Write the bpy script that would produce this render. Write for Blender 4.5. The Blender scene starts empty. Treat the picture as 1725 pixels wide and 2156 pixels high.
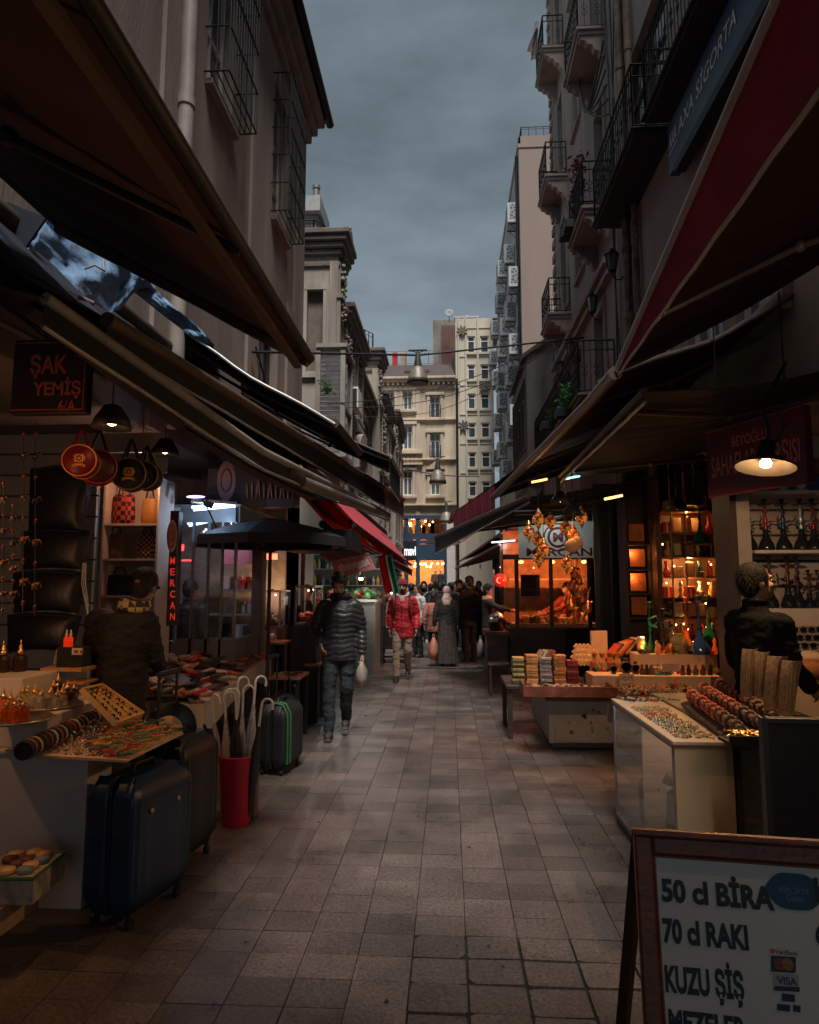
import bpy,math,random
from mathutils import Vector,Matrix,noise
V=Vector
R=math.radians
rnd=random.Random(7)
sc=bpy.context.scene
COL=sc.collection
PITCH,YAW,FL=R(6.277),R(3.373),1400.0
CAM=V((0,0,1.65))
cd=bpy.data.cameras.new('camera')
cd.sensor_fit='HORIZONTAL';cd.sensor_width=36.0;cd.lens=36.0*FL/1725.0
cd.clip_start=0.05;cd.clip_end=500
cam=bpy.data.objects.new('camera',cd);COL.objects.link(cam)
cam.location=CAM
cam.rotation_euler=(math.pi/2+PITCH,0,YAW)
sc.camera=cam
_F=V((-math.sin(YAW)*math.cos(PITCH),math.cos(YAW)*math.cos(PITCH),math.sin(PITCH)))
_Rt=V((math.cos(YAW),math.sin(YAW),0));_U=_Rt.cross(_F)
def ray(x,y):return _F*FL+_Rt*(x-862.5)-_U*(y-1078.0)
def PX(x,y,X):
 d=ray(x,y);return CAM+d*(X/d.x)
def PY(x,y,Y):
 d=ray(x,y);return CAM+d*(Y/d.y)
def PZ(x,y,Z):
 d=ray(x,y);return CAM+d*((Z-1.65)/d.z)
SUN_EL,SUN_AZ=65.0,167.0
w=bpy.data.worlds.new('World');sc.world=w;w.use_nodes=True
nt=w.node_tree;nt.nodes.clear()
def N(t,**k):
 n=nt.nodes.new(t)
 for a,b in k.items():setattr(n,a,b)
 return n
wo=N('ShaderNodeOutputWorld');bg=N('ShaderNodeBackground');bg.inputs['Strength'].default_value=0.168
sky=N('ShaderNodeTexSky');sky.sky_type='NISHITA';sky.sun_disc=False
sky.sun_elevation=R(SUN_EL);sky.sun_rotation=R(SUN_AZ);sky.dust_density=4.0;sky.air_density=1.4
hs=N('ShaderNodeHueSaturation');hs.inputs['Saturation'].default_value=0.42;hs.inputs['Value'].default_value=0.32
nt.links.new(sky.outputs[0],hs.inputs['Color'])
tc=N('ShaderNodeTexCoord');mp=N('ShaderNodeMapping');mp.inputs['Scale'].default_value=(1.0,1.0,2.6)
nz=N('ShaderNodeTexNoise');nz.inputs['Scale'].default_value=2.3;nz.inputs['Detail'].default_value=7;nz.inputs['Roughness'].default_value=.55
nt.links.new(tc.outputs['Generated'],mp.inputs[0]);nt.links.new(mp.outputs[0],nz.inputs['Vector'])
cr=N('ShaderNodeValToRGB')
cr.color_ramp.elements[0].position=.35;cr.color_ramp.elements[0].color=(0.55,0.77,0.92,1)
cr.color_ramp.elements[1].position=.66;cr.color_ramp.elements[1].color=(1.5,1.9,2.2,1)
nt.links.new(nz.outputs[0],cr.inputs[0])
mx=N('ShaderNodeMix',data_type='RGBA');mx.inputs[0].default_value=.86
nt.links.new(hs.outputs[0],mx.inputs[6]);nt.links.new(cr.outputs[0],mx.inputs[7])
sp=N('ShaderNodeSeparateXYZ');nt.links.new(tc.outputs['Generated'],sp.inputs[0])
el=N('ShaderNodeMapRange');el.inputs[1].default_value=.05;el.inputs[2].default_value=.75;el.inputs[3].default_value=1.55;el.inputs[4].default_value=.72
nt.links.new(sp.outputs[2],el.inputs[0])
vm_=N('ShaderNodeVectorMath',operation='SCALE');nt.links.new(mx.outputs[2],vm_.inputs[0]);nt.links.new(el.outputs[0],vm_.inputs['Scale'])
nt.links.new(vm_.outputs[0],bg.inputs[0]);nt.links.new(bg.outputs[0],wo.inputs[0])
ld=bpy.data.lights.new('sun','SUN');ld.energy=5.0;ld.angle=R(20);ld.color=(1,.95,.90)
so=bpy.data.objects.new('sun',ld);COL.objects.link(so)
so.rotation_euler=(R(90-SUN_EL),0,R(180-SUN_AZ));so.location=(0,-20,40)
sc.view_settings.view_transform='Standard';sc.view_settings.look='None'
sc.view_settings.exposure=0.0;sc.view_settings.gamma=1.0
sc.cycles.use_denoising=True
sc.cycles.max_bounces=6;sc.cycles.transparent_max_bounces=16;sc.cycles.transmission_bounces=6
sc.cycles.sample_clamp_indirect=4.0
def mat(name,col,rough=.7,metal=0.,var=.18,scale=6.,bump=0.,bscale=None,emit=0.,ecol=None,trans=0.,transl=0.,spec=.5,stain=0.,scol=None,sheen=0.,coat=0.,streak=False,bdist=.01):
 m=bpy.data.materials.new(name);m.use_nodes=True
 t=m.node_tree;b=t.nodes['Principled BSDF']
 def L(a,c):t.links.new(a,c)
 c4=(*col,1)
 b.inputs['Base Color'].default_value=c4
 b.inputs['Roughness'].default_value=rough;b.inputs['Metallic'].default_value=metal
 b.inputs['Specular IOR Level'].default_value=spec
 if trans:b.inputs['Transmission Weight'].default_value=trans
 if sheen:b.inputs['Sheen Weight'].default_value=sheen
 if coat:b.inputs['Coat Weight'].default_value=coat
 if emit:
  b.inputs['Emission Color'].default_value=(*(ecol or col),1);b.inputs['Emission Strength'].default_value=emit
 if var or bump or stain:
  g=t.nodes.new('ShaderNodeTexCoord');mpn=t.nodes.new('ShaderNodeMapping')
  L(g.outputs['Object'],mpn.inputs[0])
  if streak:mpn.inputs['Scale'].default_value=(1,1,.18)
 if var:
  n=t.nodes.new('ShaderNodeTexNoise');n.inputs['Scale'].default_value=scale;n.inputs['Detail'].default_value=6;n.inputs['Roughness'].default_value=.62
  L(mpn.outputs[0],n.inputs['Vector'])
  r=t.nodes.new('ShaderNodeValToRGB')
  r.color_ramp.elements[0].position=.3;r.color_ramp.elements[1].position=.7
  r.color_ramp.elements[0].color=(*[max(0,c*(1-var)) for c in col],1);r.color_ramp.elements[1].color=(*[min(1,c*(1+var)) for c in col],1)
  L(n.outputs[0],r.inputs[0]);out=r.outputs[0]
  if stain:
   n2=t.nodes.new('ShaderNodeTexNoise');n2.inputs['Scale'].default_value=scale*.33;n2.inputs['Detail'].default_value=9;n2.inputs['Roughness'].default_value=.7
   L(mpn.outputs[0],n2.inputs['Vector'])
   r2=t.nodes.new('ShaderNodeValToRGB');r2.color_ramp.elements[0].position=.46;r2.color_ramp.elements[1].position=.66
   r2.color_ramp.elements[0].color=(0,0,0,1);r2.color_ramp.elements[1].color=(stain,stain,stain,1)
   L(n2.outputs[0],r2.inputs[0])
   x=t.nodes.new('ShaderNodeMix');x.data_type='RGBA'
   L(r2.outputs[0],x.inputs[0]);L(out,x.inputs[6]);x.inputs[7].default_value=(*(scol or[c*.35 for c in col]),1);out=x.outputs[2]
  L(out,b.inputs['Base Color'])
  rr=t.nodes.new('ShaderNodeMapRange');rr.inputs[3].default_value=max(0,rough-.1);rr.inputs[4].default_value=min(1,rough+.12)
  L(n.outputs[0],rr.inputs[0]);L(rr.outputs[0],b.inputs['Roughness'])
 if bump:
  nb=t.nodes.new('ShaderNodeTexNoise');nb.inputs['Scale'].default_value=bscale or scale*5;nb.inputs['Detail'].default_value=5
  L(mpn.outputs[0],nb.inputs['Vector'])
  bp=t.nodes.new('ShaderNodeBump');bp.inputs['Strength'].default_value=bump;bp.inputs['Distance'].default_value=bdist
  L(nb.outputs[0],bp.inputs['Height']);L(bp.outputs[0],b.inputs['Normal'])
 if transl:
  tl=t.nodes.new('ShaderNodeBsdfTranslucent');tl.inputs[0].default_value=c4
  mxs=t.nodes.new('ShaderNodeMixShader');mxs.inputs[0].default_value=transl
  o=t.nodes['Material Output']
  L(b.outputs[0],mxs.inputs[1]);L(tl.outputs[0],mxs.inputs[2]);L(mxs.outputs[0],o.inputs[0])
 return m
_mc={}
def C(r,g,b,rough=.6,**k):
 key=(round(r,3),round(g,3),round(b,3),rough,tuple(sorted(k.items())))
 if key not in _mc:_mc[key]=mat('surface',(r,g,b),rough,**k)
 return _mc[key]
STUCCO=mat('stucco',(.33,.265,.23),.9,var=.28,scale=1.4,bump=.7,bscale=40,stain=.75,scol=(.17,.14,.125),streak=True)
STUCCO2=mat('stucco_rose',(.34,.27,.235),.9,var=.2,scale=1.0,bump=.5,bscale=35,stain=.65,scol=(.15,.125,.11),streak=True)
STONE=mat('stone',(.36,.31,.26),.9,var=.3,scale=1.6,bump=.7,bscale=25,stain=.7,scol=(.12,.10,.085),streak=True)
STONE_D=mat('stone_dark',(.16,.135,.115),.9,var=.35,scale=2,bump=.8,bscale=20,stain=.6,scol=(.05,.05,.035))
CREAM=mat('cream_stone',(.54,.44,.33),.9,var=.2,scale=.9,bump=.4,bscale=20,stain=.9,scol=(.24,.17,.115),streak=True)
CREAM2=mat('cream_render',(.56,.50,.405),.85,var=.12,scale=.8,bump=.3,bscale=20,stain=.45,scol=(.42,.35,.27),streak=True)
PINK=mat('pink_render',(.27,.205,.175),.9,var=.14,scale=.4,bump=.3,bscale=10,stain=.35,scol=(.30,.2,.16),streak=True)
IRON=mat('iron',(.018,.02,.022),.55,.6,var=.3,scale=20)
PIPE=mat('pipe',(.36,.31,.28),.6,var=.25,scale=3,stain=.4,scol=(.14,.09,.06))
RUSTPIPE=mat('rusty_pipe',(.2,.13,.09),.8,var=.5,scale=6,stain=.8,scol=(.05,.035,.03))
GLASS=mat('window_glass',(.035,.045,.055),.07,var=0,spec=.9)
GLASS_B=mat('window_glass_pale',(.09,.115,.13),.12,var=.3,scale=2,spec=.8)
WHITEP=mat('white_paint',(.72,.69,.64),.5,var=.06,scale=4)
DARKW=mat('dark_wood',(.05,.03,.022),.5,var=.35,scale=9,bump=.2)
REDW=mat('red_wood',(.19,.055,.03),.38,var=.4,scale=12,bump=.25,bscale=60,streak=False)
BLACK=mat('black',(.012,.013,.015),.55,var=.2)
BLACKF=mat('black_fabric',(.014,.015,.018),.85,var=.3,scale=20,bump=.3,bscale=160)
WHITEB=mat('white_board',(.70,.67,.62),.45,var=.05,scale=3,bump=.05)
CABW=mat('white_cabinet',(.58,.50,.45),.5,var=.08,scale=2.5,stain=.15,scol=(.38,.31,.27))
STEEL=mat('steel',(.5,.49,.48),.3,1.,var=.15,scale=8)
ALU=mat('aluminium_rail',(.32,.30,.29),.38,.35,var=.2,scale=5,stain=.3,scol=(.25,.2,.18))
BROWNR=mat('brown_rail',(.07,.042,.03),.6,.0,var=.3,scale=6)
GOLD=mat('brass',(.78,.48,.17),.28,1.,var=.2,scale=20)
class MB:
 def __init__(s):s.v=[];s.f=[];s.m=[];s.s=[]
 def add(s,vs,fs,m=0,smooth=False):
  o=len(s.v);s.v+=[V(p) for p in vs]
  for f in fs:s.f.append([i+o for i in f]);s.m.append(m);s.s.append(smooth)
  return s
 def box(s,c,d,rot=None,m=0,b=0.):
  hx,hy,hz=d[0]/2,d[1]/2,d[2]/2
  b=min(b,hx*.9,hy*.9,hz*.9)
  if b<=0:
   vs=[V((x*hx,y*hy,z*hz)) for x in(-1,1) for y in(-1,1) for z in(-1,1)]
   fs=[(0,1,3,2),(4,6,7,5),(0,4,5,1),(2,3,7,6),(0,2,6,4),(1,5,7,3)]
  else:
   vs=[];ix={}
   for x in(-1,1):
    for y in(-1,1):
     for z in(-1,1):
      for a in range(3):
       p=[x*(hx-b),y*(hy-b),z*(hz-b)];p[a]=(x,y,z)[a]*(hx,hy,hz)[a]
       ix[(x,y,z,a)]=len(vs);vs.append(V(p))
   fs=[]
   for a in range(3):
    o=[i for i in range(3) if i!=a]
    for sg in(-1,1):
     q=[]
     for p,r in((-1,-1),(1,-1),(1,1),(-1,1)):
      t=[0,0,0];t[a]=sg;t[o[0]]=p;t[o[1]]=r;q.append(ix[(*t,a)])
     fs.append(q)
    for p in(-1,1):
     for r in(-1,1):
      t0=[0,0,0];t1=[0,0,0]
      t0[a]=-1;t1[a]=1;t0[o[0]]=t1[o[0]]=p;t0[o[1]]=t1[o[1]]=r
      fs.append([ix[(*t0,o[0])],ix[(*t1,o[0])],ix[(*t1,o[1])],ix[(*t0,o[1])]])
   for x in(-1,1):
    for y in(-1,1):
     for z in(-1,1):fs.append([ix[(x,y,z,a)] for a in range(3)])
  c=V(c)
  if rot is not None:vs=[rot@p for p in vs]
  return s.add([p+c for p in vs],fs,m)
 def bb(s,x0,y0,z0,x1,y1,z1,m=0,b=0.):
  return s.box(((x0+x1)/2,(y0+y1)/2,(z0+z1)/2),(abs(x1-x0),abs(y1-y0),abs(z1-z0)),None,m,b)
 def tube(s,pts,r,n=8,m=0,caps=True,smooth=True):
  pts=[V(p) for p in pts];k=len(pts)
  rs=r if isinstance(r,(list,tuple)) else[r]*k
  vs=[];up=None
  for i,p in enumerate(pts):
   d=(pts[min(i+1,k-1)]-pts[max(i-1,0)])
   if d.length<1e-9:d=V((0,0,1))
   d.normalize()
   if up is None:up=V((0,0,1)) if abs(d.z)<.9 else V((1,0,0))
   a=d.cross(up)
   if a.length<1e-6:a=d.cross(V((0,1,0)))
   a.normalize();b=a.cross(d).normalized();up=b
   for j in range(n):
    t=2*math.pi*j/n
    vs.append(p+(a*math.cos(t)+b*math.sin(t))*rs[i])
  fs=[(i*n+j,i*n+(j+1)%n,(i+1)*n+(j+1)%n,(i+1)*n+j) for i in range(k-1) for j in range(n)]
  s.add(vs,fs,m,smooth)
  if caps:s.add(vs[:n],[list(range(n))],m);s.add(vs[-n:],[list(range(n))],m)
  return s
 def lathe(s,prof,c=(0,0,0),n=14,m=0,smooth=True,rot=None,sx=1.,sy=1.):
  c=V(c);vs=[];k=len(prof)
  for r,z in prof:
   for j in range(n):
    t=2*math.pi*j/n;p=V((r*math.cos(t)*sx,r*math.sin(t)*sy,z))
    vs.append(c+(rot@p if rot is not None else p))
  fs=[(i*n+j,i*n+(j+1)%n,(i+1)*n+(j+1)%n,(i+1)*n+j) for i in range(k-1) for j in range(n)]
  s.add(vs,fs,m,smooth)
  if prof[0][0]>1e-4:s.add(vs[:n],[list(range(n))],m)
  if prof[-1][0]>1e-4:s.add(vs[-n:],[list(range(n))],m)
  return s
 def ell(s,c,r,rot=None,n=10,k=7,m=0):
  prof=[(max(1e-5,math.sin(math.pi*i/k)),-math.cos(math.pi*i/k)) for i in range(k+1)]
  c=V(c);vs=[]
  for q,z in prof:
   for j in range(n):
    t=2*math.pi*j/n;p=V((q*math.cos(t)*r[0],q*math.sin(t)*r[1],z*r[2]))
    vs.append(c+(rot@p if rot is not None else p))
  fs=[(i*n+j,i*n+(j+1)%n,(i+1)*n+(j+1)%n,(i+1)*n+j) for i in range(k) for j in range(n)]
  return s.add(vs,fs,m,True)
 def prism(s,poly,O,A,B,d,m=0):
  O=V(O);A=V(A);B=V(B);d=V(d);n=len(poly)
  vs=[O+A*p[0]+B*p[1] for p in poly];vs+=[p+d for p in vs]
  fs=[list(range(n)),list(range(2*n-1,n-1,-1))]+[(i,(i+1)%n,n+(i+1)%n,n+i) for i in range(n)]
  return s.add(vs,fs,m)
 def grid(s,fn,nu,nv,m=0,smooth=True,thick=0.):
  vs=[V(fn(i/nu,j/nv)) for j in range(nv+1) for i in range(nu+1)]
  W=nu+1
  fs=[(j*W+i,j*W+i+1,(j+1)*W+i+1,(j+1)*W+i) for j in range(nv) for i in range(nu)]
  s.add(vs,fs,m,smooth)
  if thick:
   nn=(vs[1]-vs[0]).cross(vs[W]-vs[0]).normalized()*thick
   s.add([p+nn for p in vs],[tuple(reversed(f)) for f in fs],m,smooth)
   ed=list(range(W))+[j*W+nu for j in range(1,nv+1)]+[nv*W+i for i in range(nu-1,-1,-1)]+[j*W for j in range(nv-1,0,-1)]
   e=[vs[i] for i in ed];k=len(e)
   s.add(e+[p+nn for p in e],[(i,(i+1)%k,k+(i+1)%k,k+i) for i in range(k)],m)
  return s
 def text(s,body,O,A,B,w=None,h=None,m=0,bold=0.,shear=0.,ext=.002,align='L'):
  vs,fs=text_geo(body,bold,shear)
  x0=min(p[0] for p in vs);x1=max(p[0] for p in vs);y0=min(p[1] for p in vs);y1=max(p[1] for p in vs)
  kx=w/(x1-x0) if w else None;ky=h/(y1-y0) if h else None
  kx=kx or ky;ky=ky or kx
  O=V(O);A=V(A).normalized();B=V(B).normalized();n=A.cross(B).normalized()
  offx={'L':0,'C':-(x1-x0)*kx/2,'R':-(x1-x0)*kx}[align]
  return s.add([O+A*((p[0]-x0)*kx+offx)+B*((p[1]-y0)*ky)+n*ext for p in vs],fs,m)
 def build(s,name,material=None,parent=None,world=False,loc=None,shade=None):
  me=bpy.data.meshes.new(name)
  off=V((0,0,0))
  if world and parent is not None:
   p=parent
   while p is not None:off+=p.location;p=p.parent
  if loc is not None:off+=V(loc)
  me.from_pydata([tuple(p-off) for p in s.v],[],s.f)
  mats=material if isinstance(material,(list,tuple)) else[material]
  for q in mats:me.materials.append(q)
  me.polygons.foreach_set('material_index',s.m)
  me.polygons.foreach_set('use_smooth',[bool(x) for x in s.s] if shade is None else[shade]*len(s.f))
  me.update()
  o=bpy.data.objects.new(name,me);COL.objects.link(o)
  if parent is not None:o.parent=parent
  if loc is not None:o.location=loc
  return o
_tg={}
def text_geo(body,bold=0.,shear=0.):
 k=(body,bold,shear)
 if k in _tg:return _tg[k]
 cu=bpy.data.curves.new('lettering','FONT');cu.body=body;cu.size=1;cu.shear=shear;cu.offset=bold;cu.resolution_u=3
 o=bpy.data.objects.new('lettering',cu)
 me=o.to_mesh();r=([tuple(v.co) for v in me.vertices],[list(p.vertices) for p in me.polygons])
 o.to_mesh_clear();bpy.data.objects.remove(o);bpy.data.curves.remove(cu)
 _tg[k]=r;return r
def props(o,label,cat,group=None):
 o['label']=label;o['category']=cat
 if group:o['group']=group
 return o
def thing(name,label,cat,loc=(0,0,0),rotz=0.,group=None,rot=None):
 o=bpy.data.objects.new(name,None);COL.objects.link(o);o.empty_display_size=.1
 o.location=loc;o.rotation_euler=rot or(0,0,rotz)
 return props(o,label,cat,group)
def solo(mb,name,label,cat,material,loc=(0,0,0),group=None,local=False,rot=None):
 o=mb.build(name,material,None,loc=None if local else loc)
 if local:o.location=loc
 if rot:o.rotation_euler=rot
 return props(o,label,cat,group)
def struct(mb,name,material,loc=(0,0,0)):
 o=mb.build(name,material,None,loc=loc);o['kind']='structure';return o
def dup(src,label=None,loc=None,rot=None,group=None,scale=None,mats=None):
 c=src.copy();COL.objects.link(c)
 if label:c['label']=label
 if group:c['group']=group
 if loc is not None:c.location=loc
 if rot is not None:c.rotation_euler=rot
 if scale is not None:c.scale=scale
 def rec(a,b):
  for ch in list(a.children):
   d=ch.copy();COL.objects.link(d);d.parent=b
   if mats and ch.name.split('.')[0] in mats:remat(d,mats[ch.name.split('.')[0]])
   rec(ch,d)
 rec(src,c)
 if mats and 'self' in mats:remat(c,mats['self'])
 return c
def remat(o,m):
 for sl in o.material_slots:
  sl.link='OBJECT';sl.material=m
ORD=['first','second','third','fourth','fifth','sixth','seventh','eighth','ninth','tenth','eleventh','twelfth','thirteenth','fourteenth','fifteenth','sixteenth','seventeenth','eighteenth','nineteenth','twentieth']
def lamp(parent,loc,power,col=(1,.55,.22),size=.04,spot=None,name='bulb_light',rot=None,world=True):
 d=bpy.data.lights.new(name,'SPOT' if spot else 'POINT');d.energy=power;d.color=col;d.shadow_soft_size=min(size,.012)
 if spot:d.spot_size=R(spot);d.spot_blend=.6
 o=bpy.data.objects.new(name,d);COL.objects.link(o);o.parent=parent
 off=V((0,0,0));p=parent
 while world and p is not None:off+=p.location;p=p.parent
 o.location=V(loc)-off
 if rot:o.rotation_euler=rot
 return o
class FC:
 def __init__(s,O,U,Nn):s.O=V(O);s.U=V(U);s.N=V(Nn)
 def p(s,u,v,d=0.):return s.O+s.U*u+V((0,0,v))+s.N*d
 def box(s,mb,u0,u1,v0,v1,d0,d1,m=0,b=0.):
  a=s.p(u0,v0,d0);c=s.p(u1,v1,d1)
  return mb.bb(min(a.x,c.x),min(a.y,c.y),min(a.z,c.z),max(a.x,c.x),max(a.y,c.y),max(a.z,c.z),m,b)
 def wall(s,mb,u0,u1,v0,v1,holes,depth=.25,m=0):
  us=sorted({u0,u1,*[h[0] for h in holes],*[h[1] for h in holes]});vs=sorted({v0,v1,*[h[2] for h in holes],*[h[3] for h in holes]})
  us=[u for u in us if u0<=u<=u1];vs=[q for q in vs if v0<=q<=v1]
  for a,b in zip(us,us[1:]):
   for c,d in zip(vs,vs[1:]):
    mu,mv=(a+b)/2,(c+d)/2
    if any(h[0]<mu<h[1] and h[2]<mv<h[3] for h in holes):continue
    mb.add([s.p(a,c),s.p(b,c),s.p(b,d),s.p(a,d)],[(0,1,2,3)],m)
  for a,b,c,d in holes:
   for q in(((a,c),(b,c)),((b,c),(b,d)),((b,d),(a,d)),((a,d),(a,c))):
    (x,y),(z,t)=q
    mb.add([s.p(x,y),s.p(z,t),s.p(z,t,-depth),s.p(x,y,-depth)],[(0,1,2,3)],m)
 def window(s,parent,u0,u1,v0,v1,d=-.16,fm=None,gm=None,nx=2,ny=2,bar=.05,sill=True,sm=None,glow=None):
  f=MB();t=.06
  s.box(f,u0,u0+bar,v0,v1,d,d+t);s.box(f,u1-bar,u1,v0,v1,d,d+t)
  s.box(f,u0+bar,u1-bar,v0,v0+bar,d,d+t);s.box(f,u0+bar,u1-bar,v1-bar,v1,d,d+t)
  for i in range(1,nx):
   u=u0+(u1-u0)*i/nx;s.box(f,u-bar*.4,u+bar*.4,v0+bar,v1-bar,d+.004,d+t-.006)
  for i in range(1,ny):
   q=v0+(v1-v0)*i/ny if ny>2 else v0+(v1-v0)*.7
   s.box(f,u0+bar,u1-bar,q-bar*.4,q+bar*.4,d+.008,d+t-.01)
  w_=f.build('window',fm or WHITEP,parent,world=True)
  g=MB();s.box(g,u0+.01,u1-.01,v0+.01,v1-.01,d-.02,d+.012)
  g.build('pane',gm or GLASS,w_,world=True)
  if sill:
   q=MB();s.box(q,u0-.08,u1+.08,v0-.09,v0-.003,-.1,.1,b=.012);q.build('sill',sm or fm or WHITEP,w_,world=True)
  return w_
# ground
TW,TD=0.243,0.191
TX0,TY0=PZ(854,2155,0).x,PZ(854,2130,0).y
def ground_mat(tiles):
 m=bpy.data.materials.new('paving');m.use_nodes=True;t=m.node_tree;b=t.nodes['Principled BSDF']
 L=t.links.new
 g=t.nodes.new('ShaderNodeNewGeometry');tcn=t.nodes.new('ShaderNodeTexCoord')
 n1=t.nodes.new('ShaderNodeTexNoise');n1.inputs['Scale'].default_value=55;n1.inputs['Detail'].default_value=6;n1.inputs['Roughness'].default_value=.75
 L(tcn.outputs['Object'],n1.inputs['Vector'])
 r1=t.nodes.new('ShaderNodeValToRGB');r1.color_ramp.elements[0].position=.33;r1.color_ramp.elements[1].position=.68
 r1.color_ramp.elements[0].color=(.05,.041,.037,1);r1.color_ramp.elements[1].color=(.235,.186,.166,1)
 L(n1.outputs[0],r1.inputs[0])
 n2=t.nodes.new('ShaderNodeTexNoise');n2.inputs['Scale'].default_value=1.7;n2.inputs['Detail'].default_value=8;n2.inputs['Roughness'].default_value=.65
 L(tcn.outputs['Object'],n2.inputs['Vector'])
 r2=t.nodes.new('ShaderNodeMapRange');r2.inputs[1].default_value=.3;r2.inputs[2].default_value=.7;r2.inputs[3].default_value=.45;r2.inputs[4].default_value=1.2
 L(n2.outputs[0],r2.inputs[0])
 isl=t.nodes.new('ShaderNodeMapRange');isl.inputs[3].default_value=.68;isl.inputs[4].default_value=1.1
 L(g.outputs['Random Per Island'],isl.inputs[0])
 mul=t.nodes.new('ShaderNodeMath');mul.operation='MULTIPLY';L(r2.outputs[0],mul.inputs[0])
 L(isl.outputs[0],mul.inputs[1])
 mxn=t.nodes.new('ShaderNodeVectorMath');mxn.operation='SCALE'
 L(r1.outputs[0],mxn.inputs[0]);L(mul.outputs[0],mxn.inputs['Scale'])
 L(mxn.outputs[0],b.inputs['Base Color'])
 rr=t.nodes.new('ShaderNodeMapRange');rr.inputs[1].default_value=.3;rr.inputs[2].default_value=.7;rr.inputs[3].default_value=.22;rr.inputs[4].default_value=.55
 L(n2.outputs[0],rr.inputs[0]);L(rr.outputs[0],b.inputs['Roughness'])
 bp=t.nodes.new('ShaderNodeBump');bp.inputs['Strength'].default_value=.5;bp.inputs['Distance'].default_value=.004
 L(n1.outputs[0],bp.inputs['Height']);L(bp.outputs[0],b.inputs['Normal'])
 return m
PAVE=ground_mat(True)
g=MB();g.add([(-60,-30,-.014),(60,-30,-.014),(60,120,-.014),(-60,120,-.014)],[(0,1,2,3)])
struct(g,'ground',mat('mortar',(.022,.02,.018),.8,var=.3,scale=9))
g=MB()
for i in range(-13,14):
 off=rnd.uniform(-.006,.006)
 for j in range(-9,215):
  cx=TX0+(i+.5)*TW;cy=TY0+off+(j+.5)*TD
  worn=-.25<cx<.95 and 2.5<cy<3.3
  if cy>22 and(i<-12):continue
  gp=rnd.uniform(.0015,.003) if not worn else rnd.uniform(.004,.008)
  if cx>.9 or cx<-.9:gp*=.8
  hx,hy=TW/2-gp,TD/2-gp*.8
  z0=rnd.uniform(-.0015,.0015)*(2.5 if worn else 1);tx,ty=rnd.uniform(-.004,.004)*(3 if worn else 1),rnd.uniform(-.004,.004)*(3 if worn else 1)
  top=[];n_c=12 if worn else 4
  if worn:
   for a,b_ in((-1,-1),(1,-1),(1,1),(-1,1)):
    ch=rnd.choice([.004,.006,.012,.035]);ch2=rnd.choice([.004,.006,.01,.03])
    p1=(a*hx,b_*(hy-ch));p2=(a*(hx-ch2),b_*hy);pm=(a*(hx-ch2*.4),b_*(hy-ch*.45))
    top+=[p1,pm,p2] if a*b_>0 else[p2,pm,p1]
  else:
   top=[(-hx,-hy),(hx,-hy),(hx,hy),(-hx,hy)]
  vs=[(cx+x,cy+y,z0+x*tx+y*ty) for x,y in top];k=len(vs)
  vs+=[(cx+x*1.012,cy+y*1.012,-.013) for x,y in top]
  g.add(vs,[list(range(k))]+[(q,(q+1)%k,k+(q+1)%k,k+q) for q in range(k)])
struct(g,'street_paving',PAVE)
g=MB()
pc=PZ(872,2077,0)
g.add([(pc.x+.035*math.cos(a)*rnd.uniform(.5,1),pc.y+.02*math.sin(a)*rnd.uniform(.5,1),.0015) for a in[k*.5236 for k in range(12)]],[list(range(12))])
struct(g,'puddle',mat('water',(.02,.025,.03),.02,var=0,spec=1.))
g=MB();yd=PZ(1000,1409,0).y
for k in range(9):g.bb(-1.05+k*.245,yd,.001,-.82+k*.245,yd+.12,.004)
struct(g,'drain_channel',IRON)
g=MB();r9=random.Random(5)
for k in range(70):
 x,y=r9.uniform(-1.3,1.3),2.3+12*r9.random()**1.6;s_=r9.uniform(.006,.016)
 g.add([(x+s_*math.cos(t)*r9.uniform(.6,1),y+s_*math.sin(t)*r9.uniform(.6,1),.0035) for t in[i*.785 for i in range(8)]],[list(range(8))])
struct(g,'gum_spots',C(.03,.027,.025,.7))
# left building (rendered, barred windows)
LX,RX=-3.0,3.2
LB=thing('rendered_building','brown rendered building with barred windows and gutter, nearest on the left','building',(LX-2,3,0))
F=FC((LX,-8,0),(0,1,0),(1,0,0))
def Yx(px,X=LX,py=400):return PX(px,py,X).y
w1a,w1b=Yx(436,LX,150)+8,Yx(492,LX,150)+8
w2a,w2b=Yx(575,LX,350)+8,Yx(604,LX,350)+8
w3a,w3b=Yx(545,LX,760)+8,Yx(585,LX,760)+8
holesL=[(w1a,w1b,7.95,11.0),(w2a,w2b,7.95,10.5),(w3a,w3b,4.6,6.5),(4,5.6,7.95,11)]
m=MB();TOPL=11.75
F.wall(m,0,21.2,3.2,TOPL,holesL,.28)
m.add([F.p(21.2,0),F.p(21.2,0,-7),F.p(21.2,TOPL,-7),F.p(21.2,TOPL)],[(0,1,2,3)])
m.add([F.p(0,TOPL),F.p(21.2,TOPL),F.p(21.2,TOPL,-7),F.p(0,TOPL,-7)],[(0,1,2,3)])
m.add([F.p(0,3.2),F.p(21.2,3.2),F.p(21.2,3.2,-7),F.p(0,3.2,-7)],[(0,1,2,3)])
m.build('wall',STUCCO,LB,world=True)
m=MB()
for px,wd in((350,.42),(532,.2),(626,.25)):
 y=Yx(px,LX,300)+8-wd/2;F.box(m,y,min(y+wd,21.21),3.21,TOPL-.6,-.05,.045,b=.01)
F.box(m,Yx(600,LX,760)+8,Yx(618,LX,760)+8,3.25,6.9,-.05,.05)
m.build('pilaster',STUCCO,LB,world=True)
m=MB()
for v0,v1,d in((TOPL-.62,TOPL-.42,.1),(TOPL-.42,TOPL-.2,.22),(TOPL-.2,TOPL,.36)):F.box(m,-.1,21.25+d*.4,v0,v1-.002,-.05,d,b=.02)
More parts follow.
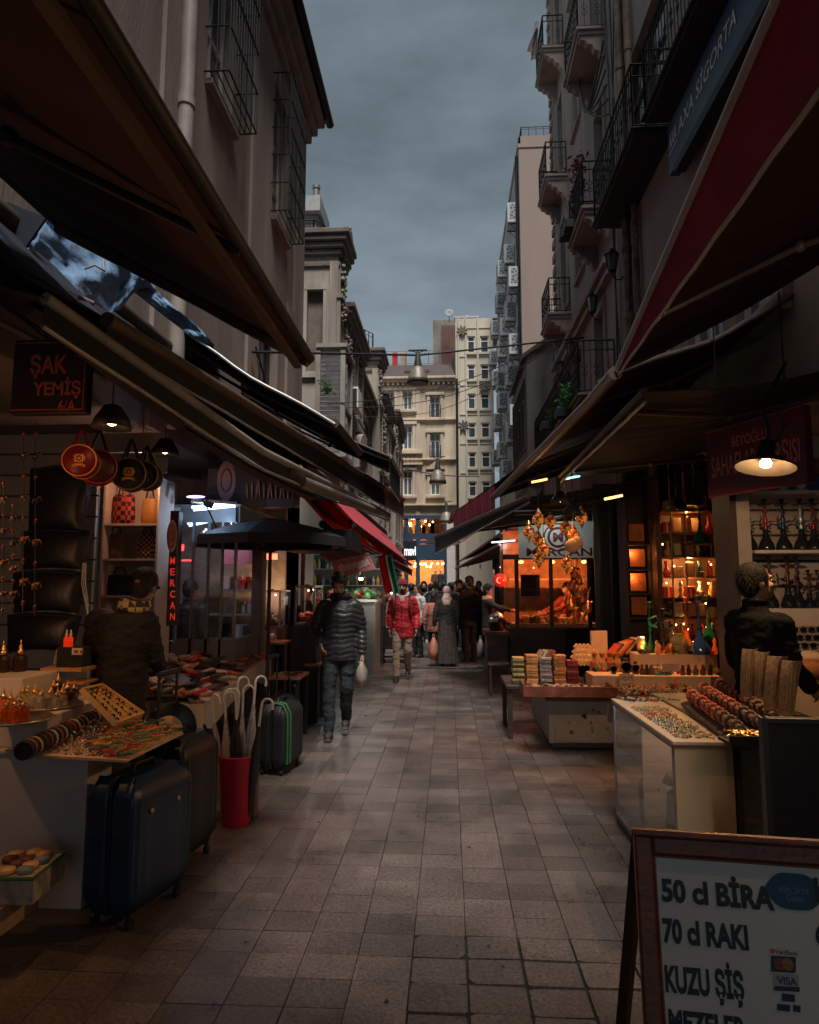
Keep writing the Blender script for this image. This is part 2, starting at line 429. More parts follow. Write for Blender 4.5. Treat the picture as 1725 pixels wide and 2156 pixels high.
m.build('cornice',STUCCO,LB,world=True)
m=MB();m.tube([F.p(-1,TOPL+.05,.43),F.p(21.6,TOPL+.05,.43)],.09,10);F.box(m,-1,21.5,TOPL+.005,TOPL+.05,-.1,.42)
m.build('gutter',IRON,LB,world=True)
m=MB();yp=Yx(377,LX,100)
m.tube([(LX+.11,yp,3.3),(LX+.11,yp,11.4)],.085,14)
for z in(4.9,5.1,7.0,9.55,9.7):m.tube([(LX+.11,yp,z-.05),(LX+.11,yp,z+.05)],.1,14)
m.build('drainpipe',PIPE,LB,world=True)
def cage(parent,F,u0,u1,v0,v1,d=.32):
 m=MB()
 def bar(a,b,r=.009):m.tube([a,b],r,5)
 for v in[v0+(v1-v0)*k/5 for k in range(6)]:
  bar(F.p(u0,v,.0),F.p(u0,v,d),.012);bar(F.p(u1,v,0),F.p(u1,v,d),.012);bar(F.p(u0,v,d),F.p(u1,v,d),.012)
 for k in range(12):bar(F.p(u0+(u1-u0)*k/11,v0,d),F.p(u0+(u1-u0)*k/11,v1,d))
 for k in range(1,4):
  for u in(u0,u1):bar(F.p(u,v0,d*k/4),F.p(u,v1,d*k/4))
  bar(F.p(u0,v0,d*k/4),F.p(u1,v0,d*k/4))
 return m.build('window_grille',IRON,parent,world=True)
for(a,b,c,d) in holesL[:2]+holesL[3:]:
 wn=F.window(LB,a+.02,b-.02,c+.01,d-.01,-.2,WHITEP,GLASS_B,2,3,.05,sm=STUCCO)
 cage(wn,F,a-.1,b+.1,c+.05,d+.05)
F.window(LB,w3a+.02,w3b-.02,4.61,6.49,-.2,DARKW,GLASS,2,2)
def shell(parent,F,u0,u1,h,back,piers,wm,cm):
 m=MB()
 m.add([F.p(u0,0,-back),F.p(u1,0,-back),F.p(u1,h,-back),F.p(u0,h,-back)],[(0,1,2,3)])
 for u in(u0,u1):m.add([F.p(u,0),F.p(u,0,-back),F.p(u,h,-back),F.p(u,h)],[(0,1,2,3)])
 m.build('shop_back_wall',wm,parent,world=True)
 for u,wd in piers:
  m=MB();F.box(m,u,u+wd,0,h-.01,-.45,-.02,b=.01);m.build('pier',cm,parent,world=True)
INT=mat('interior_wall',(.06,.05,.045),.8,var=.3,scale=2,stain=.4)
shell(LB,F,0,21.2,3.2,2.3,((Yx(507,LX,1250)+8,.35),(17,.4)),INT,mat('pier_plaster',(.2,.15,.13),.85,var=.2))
# right building with balconies
RB=thing('balcony_building','rose rendered building with corbelled iron balconies, nearest on the right','building',(RX+2,6,0))
G=FC((RX,-8,0),(0,1,0),(-1,0,0));HR=23.0
wins=[]
for z0,z1 in((9.0,11.5),(12.75,15.1),(16.4,18.6),(20,22)):
 for y0,wd in((12.7,.75),(15.0,.8),(17.0,.75)):wins.append((y0+8,y0+8+wd,z0,z1))
for z0,z1 in((8.15,10.7),(12.2,14.6),(16.2,18.4)):
 wins+=[(17.1,19.2,z0,z1),(11.5,16.2,z0,z1)]
low=[(14.2,15.3,4.3,6.35),(15.65,16.75,4.3,6.35),(17.2,18.5,4.3,6.35),(21.2,22.0,5.35,7.3),(23.4,24.2,5.35,7.3),(25.5,26.3,5.35,7.3),(8,11,4.3,6.35)]
m=MB();G.wall(m,0,20.4,3.2,HR,[h for h in wins+low if h[1]<20.4],.3)
m.build('wall',mat('stucco_right',(.34,.28,.245),.9,var=.2,scale=1.2,bump=.5,bscale=40,stain=.5,scol=(.15,.12,.105),streak=True),RB,world=True)
m=MB();G.wall(m,20.4,27.1,3.2,HR,[h for h in wins+low if h[0]>20.4],.3)
m.add([G.p(27.1,0),G.p(27.1,0,-7),G.p(27.1,HR,-7),G.p(27.1,HR)],[(0,1,2,3)])
m.add([G.p(0,HR),G.p(27.1,HR),G.p(27.1,HR,-7),G.p(0,HR,-7)],[(0,1,2,3)])
m.add([G.p(0,3.2),G.p(27.1,3.2),G.p(27.1,3.2,-7),G.p(0,3.2,-7)],[(0,1,2,3)])
m.build('rose_wall',STUCCO2,RB,world=True)
m=MB()
for v0,v1,d in((7.6,7.72,.14),(7.72,7.82,.08),(7.82,7.95,.2),(3.22,3.6,.05)):G.box(m,20.4,27.05,v0,v1-.002,-.05,d,b=.01)
for h in wins+low:
 if h[0]>20.4:
  G.box(m,h[0]-.14,h[0]-.003,h[2],h[3]+.14,-.05,.05);G.box(m,h[1]+.003,h[1]+.14,h[2],h[3]+.14,-.05,.05)
  G.box(m,h[0],h[1],h[3]+.003,h[3]+.14,-.05,.052)
q=8.2
while q<HR-1:
 G.box(m,26.8,27.12,q,q+.22,-.05,.06);q+=.42
m.build('moulding',STUCCO2,RB,world=True)
BRF=mat('brown_frame',(.13,.06,.04),.5,var=.3,scale=10)
for i,h in enumerate(wins+low):
 big=h[0]<20.4
 G.window(RB,h[0]+.02,h[1]-.02,h[2]+.01,h[3]-.01,-.14 if big else-.24,BRF if big and h[2]>7 else WHITEP,GLASS if not(big and h[2]<7) else GLASS_B,4 if h[1]-h[0]>3 else 2,2,.07 if big else .05,sill=h[2]>4 and not(big and h[2]>7),sm=STUCCO2)
def railing(mb,pts,h,step=.11,r=.008,rings=True):
 for a,b in zip(pts,pts[1:]):
  a,b=V(a),V(b);L_=(b-a).length;n=max(2,int(L_/step))
  for hh,rr in((h,.018),(h*.82,.012),(.07,.012)):mb.tube([a+V((0,0,hh)),b+V((0,0,hh))],rr,6)
  for i in range(n+1):
   p=a+(b-a)*i/n;mb.tube([p+V((0,0,.0 if i in(0,n) else .07)),p+V((0,0,h))],r*(1.8 if i in(0,n) else 1),5)
  if rings:
   d=(b-a).normalized()
   for i in range(0,n,2):
    c=a+(b-a)*(i+1)/n+V((0,0,h*.45))
    for s_ in(-.07,.07):
     mb.tube([c+V((0,0,s_))+(d*math.cos(t)+V((0,0,1))*math.sin(t))*.05 for t in[k*.785 for k in range(9)]],.006,4,caps=False)
def balcony(parent,F,u0,u1,v,d,h=.95,corbel=True,m_slab=None,thick=.16):
 ms=MB();F.box(ms,u0,u1,v,v+thick*.5,-.02,d-.05,b=.01);F.box(ms,u0-.04,u1+.04,v+thick*.5+.002,v+thick,-.02,d,b=.015)
 sl=ms.build('balcony',m_slab or STUCCO2,parent,world=True)
 if corbel:
  prof=[(x_,y_*.72) for x_,y_ in[(0,0),(d*.86,0),(d*.86,-.1),(d*.7,-.14),(d*.62,-.24),(d*.46,-.27),(d*.4,-.42),(d*.24,-.46),(d*.2,-.62),(.05,-.68),(0,-.85)]]
  for u in(u0+.03,u1-.19):
   mc=MB();mc.prism(prof,F.p(u,v-.003),F.N,(0,0,1),F.U*.16);mc.build('corbel',m_slab or STUCCO2,sl,world=True)
 mr=MB();e=.05
 railing(mr,[F.p(u0+e,v+thick,.02),F.p(u0+e,v+thick,d-e),F.p(u1-e,v+thick,d-e),F.p(u1-e,v+thick,.02)],h)
 mr.build('railing',IRON,sl,world=True)
 return sl
for u0,u1,v in((20.3,21.8,8.78),(20.3,21.8,12.55),(20.3,21.8,16.4),(24.7,26.1,8.5),(24.7,26.1,12.3),(24.7,26.1,16.0)):
 balcony(RB,G,u0,u1,v,.6)
DARKSLAB=mat('dark_slab',(.02,.021,.024),.6,var=.2)
balcony(RB,G,16.85,19.4,7.95,.62,1.0,False,DARKSLAB,.08)
balcony(RB,G,10.5,16.75,8.0,.5,1.0,False,DARKSLAB,.08)
balcony(RB,G,20.45,27.0,5.15,.75,1.05,False,mat('terrace_slab',(.16,.12,.1),.8,var=.3),.12)
m=MB()
for px,X,r in((1312,RX-.1,.075),(1330,RX-.08,.055)):
 y=PX(px,300,X).y;m.tube([(X,y,3.4),(X,y,HR-.2)],r,12)
 for z in(4.6,6.2,7.4,9.1,10.8,12.5):m.tube([(X,y,z-.05),(X,y,z+.05)],r*1.2,12)
m.build('drainpipe',RUSTPIPE,RB,world=True)
m=MB()
for k,(px,sag) in enumerate(((1296,.5),(1288,.3),(1282,.15),(1300,.8))):
 y=PX(px,300,RX-.1).y
 m.tube([(RX-.06-.12*math.sin(t*3.14)*sag,y+.7*sag*math.sin(t*6+k),4.2+t*12) for t in[i/24 for i in range(25)]],.014,5)
for k in range(6):
 a=V((RX-.08,12.0+.05*k,10.6+.35*k));b=V((RX-.25,13.8,13.2+.1*k))
 m.tube([a.lerp(b,t)-V((.15*math.sin(3.14*t),0,(.5+.22*k)*math.sin(3.14*t))) for t in[i/12 for i in range(13)]],.018,5)
m.build('wall_cable',BLACK,RB,world=True)
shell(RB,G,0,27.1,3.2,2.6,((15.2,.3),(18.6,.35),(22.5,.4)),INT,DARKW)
GB=thing('bay_house','narrow dark grey house with a jutting bay and sloping roof edge, right side','house',(4.2,23.5,0))
m=MB();m.bb(2.62,21.6,5.0,6,26,9.3);m.bb(3.1,19.15,0,6,29.6,8.4);m.build('wall',mat('bay_render',(.2,.185,.17),.9,var=.3,scale=2,stain=.6,streak=True),GB,world=True)
m=MB();m.add([(2.45,21.5,9.1),(2.45,26.2,9.1),(4.6,26.2,10.6),(4.6,21.5,10.6),(2.45,21.5,9.25),(2.45,26.2,9.25),(4.6,26.2,10.75),(4.6,21.5,10.75)],[(0,1,2,3),(4,5,6,7),(0,4,7,3),(0,1,5,4),(1,2,6,5)])
m.prism([(2.62,9.3),(6,9.3),(6,10.9),(4.6,10.6)],(0,21.62,0),(1,0,0),(0,0,1),(0,.1,0))
m.build('roof',STONE_D,GB,world=True)
H_=FC((2.62,21.6,0),(0,1,0),(-1,0,0))
for u in(.5,1.6,2.7,3.7):H_.window(GB,u,u+.7,6.2,8.6,.0,DARKW,GLASS,1,2,.05,sill=False)
m=MB();m.prism([(0,5),(0,4.2),(.55,4.95)],(2.65,21.7,0),(1,0,0),(0,0,1),(0,4,0));m.build('bracket',STONE_D,GB,world=True)
PBX=3.45
PB=thing('pink_building','tall pink building with a blank side wall and many boxed air conditioners','building',(6,36,0))
PG=FC((PBX,30,0),(0,1,0),(-1,0,0));HP=23.0
pw=[(u,u+1.1,z,z+1.7) for u in(1.0,4.0,7.0,10.0,12.6) for z in(4.2,7.0,9.8,12.6,15.4,18.2)]
m=MB();PG.wall(m,0,14.6,0,HP,pw,.25);m.build('street_wall',mat('pale_render',(.36,.37,.37),.85,var=.15,scale=1,stain=.3,streak=True),PB,world=True)
m=MB();m.bb(PBX+.005,29.9,0,12,29.99,HP-.6);m.add([(PBX,30,HP),(12,30,HP),(12,44.6,HP),(PBX,44.6,HP)],[(0,1,2,3)]);m.add([(PBX,44.6,0),(12,44.6,0),(12,44.6,HP),(PBX,44.6,HP)],[(0,1,2,3)])
m.bb(PBX-.05,29.86,HP-.6,12,44.6,HP-.4);m.bb(PBX+.1,29.9,HP-.398,12,30.1,HP)
m.build('side_wall',PINK,PB,world=True)
for h in pw:PG.window(PB,h[0]+.02,h[1]-.02,h[2]+.01,h[3]-.01,-.2,WHITEP,GLASS,2,1,.06,sill=False)
m=MB();railing(m,[(PBX+.15,44,HP),(PBX+.15,30.05,HP),(9,30.05,HP)],.55,.35,.015,False);m.build('railing',IRON,PB,world=True)
m=MB();m.tube([(PBX-.08,30.25,3),(PBX-.08,30.25,HP-.8)],.07,8);m.build('drainpipe',IRON,PB,world=True)
ACW=mat('ac_box_white',(.44,.46,.47),.5,var=.1,scale=3,stain=.25,streak=True)
def mosaic():
 m=bpy.data.materials.new('mosaic_grille');m.use_nodes=True;t=m.node_tree;b=t.nodes['Principled BSDF']
 tcn=t.nodes.new('ShaderNodeTexCoord');vr=t.nodes.new('ShaderNodeTexVoronoi');vr.feature='DISTANCE_TO_EDGE';vr.inputs['Scale'].default_value=7
 t.links.new(tcn.outputs['Object'],vr.inputs['Vector'])
 r=t.nodes.new('ShaderNodeValToRGB');r.color_ramp.interpolation='CONSTANT';r.color_ramp.elements[0].color=(.42,.44,.45,1);r.color_ramp.elements[1].position=.075;r.color_ramp.elements[1].color=(.07,.075,.08,1)
 t.links.new(vr.outputs['Distance'],r.inputs[0]);t.links.new(r.outputs[0],b.inputs['Base Color']);b.inputs['Roughness'].default_value=.6
 return m
MOS=mosaic()
m=MB();m.box((0,0,.5),(.52,.95,1.0),b=.02);ac0=m.build('air_conditioner',ACW,None)
props(ac0,'x','air conditioner','boxed air conditioners on the pink building')
for nm,c,d in(('grille',(.03,-.478,.55),(.36,.012,.74)),('grille',(-.263,0,.55),(.012,.7,.74))):
 m=MB();m.box(c,d);m.build(nm,MOS,ac0)
m=MB()
for y in(-.35,.35):m.tube([(.26,y,-.02),(-.2,y,-.02)],.02,5);m.tube([(.26,y,-.4),(-.1,y,-.03)],.015,5)
m.build('bracket',IRON,ac0)
acs=[(1090,432,478),(1082,522,562),(1093,568,612),(1084,645,682),(1072,690,712),(1094,712,752),(1066,726,757),(1086,771,816),(1066,833,864),(1096,858,900),(1086,900,935),(1066,944,968),(1062,618,654),(1050,690,710),(1052,784,816),(1056,880,906),(1046,750,772),(1064,800,822),(1066,560,590),(1074,985,1008),(1052,960,980)]
for i,(px,y0,y1) in enumerate(acs):
 p=PX(px,y1,PBX-.03);yy=max(30.55,p.y+.1);z=PY(px,y1,yy).z
 rk=sorted(range(len(acs)),key=lambda k:acs[k][1]).index(i)
 lab='boxed white air conditioner with mosaic cut front on the pink building, %s from the top'%ORD[rk] if rk<20 else 'lowest small boxed white air conditioner with mosaic front on the pink building'
 if i==0:o=ac0;o['label']=lab
 else:o=dup(ac0,lab)
 o.location=(PBX-.285,yy,z)
# ornate stone buildings, left
def ornate(name,label,y0,y1,top,depth,wseed,side_x,cf=.62):
 T=thing(name,label,'building',(LX-1.5,(y0+y1)/2,0))
 A=FC((LX,y0,0),(0,1,0),(1,0,0));S=FC((LX,y0,0),(-1,0,0),(0,-1,0));L_=y1-y0
 nb=max(1,int(L_/1.7));hs_=[]
 for k in range(nb):
  u=L_*(k+.5)/nb
  for z in(4.4,7.4):hs_.append((u-.4,u+.4,z,z+1.75))
 m=MB();A.wall(m,0,L_,3.0,top,hs_,.25)
 sh=[(.4,.85,top-3.9,top-1.6)]
 S.wall(m,0,depth,0,top,sh,.16)
 m.add([A.p(0,top),A.p(L_,top),A.p(L_,top,-depth),A.p(0,top,-depth)],[(0,1,2,3)])
 m.add([A.p(L_,0),A.p(L_,0,-depth),A.p(L_,top,-depth),A.p(L_,top)],[(0,1,2,3)])
 m.add([A.p(0,3.0),A.p(L_,3.0),A.p(L_,3.0,-depth),A.p(0,3.0,-depth)],[(0,1,2,3)])
 m.build('wall',STONE,T,world=True)
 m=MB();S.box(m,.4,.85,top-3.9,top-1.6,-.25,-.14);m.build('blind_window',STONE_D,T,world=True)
 m=MB()
 m.prism([(math.cos(a)*.31,math.sin(a)*.2) for a in[i*math.pi/8 for i in range(9)]],S.p(.625,top-1.6,.0),(-1,0,0),(0,0,1),(0,-.06,0))
 S.box(m,.3,.4,top-4.0,top-1.6,-.02,.05);S.box(m,.85,.95,top-4.0,top-1.6,-.02,.05);S.box(m,.25,1.0,top-4.1,top-4.0,-.02,.09)
 S.box(m,-.02,.22,3,top-.8,-.02,.07);A.box(m,.0,.26,3,top-.8,-.02,.07)
 m.build('window_surround',STONE,T,world=True)
 m=MB()
 for v0,v1,d in((top-.95,top-.8,.1),(top-.62,top-.45,.16),(top-.45,top-.28,.3),(top-.28,top-.12,.44),(top-.12,top+.05,.55)):
  d*=cf
  A.box(m,-d,L_+.05,v0,v1-.003,-.05,d,b=.03);S.box(m,.003,depth,v0,v1-.004,-.05,d-.002,b=.03)
 for k in range(int(L_/.5)):A.box(m,.2+k*.5,.36+k*.5,top-.64,top-.47,-.02,.16,b=.02)
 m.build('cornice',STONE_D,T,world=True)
 m=MB();r2=random.Random(wseed)
 for k in range(70):
  z=top-.9-1.5*(k/70)**1.2;m.ell(A.p(.1+r2.uniform(-.12,.35),z,.06+r2.uniform(0,.1)),(r2.uniform(.03,.07),)*3,n=6,k=4)
 for h in hs_:
  for k in range(10):
   for u in(h[0]-.14,h[1]+.14):m.ell(A.p(u,h[2]+.1+k*.17,.05),(.03,.045,.05),n=6,k=4)
 m.build('carving',STONE,T,world=True)
 m=MB()
 for h in hs_:
  for u0,u1 in((h[0]-.3,h[0]-.2),(h[1]+.2,h[1]+.3)):A.box(m,u0,u1,h[2]-.3,h[3]+.3,-.02,.09,b=.01)
  A.box(m,h[0]-.34,h[1]+.34,h[3]+.303,h[3]+.42,-.02,.16,b=.01);A.box(m,h[0]-.34,h[1]+.34,h[2]-.42,h[2]-.303,-.02,.14,b=.01)
 A.box(m,.3,L_,6.55,6.75,-.02,.2,b=.02);A.box(m,.3,L_,3.3,3.6,-.02,.12,b=.02)
 m.build('moulding',STONE,T,world=True)
 for h in hs_:A.window(T,h[0]+.01,h[1]-.01,h[2]+.01,h[3]-.01,-.2,DARKW,GLASS,2,2,.05,sill=False)
 return T,A,S
TA,AA,SA=ornate('ornate_building','tall ornate corner block with carved garlands and heavy cornice, first on the left',17.4,18.6,11.35,4,1,-4)
TA2,AA2,SA2=ornate('ornate_building','lower ornate stone facade with garlanded windows behind the tall corner block',18.62,22.6,9.75,4,5,-4)
m=MB();m.prism([(0,0),(1.1,0),(.55,.4)],AA.p(.05,11.4,.28),(0,1,0),(0,0,1),(-.5,0,0))
m.prism([(.0,.02),(1.1,.02),(1.15,.08),(.55,.5),(-.05,.08)],AA.p(.05,11.402,.0),(0,1,0),(0,0,1),(.26,0,0));m.build('pediment',STONE_D,TA,world=True)
m=MB();railing(m,[(-6,17.6,11.42),(-3.75,17.6,11.42),(-3.5,17.9,11.42),(-3.5,20,11.42)],.5,.12,.012);m.build('railing',IRON,TA,world=True)
m=MB();m.bb(-4.6,18.2,11.4,-3.74,19.4,12.45,b=.03);m.build('roof_cabin',mat('tarp_grey',(.2,.2,.19),.6,var=.4,scale=3),TA,world=True)
m=MB();m.bb(-4.65,18.0,12.45,-3.66,19.5,12.92);m.build('water_tank',C(.32,.33,.33,.6,stain=.4),TA,world=True)
m=MB();m.tube([(-3.86,18.4,12.9),(-3.86,18.4,13.4)],.1,12);m.tube([(-3.86,18.4,13.35),(-3.86,18.4,13.45)],.12,12);m.build('flue',C(.2,.2,.2,.5,metal=.5),TA,world=True)
m=MB();by0,by1,bx=16.1,17.35,-2.62
for(x,y) in((bx,by0),(bx,by1),(LX-.25,by0)):m.bb(x-.06,y-.06,4.9,x+.06,y+.06,7.6)
m.bb(LX-.3,by0-.1,7.6,bx+.1,by1+.05,7.7);m.bb(LX-.3,by0-.1,4.8,bx+.1,by1+.05,4.9);m.bb(bx-.05,by0+.06,6.1,bx+.05,by1-.06,6.16)
bay=m.build('bay_window',mat('bay_frame',(.3,.28,.25),.6,var=.2),TA,world=True)
m=MB()
for k in range(22):m.box((-2.95,by0+.02,5.0+k*.118),(.52,.02,.1),Matrix.Rotation(R(25),3,'X'))
m.build('louvre',mat('louvre_white',(.55,.56,.56),.4,var=.15),bay,world=True)
m=MB();m.bb(bx-.02,by0+.06,4.9,bx-.01,by1-.06,7.6);m.build('pane',GLASS,bay,world=True)
m=MB()
m.prism([(math.cos(a)*1.25,math.sin(a)*1.25) for a in[i*math.pi/16 for i in range(17)]]+[(math.cos(a)*.95,math.sin(a)*.95) for a in[i*math.pi/16 for i in range(16,-1,-1)]],(LX-.1,20.9,5.2),(0,1,0),(0,0,1),(.42,0,0))
m.build('arch',STONE,TA2,world=True)
m=MB();m.bb(LX+.02,18.9,6.8,LX+.38,19.7,7.45,b=.02);ac=solo(m,'air_conditioner','slatted white air conditioner hung on the ornate stone facade','air conditioner',WHITEP,(LX+.2,19.3,6.8))
m=MB()
for k in range(16):m.bb(LX+.06,18.885,6.85+k*.035,LX+.34,18.9,6.865+k*.035)
m.build('grille',BLACK,ac,world=True)
TB,AB,SB=ornate('ornate_building','ornate stone block in the middle of the left row with an iron roof railing',27.6,29.3,11.7,4,2,-4)
TB2,AB2,SB2=ornate('ornate_building','long lower ornate facade behind the middle block on the left',29.32,34.0,10.3,4,6,-4)
m=MB();railing(m,[(-5.2,27.8,11.78),(-3.6,27.8,11.78),(-3.3,28.3,11.78)],.95,.2,.02);m.build('railing',IRON,TB,world=True)
TC,AC_,SC_=ornate('ornate_building','ornate stone building last on the left, next to the shop with the blue front',36.5,42.5,11.4,4,3,-4)
m=MB();railing(m,[(-5.2,36.7,11.5),(-3.5,36.7,11.5),(-3.1,37.3,11.5)],.95,.2,.02);m.build('railing',IRON,TC,world=True)
LN=thing('link_building','low stone facade between the first and the middle ornate building','building',(-3.5,25,0))
m=MB();m.bb(-7,22.61,0,LX-.35,27.55,9.3);m.build('wall',STONE,LN,world=True)
m=MB()
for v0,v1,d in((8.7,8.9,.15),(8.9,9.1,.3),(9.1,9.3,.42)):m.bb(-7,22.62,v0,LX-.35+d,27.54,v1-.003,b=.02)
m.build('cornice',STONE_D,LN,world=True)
LNF=FC((LX-.35,22.6,0),(0,1,0),(1,0,0))
for u in(.7,2.1,3.5):LNF.window(LN,u,u+.8,6.2,8.2,.0,STONE_D,GLASS,2,2,.07,sill=False)
LN2=thing('link_building','low stone facade between the middle and the last ornate building','building',(-3.5,35.2,0))
m=MB();m.bb(-7,34.01,0,LX-.2,36.45,10.0);m.build('wall',STONE,LN2,world=True)
m=MB();m.bb(-7,34.02,9.6,LX+.1,36.44,9.98,b=.03);m.build('cornice',STONE_D,LN2,world=True)
# the end of the street
EB=thing('shop_building','weathered cream stone building closing the street above a blue shop front','building',(-2,46,0))
E=FC((0,45,0),(1,0,0),(0,-1,0))
def EX(px,py=1000):return PY(px,py,45).x
def EZ(py,px=900):return PY(px,py,45).z
c1,c2=(EX(848),EX(869)),(EX(906),EX(928));c0=(EX(812),EX(830))
rows=[(EZ(862),EZ(821)),(EZ(946),EZ(894)),(EZ(1043),EZ(990))];rows2=[(EZ(880),EZ(833)),(EZ(965),EZ(912)),(EZ(1043),EZ(1001))]
eh=[(c1[0],c1[1],a,b) for a,b in rows]+[(c2[0],c2[1],a,b) for a,b in rows2]+[(c0[0],c0[1],a,b) for a,b in rows]
ex0,ex1=-7.5,EX(961);et=EZ(797);sb=EZ(1085)
m=MB();E.wall(m,ex0,ex1,sb,et,eh,.3);m.build('wall',CREAM,EB,world=True)
m=MB()
for v,d in((EZ(882),.18),(EZ(966),.22),(EZ(1062),.3)):E.box(m,ex0,ex1,v-.12,v,-.02,d,b=.02);E.box(m,ex0,ex1,v-.24,v-.123,-.02,d*.5,b=.02)
for v0,v1,d in((et-.75,et-.5,.12),(et-.3,et-.12,.35),(et-.12,et+.05,.5)):E.box(m,ex0,ex1,v0,v1-.003,-.02,d,b=.02)
for k in range(24):E.box(m,ex0+.15+k*.35,ex0+.3+k*.35,et-.5,et-.303,-.02,.3)
for h in eh:
 for u0,u1 in((h[0]-.2,h[0]-.003),(h[1]+.003,h[1]+.2)):E.box(m,u0,u1,h[2],h[3],-.02,.1,b=.01)
 E.box(m,h[0]-.3,h[1]+.3,h[3]+.003,h[3]+.22,-.02,.16,b=.02)
 E.box(m,h[0]-.3,h[1]+.3,h[2]-.2,h[2]-.003,-.02,.2,b=.02)
for u in(EX(880),EX(840)):E.box(m,u-.15,u+.15,sb,et-.76,-.02,.07,b=.01)
h=eh[5];m.prism([(-.3,0),(h[1]-h[0]+.3,0),((h[1]-h[0])/2,.55)],E.p(h[0],h[3]+.4,.0),(1,0,0),(0,0,1),(0,-.25,0))
m.build('moulding',CREAM,EB,world=True)
for h in eh:E.window(EB,h[0]+.01,h[1]-.01,h[2]+.01,h[3]-.01,-.22,WHITEP,GLASS_B,2,2,.09,sill=False)
for h in eh[3:5]:
 m=MB();railing(m,[E.p(h[0],h[2],.12),E.p(h[1],h[2],.12)],.9,.1,.02);m.build('railing',IRON,EB,world=True)
m=MB()
for k in range(5):
 for j in range(2):E.box(m,c1[0]-.25+k*.28,c1[0]-.1+k*.28,rows[1][0]-.95+j*.3,rows[1][0]-.75+j*.3,.0,.14)
E.box(m,c1[0]-.5,c1[1]+.7,rows[1][0]-1.1,rows[1][0]-.98,0,.3);E.box(m,c1[0]-.5,c1[1]+.7,rows[1][0]-.33,rows[1][0]-.2,0,.3)
m.build('balustrade',CREAM,EB,world=True)
m=MB();zt=EZ(752)
m.add([(ex0,44.9,et+.05),(ex1,44.9,et+.05),(ex1-.3,46.6,zt),(ex0,46.6,zt)],[(0,1,2,3)]);m.bb(ex0,46.6,et,ex1-.3,50,zt-.005)
m.build('roof',mat('red_roof',(.055,.04,.038),.7,var=.3,scale=2),EB,world=True)
m=MB();m.add([(EX(850),45.5,et+.65),(EX(905),45.5,et+.65),(EX(905),45.75,et+.9),(EX(850),45.75,et+.9)],[(0,1,2,3)]);m.build('skylight',GLASS,EB,world=True)
m=MB();railing(m,[(ex0+.5,46.5,zt),(ex1-.3,46.5,zt)],1.0,.8,.02,False);m.build('roof_railing',mat('red_rail',(.2,.06,.05),.6),EB,world=True)
m=MB();E.box(m,EX(821),EX(833),zt,EZ(724),-1.9,-1.6);solo(m,'roof_box','bright red box on the roof terrace at the street end','box',mat('signal_red',(.55,.02,.02),.5),(EX(827),46.7,zt))
m=MB();E.box(m,EX(840),EX(851),zt,EZ(722),-2.3,-1.7,b=.02);solo(m,'chimney','cream chimney beside the red box on the roof','chimney',CREAM,(EX(845),47,zt))
BLUE=mat('shop_blue',(.02,.055,.10),.5,var=.15)
SF=thing('blue_shop','dark blue two storey shop front with lit windows at the street end','shop',(-2,44.8,0))
m=MB()
for px in(856,880,938):E.box(m,EX(px)-.14,EX(px)+.14,0,sb-.02,-.1,.12)
E.box(m,ex0,EX(938),EZ(1135),EZ(1131)+.25,-.1,.1);E.box(m,ex0,EX(938),EZ(1180),EZ(1150)+.1,-.1,.1);E.box(m,ex0,EX(938),EZ(1138),EZ(1150)+.2,-.1,.08)
E.box(m,ex0,EX(938),sb-.25,sb-.01,-.1,.16)
m.build('frame',BLUE,SF,world=True)
m=MB();E.box(m,EX(940),EX(958),0,sb-.02,-.2,.14,b=.02)
for k in range(9):E.box(m,EX(940)-.01,EX(958)+.01,.5+k*.6,.53+k*.6,-.2,.148)
m.build('white_pier',WHITEB,SF,world=True)
m=MB();E.box(m,ex0,EX(958),-.01,sb,-3.2,-3.1);E.box(m,ex0,EX(958),EZ(1150),EZ(1150)+.1,-3.1,-.11);E.box(m,ex0,EX(958),sb,sb+.1,-3.1,-.11)
m.build('interior',mat('warm_interior',(.55,.33,.17),.8,var=.35,scale=1.5),SF,world=True)
m=MB();E.box(m,EX(835),EX(878),EZ(1180)+.05,EZ(1140),.1,.16);sg=m.build('sign_board',mat('sign_navy',(.012,.02,.035),.4),SF,world=True)
m=MB();m.text('mavi',E.p(EX(852),EZ(1170),.17),(1,0,0),(0,0,1),w=EX(876)-EX(852),h=.62,bold=.03)
m.build('lettering',mat('sign_white',(.9,.92,.95),.5,var=0,emit=.9),sg,world=True)
BULB=mat('warm_bulb',(1,.6,.25),.4,var=0,emit=22,ecol=(1,.55,.2))
m=MB();r3=random.Random(4)
for k in range(26):m.ell(E.p(EX(858+r3.uniform(0,78)),r3.choice([sb-.35,sb-.6,EZ(1186),EZ(1192)]),-r3.uniform(.4,2.2)),(.07,.07,.07),n=6,k=4)
m.build('ceiling_spot',BULB,SF,world=True)
for u,v in((868,1110),(912,1110),(868,1215),(912,1215)):lamp(SF,E.p(EX(u),EZ(v)+.4,-1.2),150,(1,.5,.2),.2)
m=MB()
for k in range(34):
 u=EX(r3.uniform(858,936));base=r3.choice([EZ(1131)+.25,0,0]);hh=r3.uniform(.5,1.3)
 E.box(m,u-.12,u+.14,base,base+hh,-r3.uniform(1.2,2.8),-1.1)
m.build('clothes_rack',mat('rack_cloth',(.10,.06,.045),.9,var=.9,scale=.8),SF,world=True)
CB=thing('flower_building','pale cream office building with small dark windows and flower reliefs','building',(1.8,47,0))
K=FC((0,45.3,0),(1,0,0),(0,-1,0));kx0,kx1,kt=ex1+.02,3.19,EZ(669)
cols=((EX(987),EX(1004)),(EX(1015),EX(1034)));rws=[(741,706),(798,766),(860,827),(921,889),(984,951),(1045,1013)]
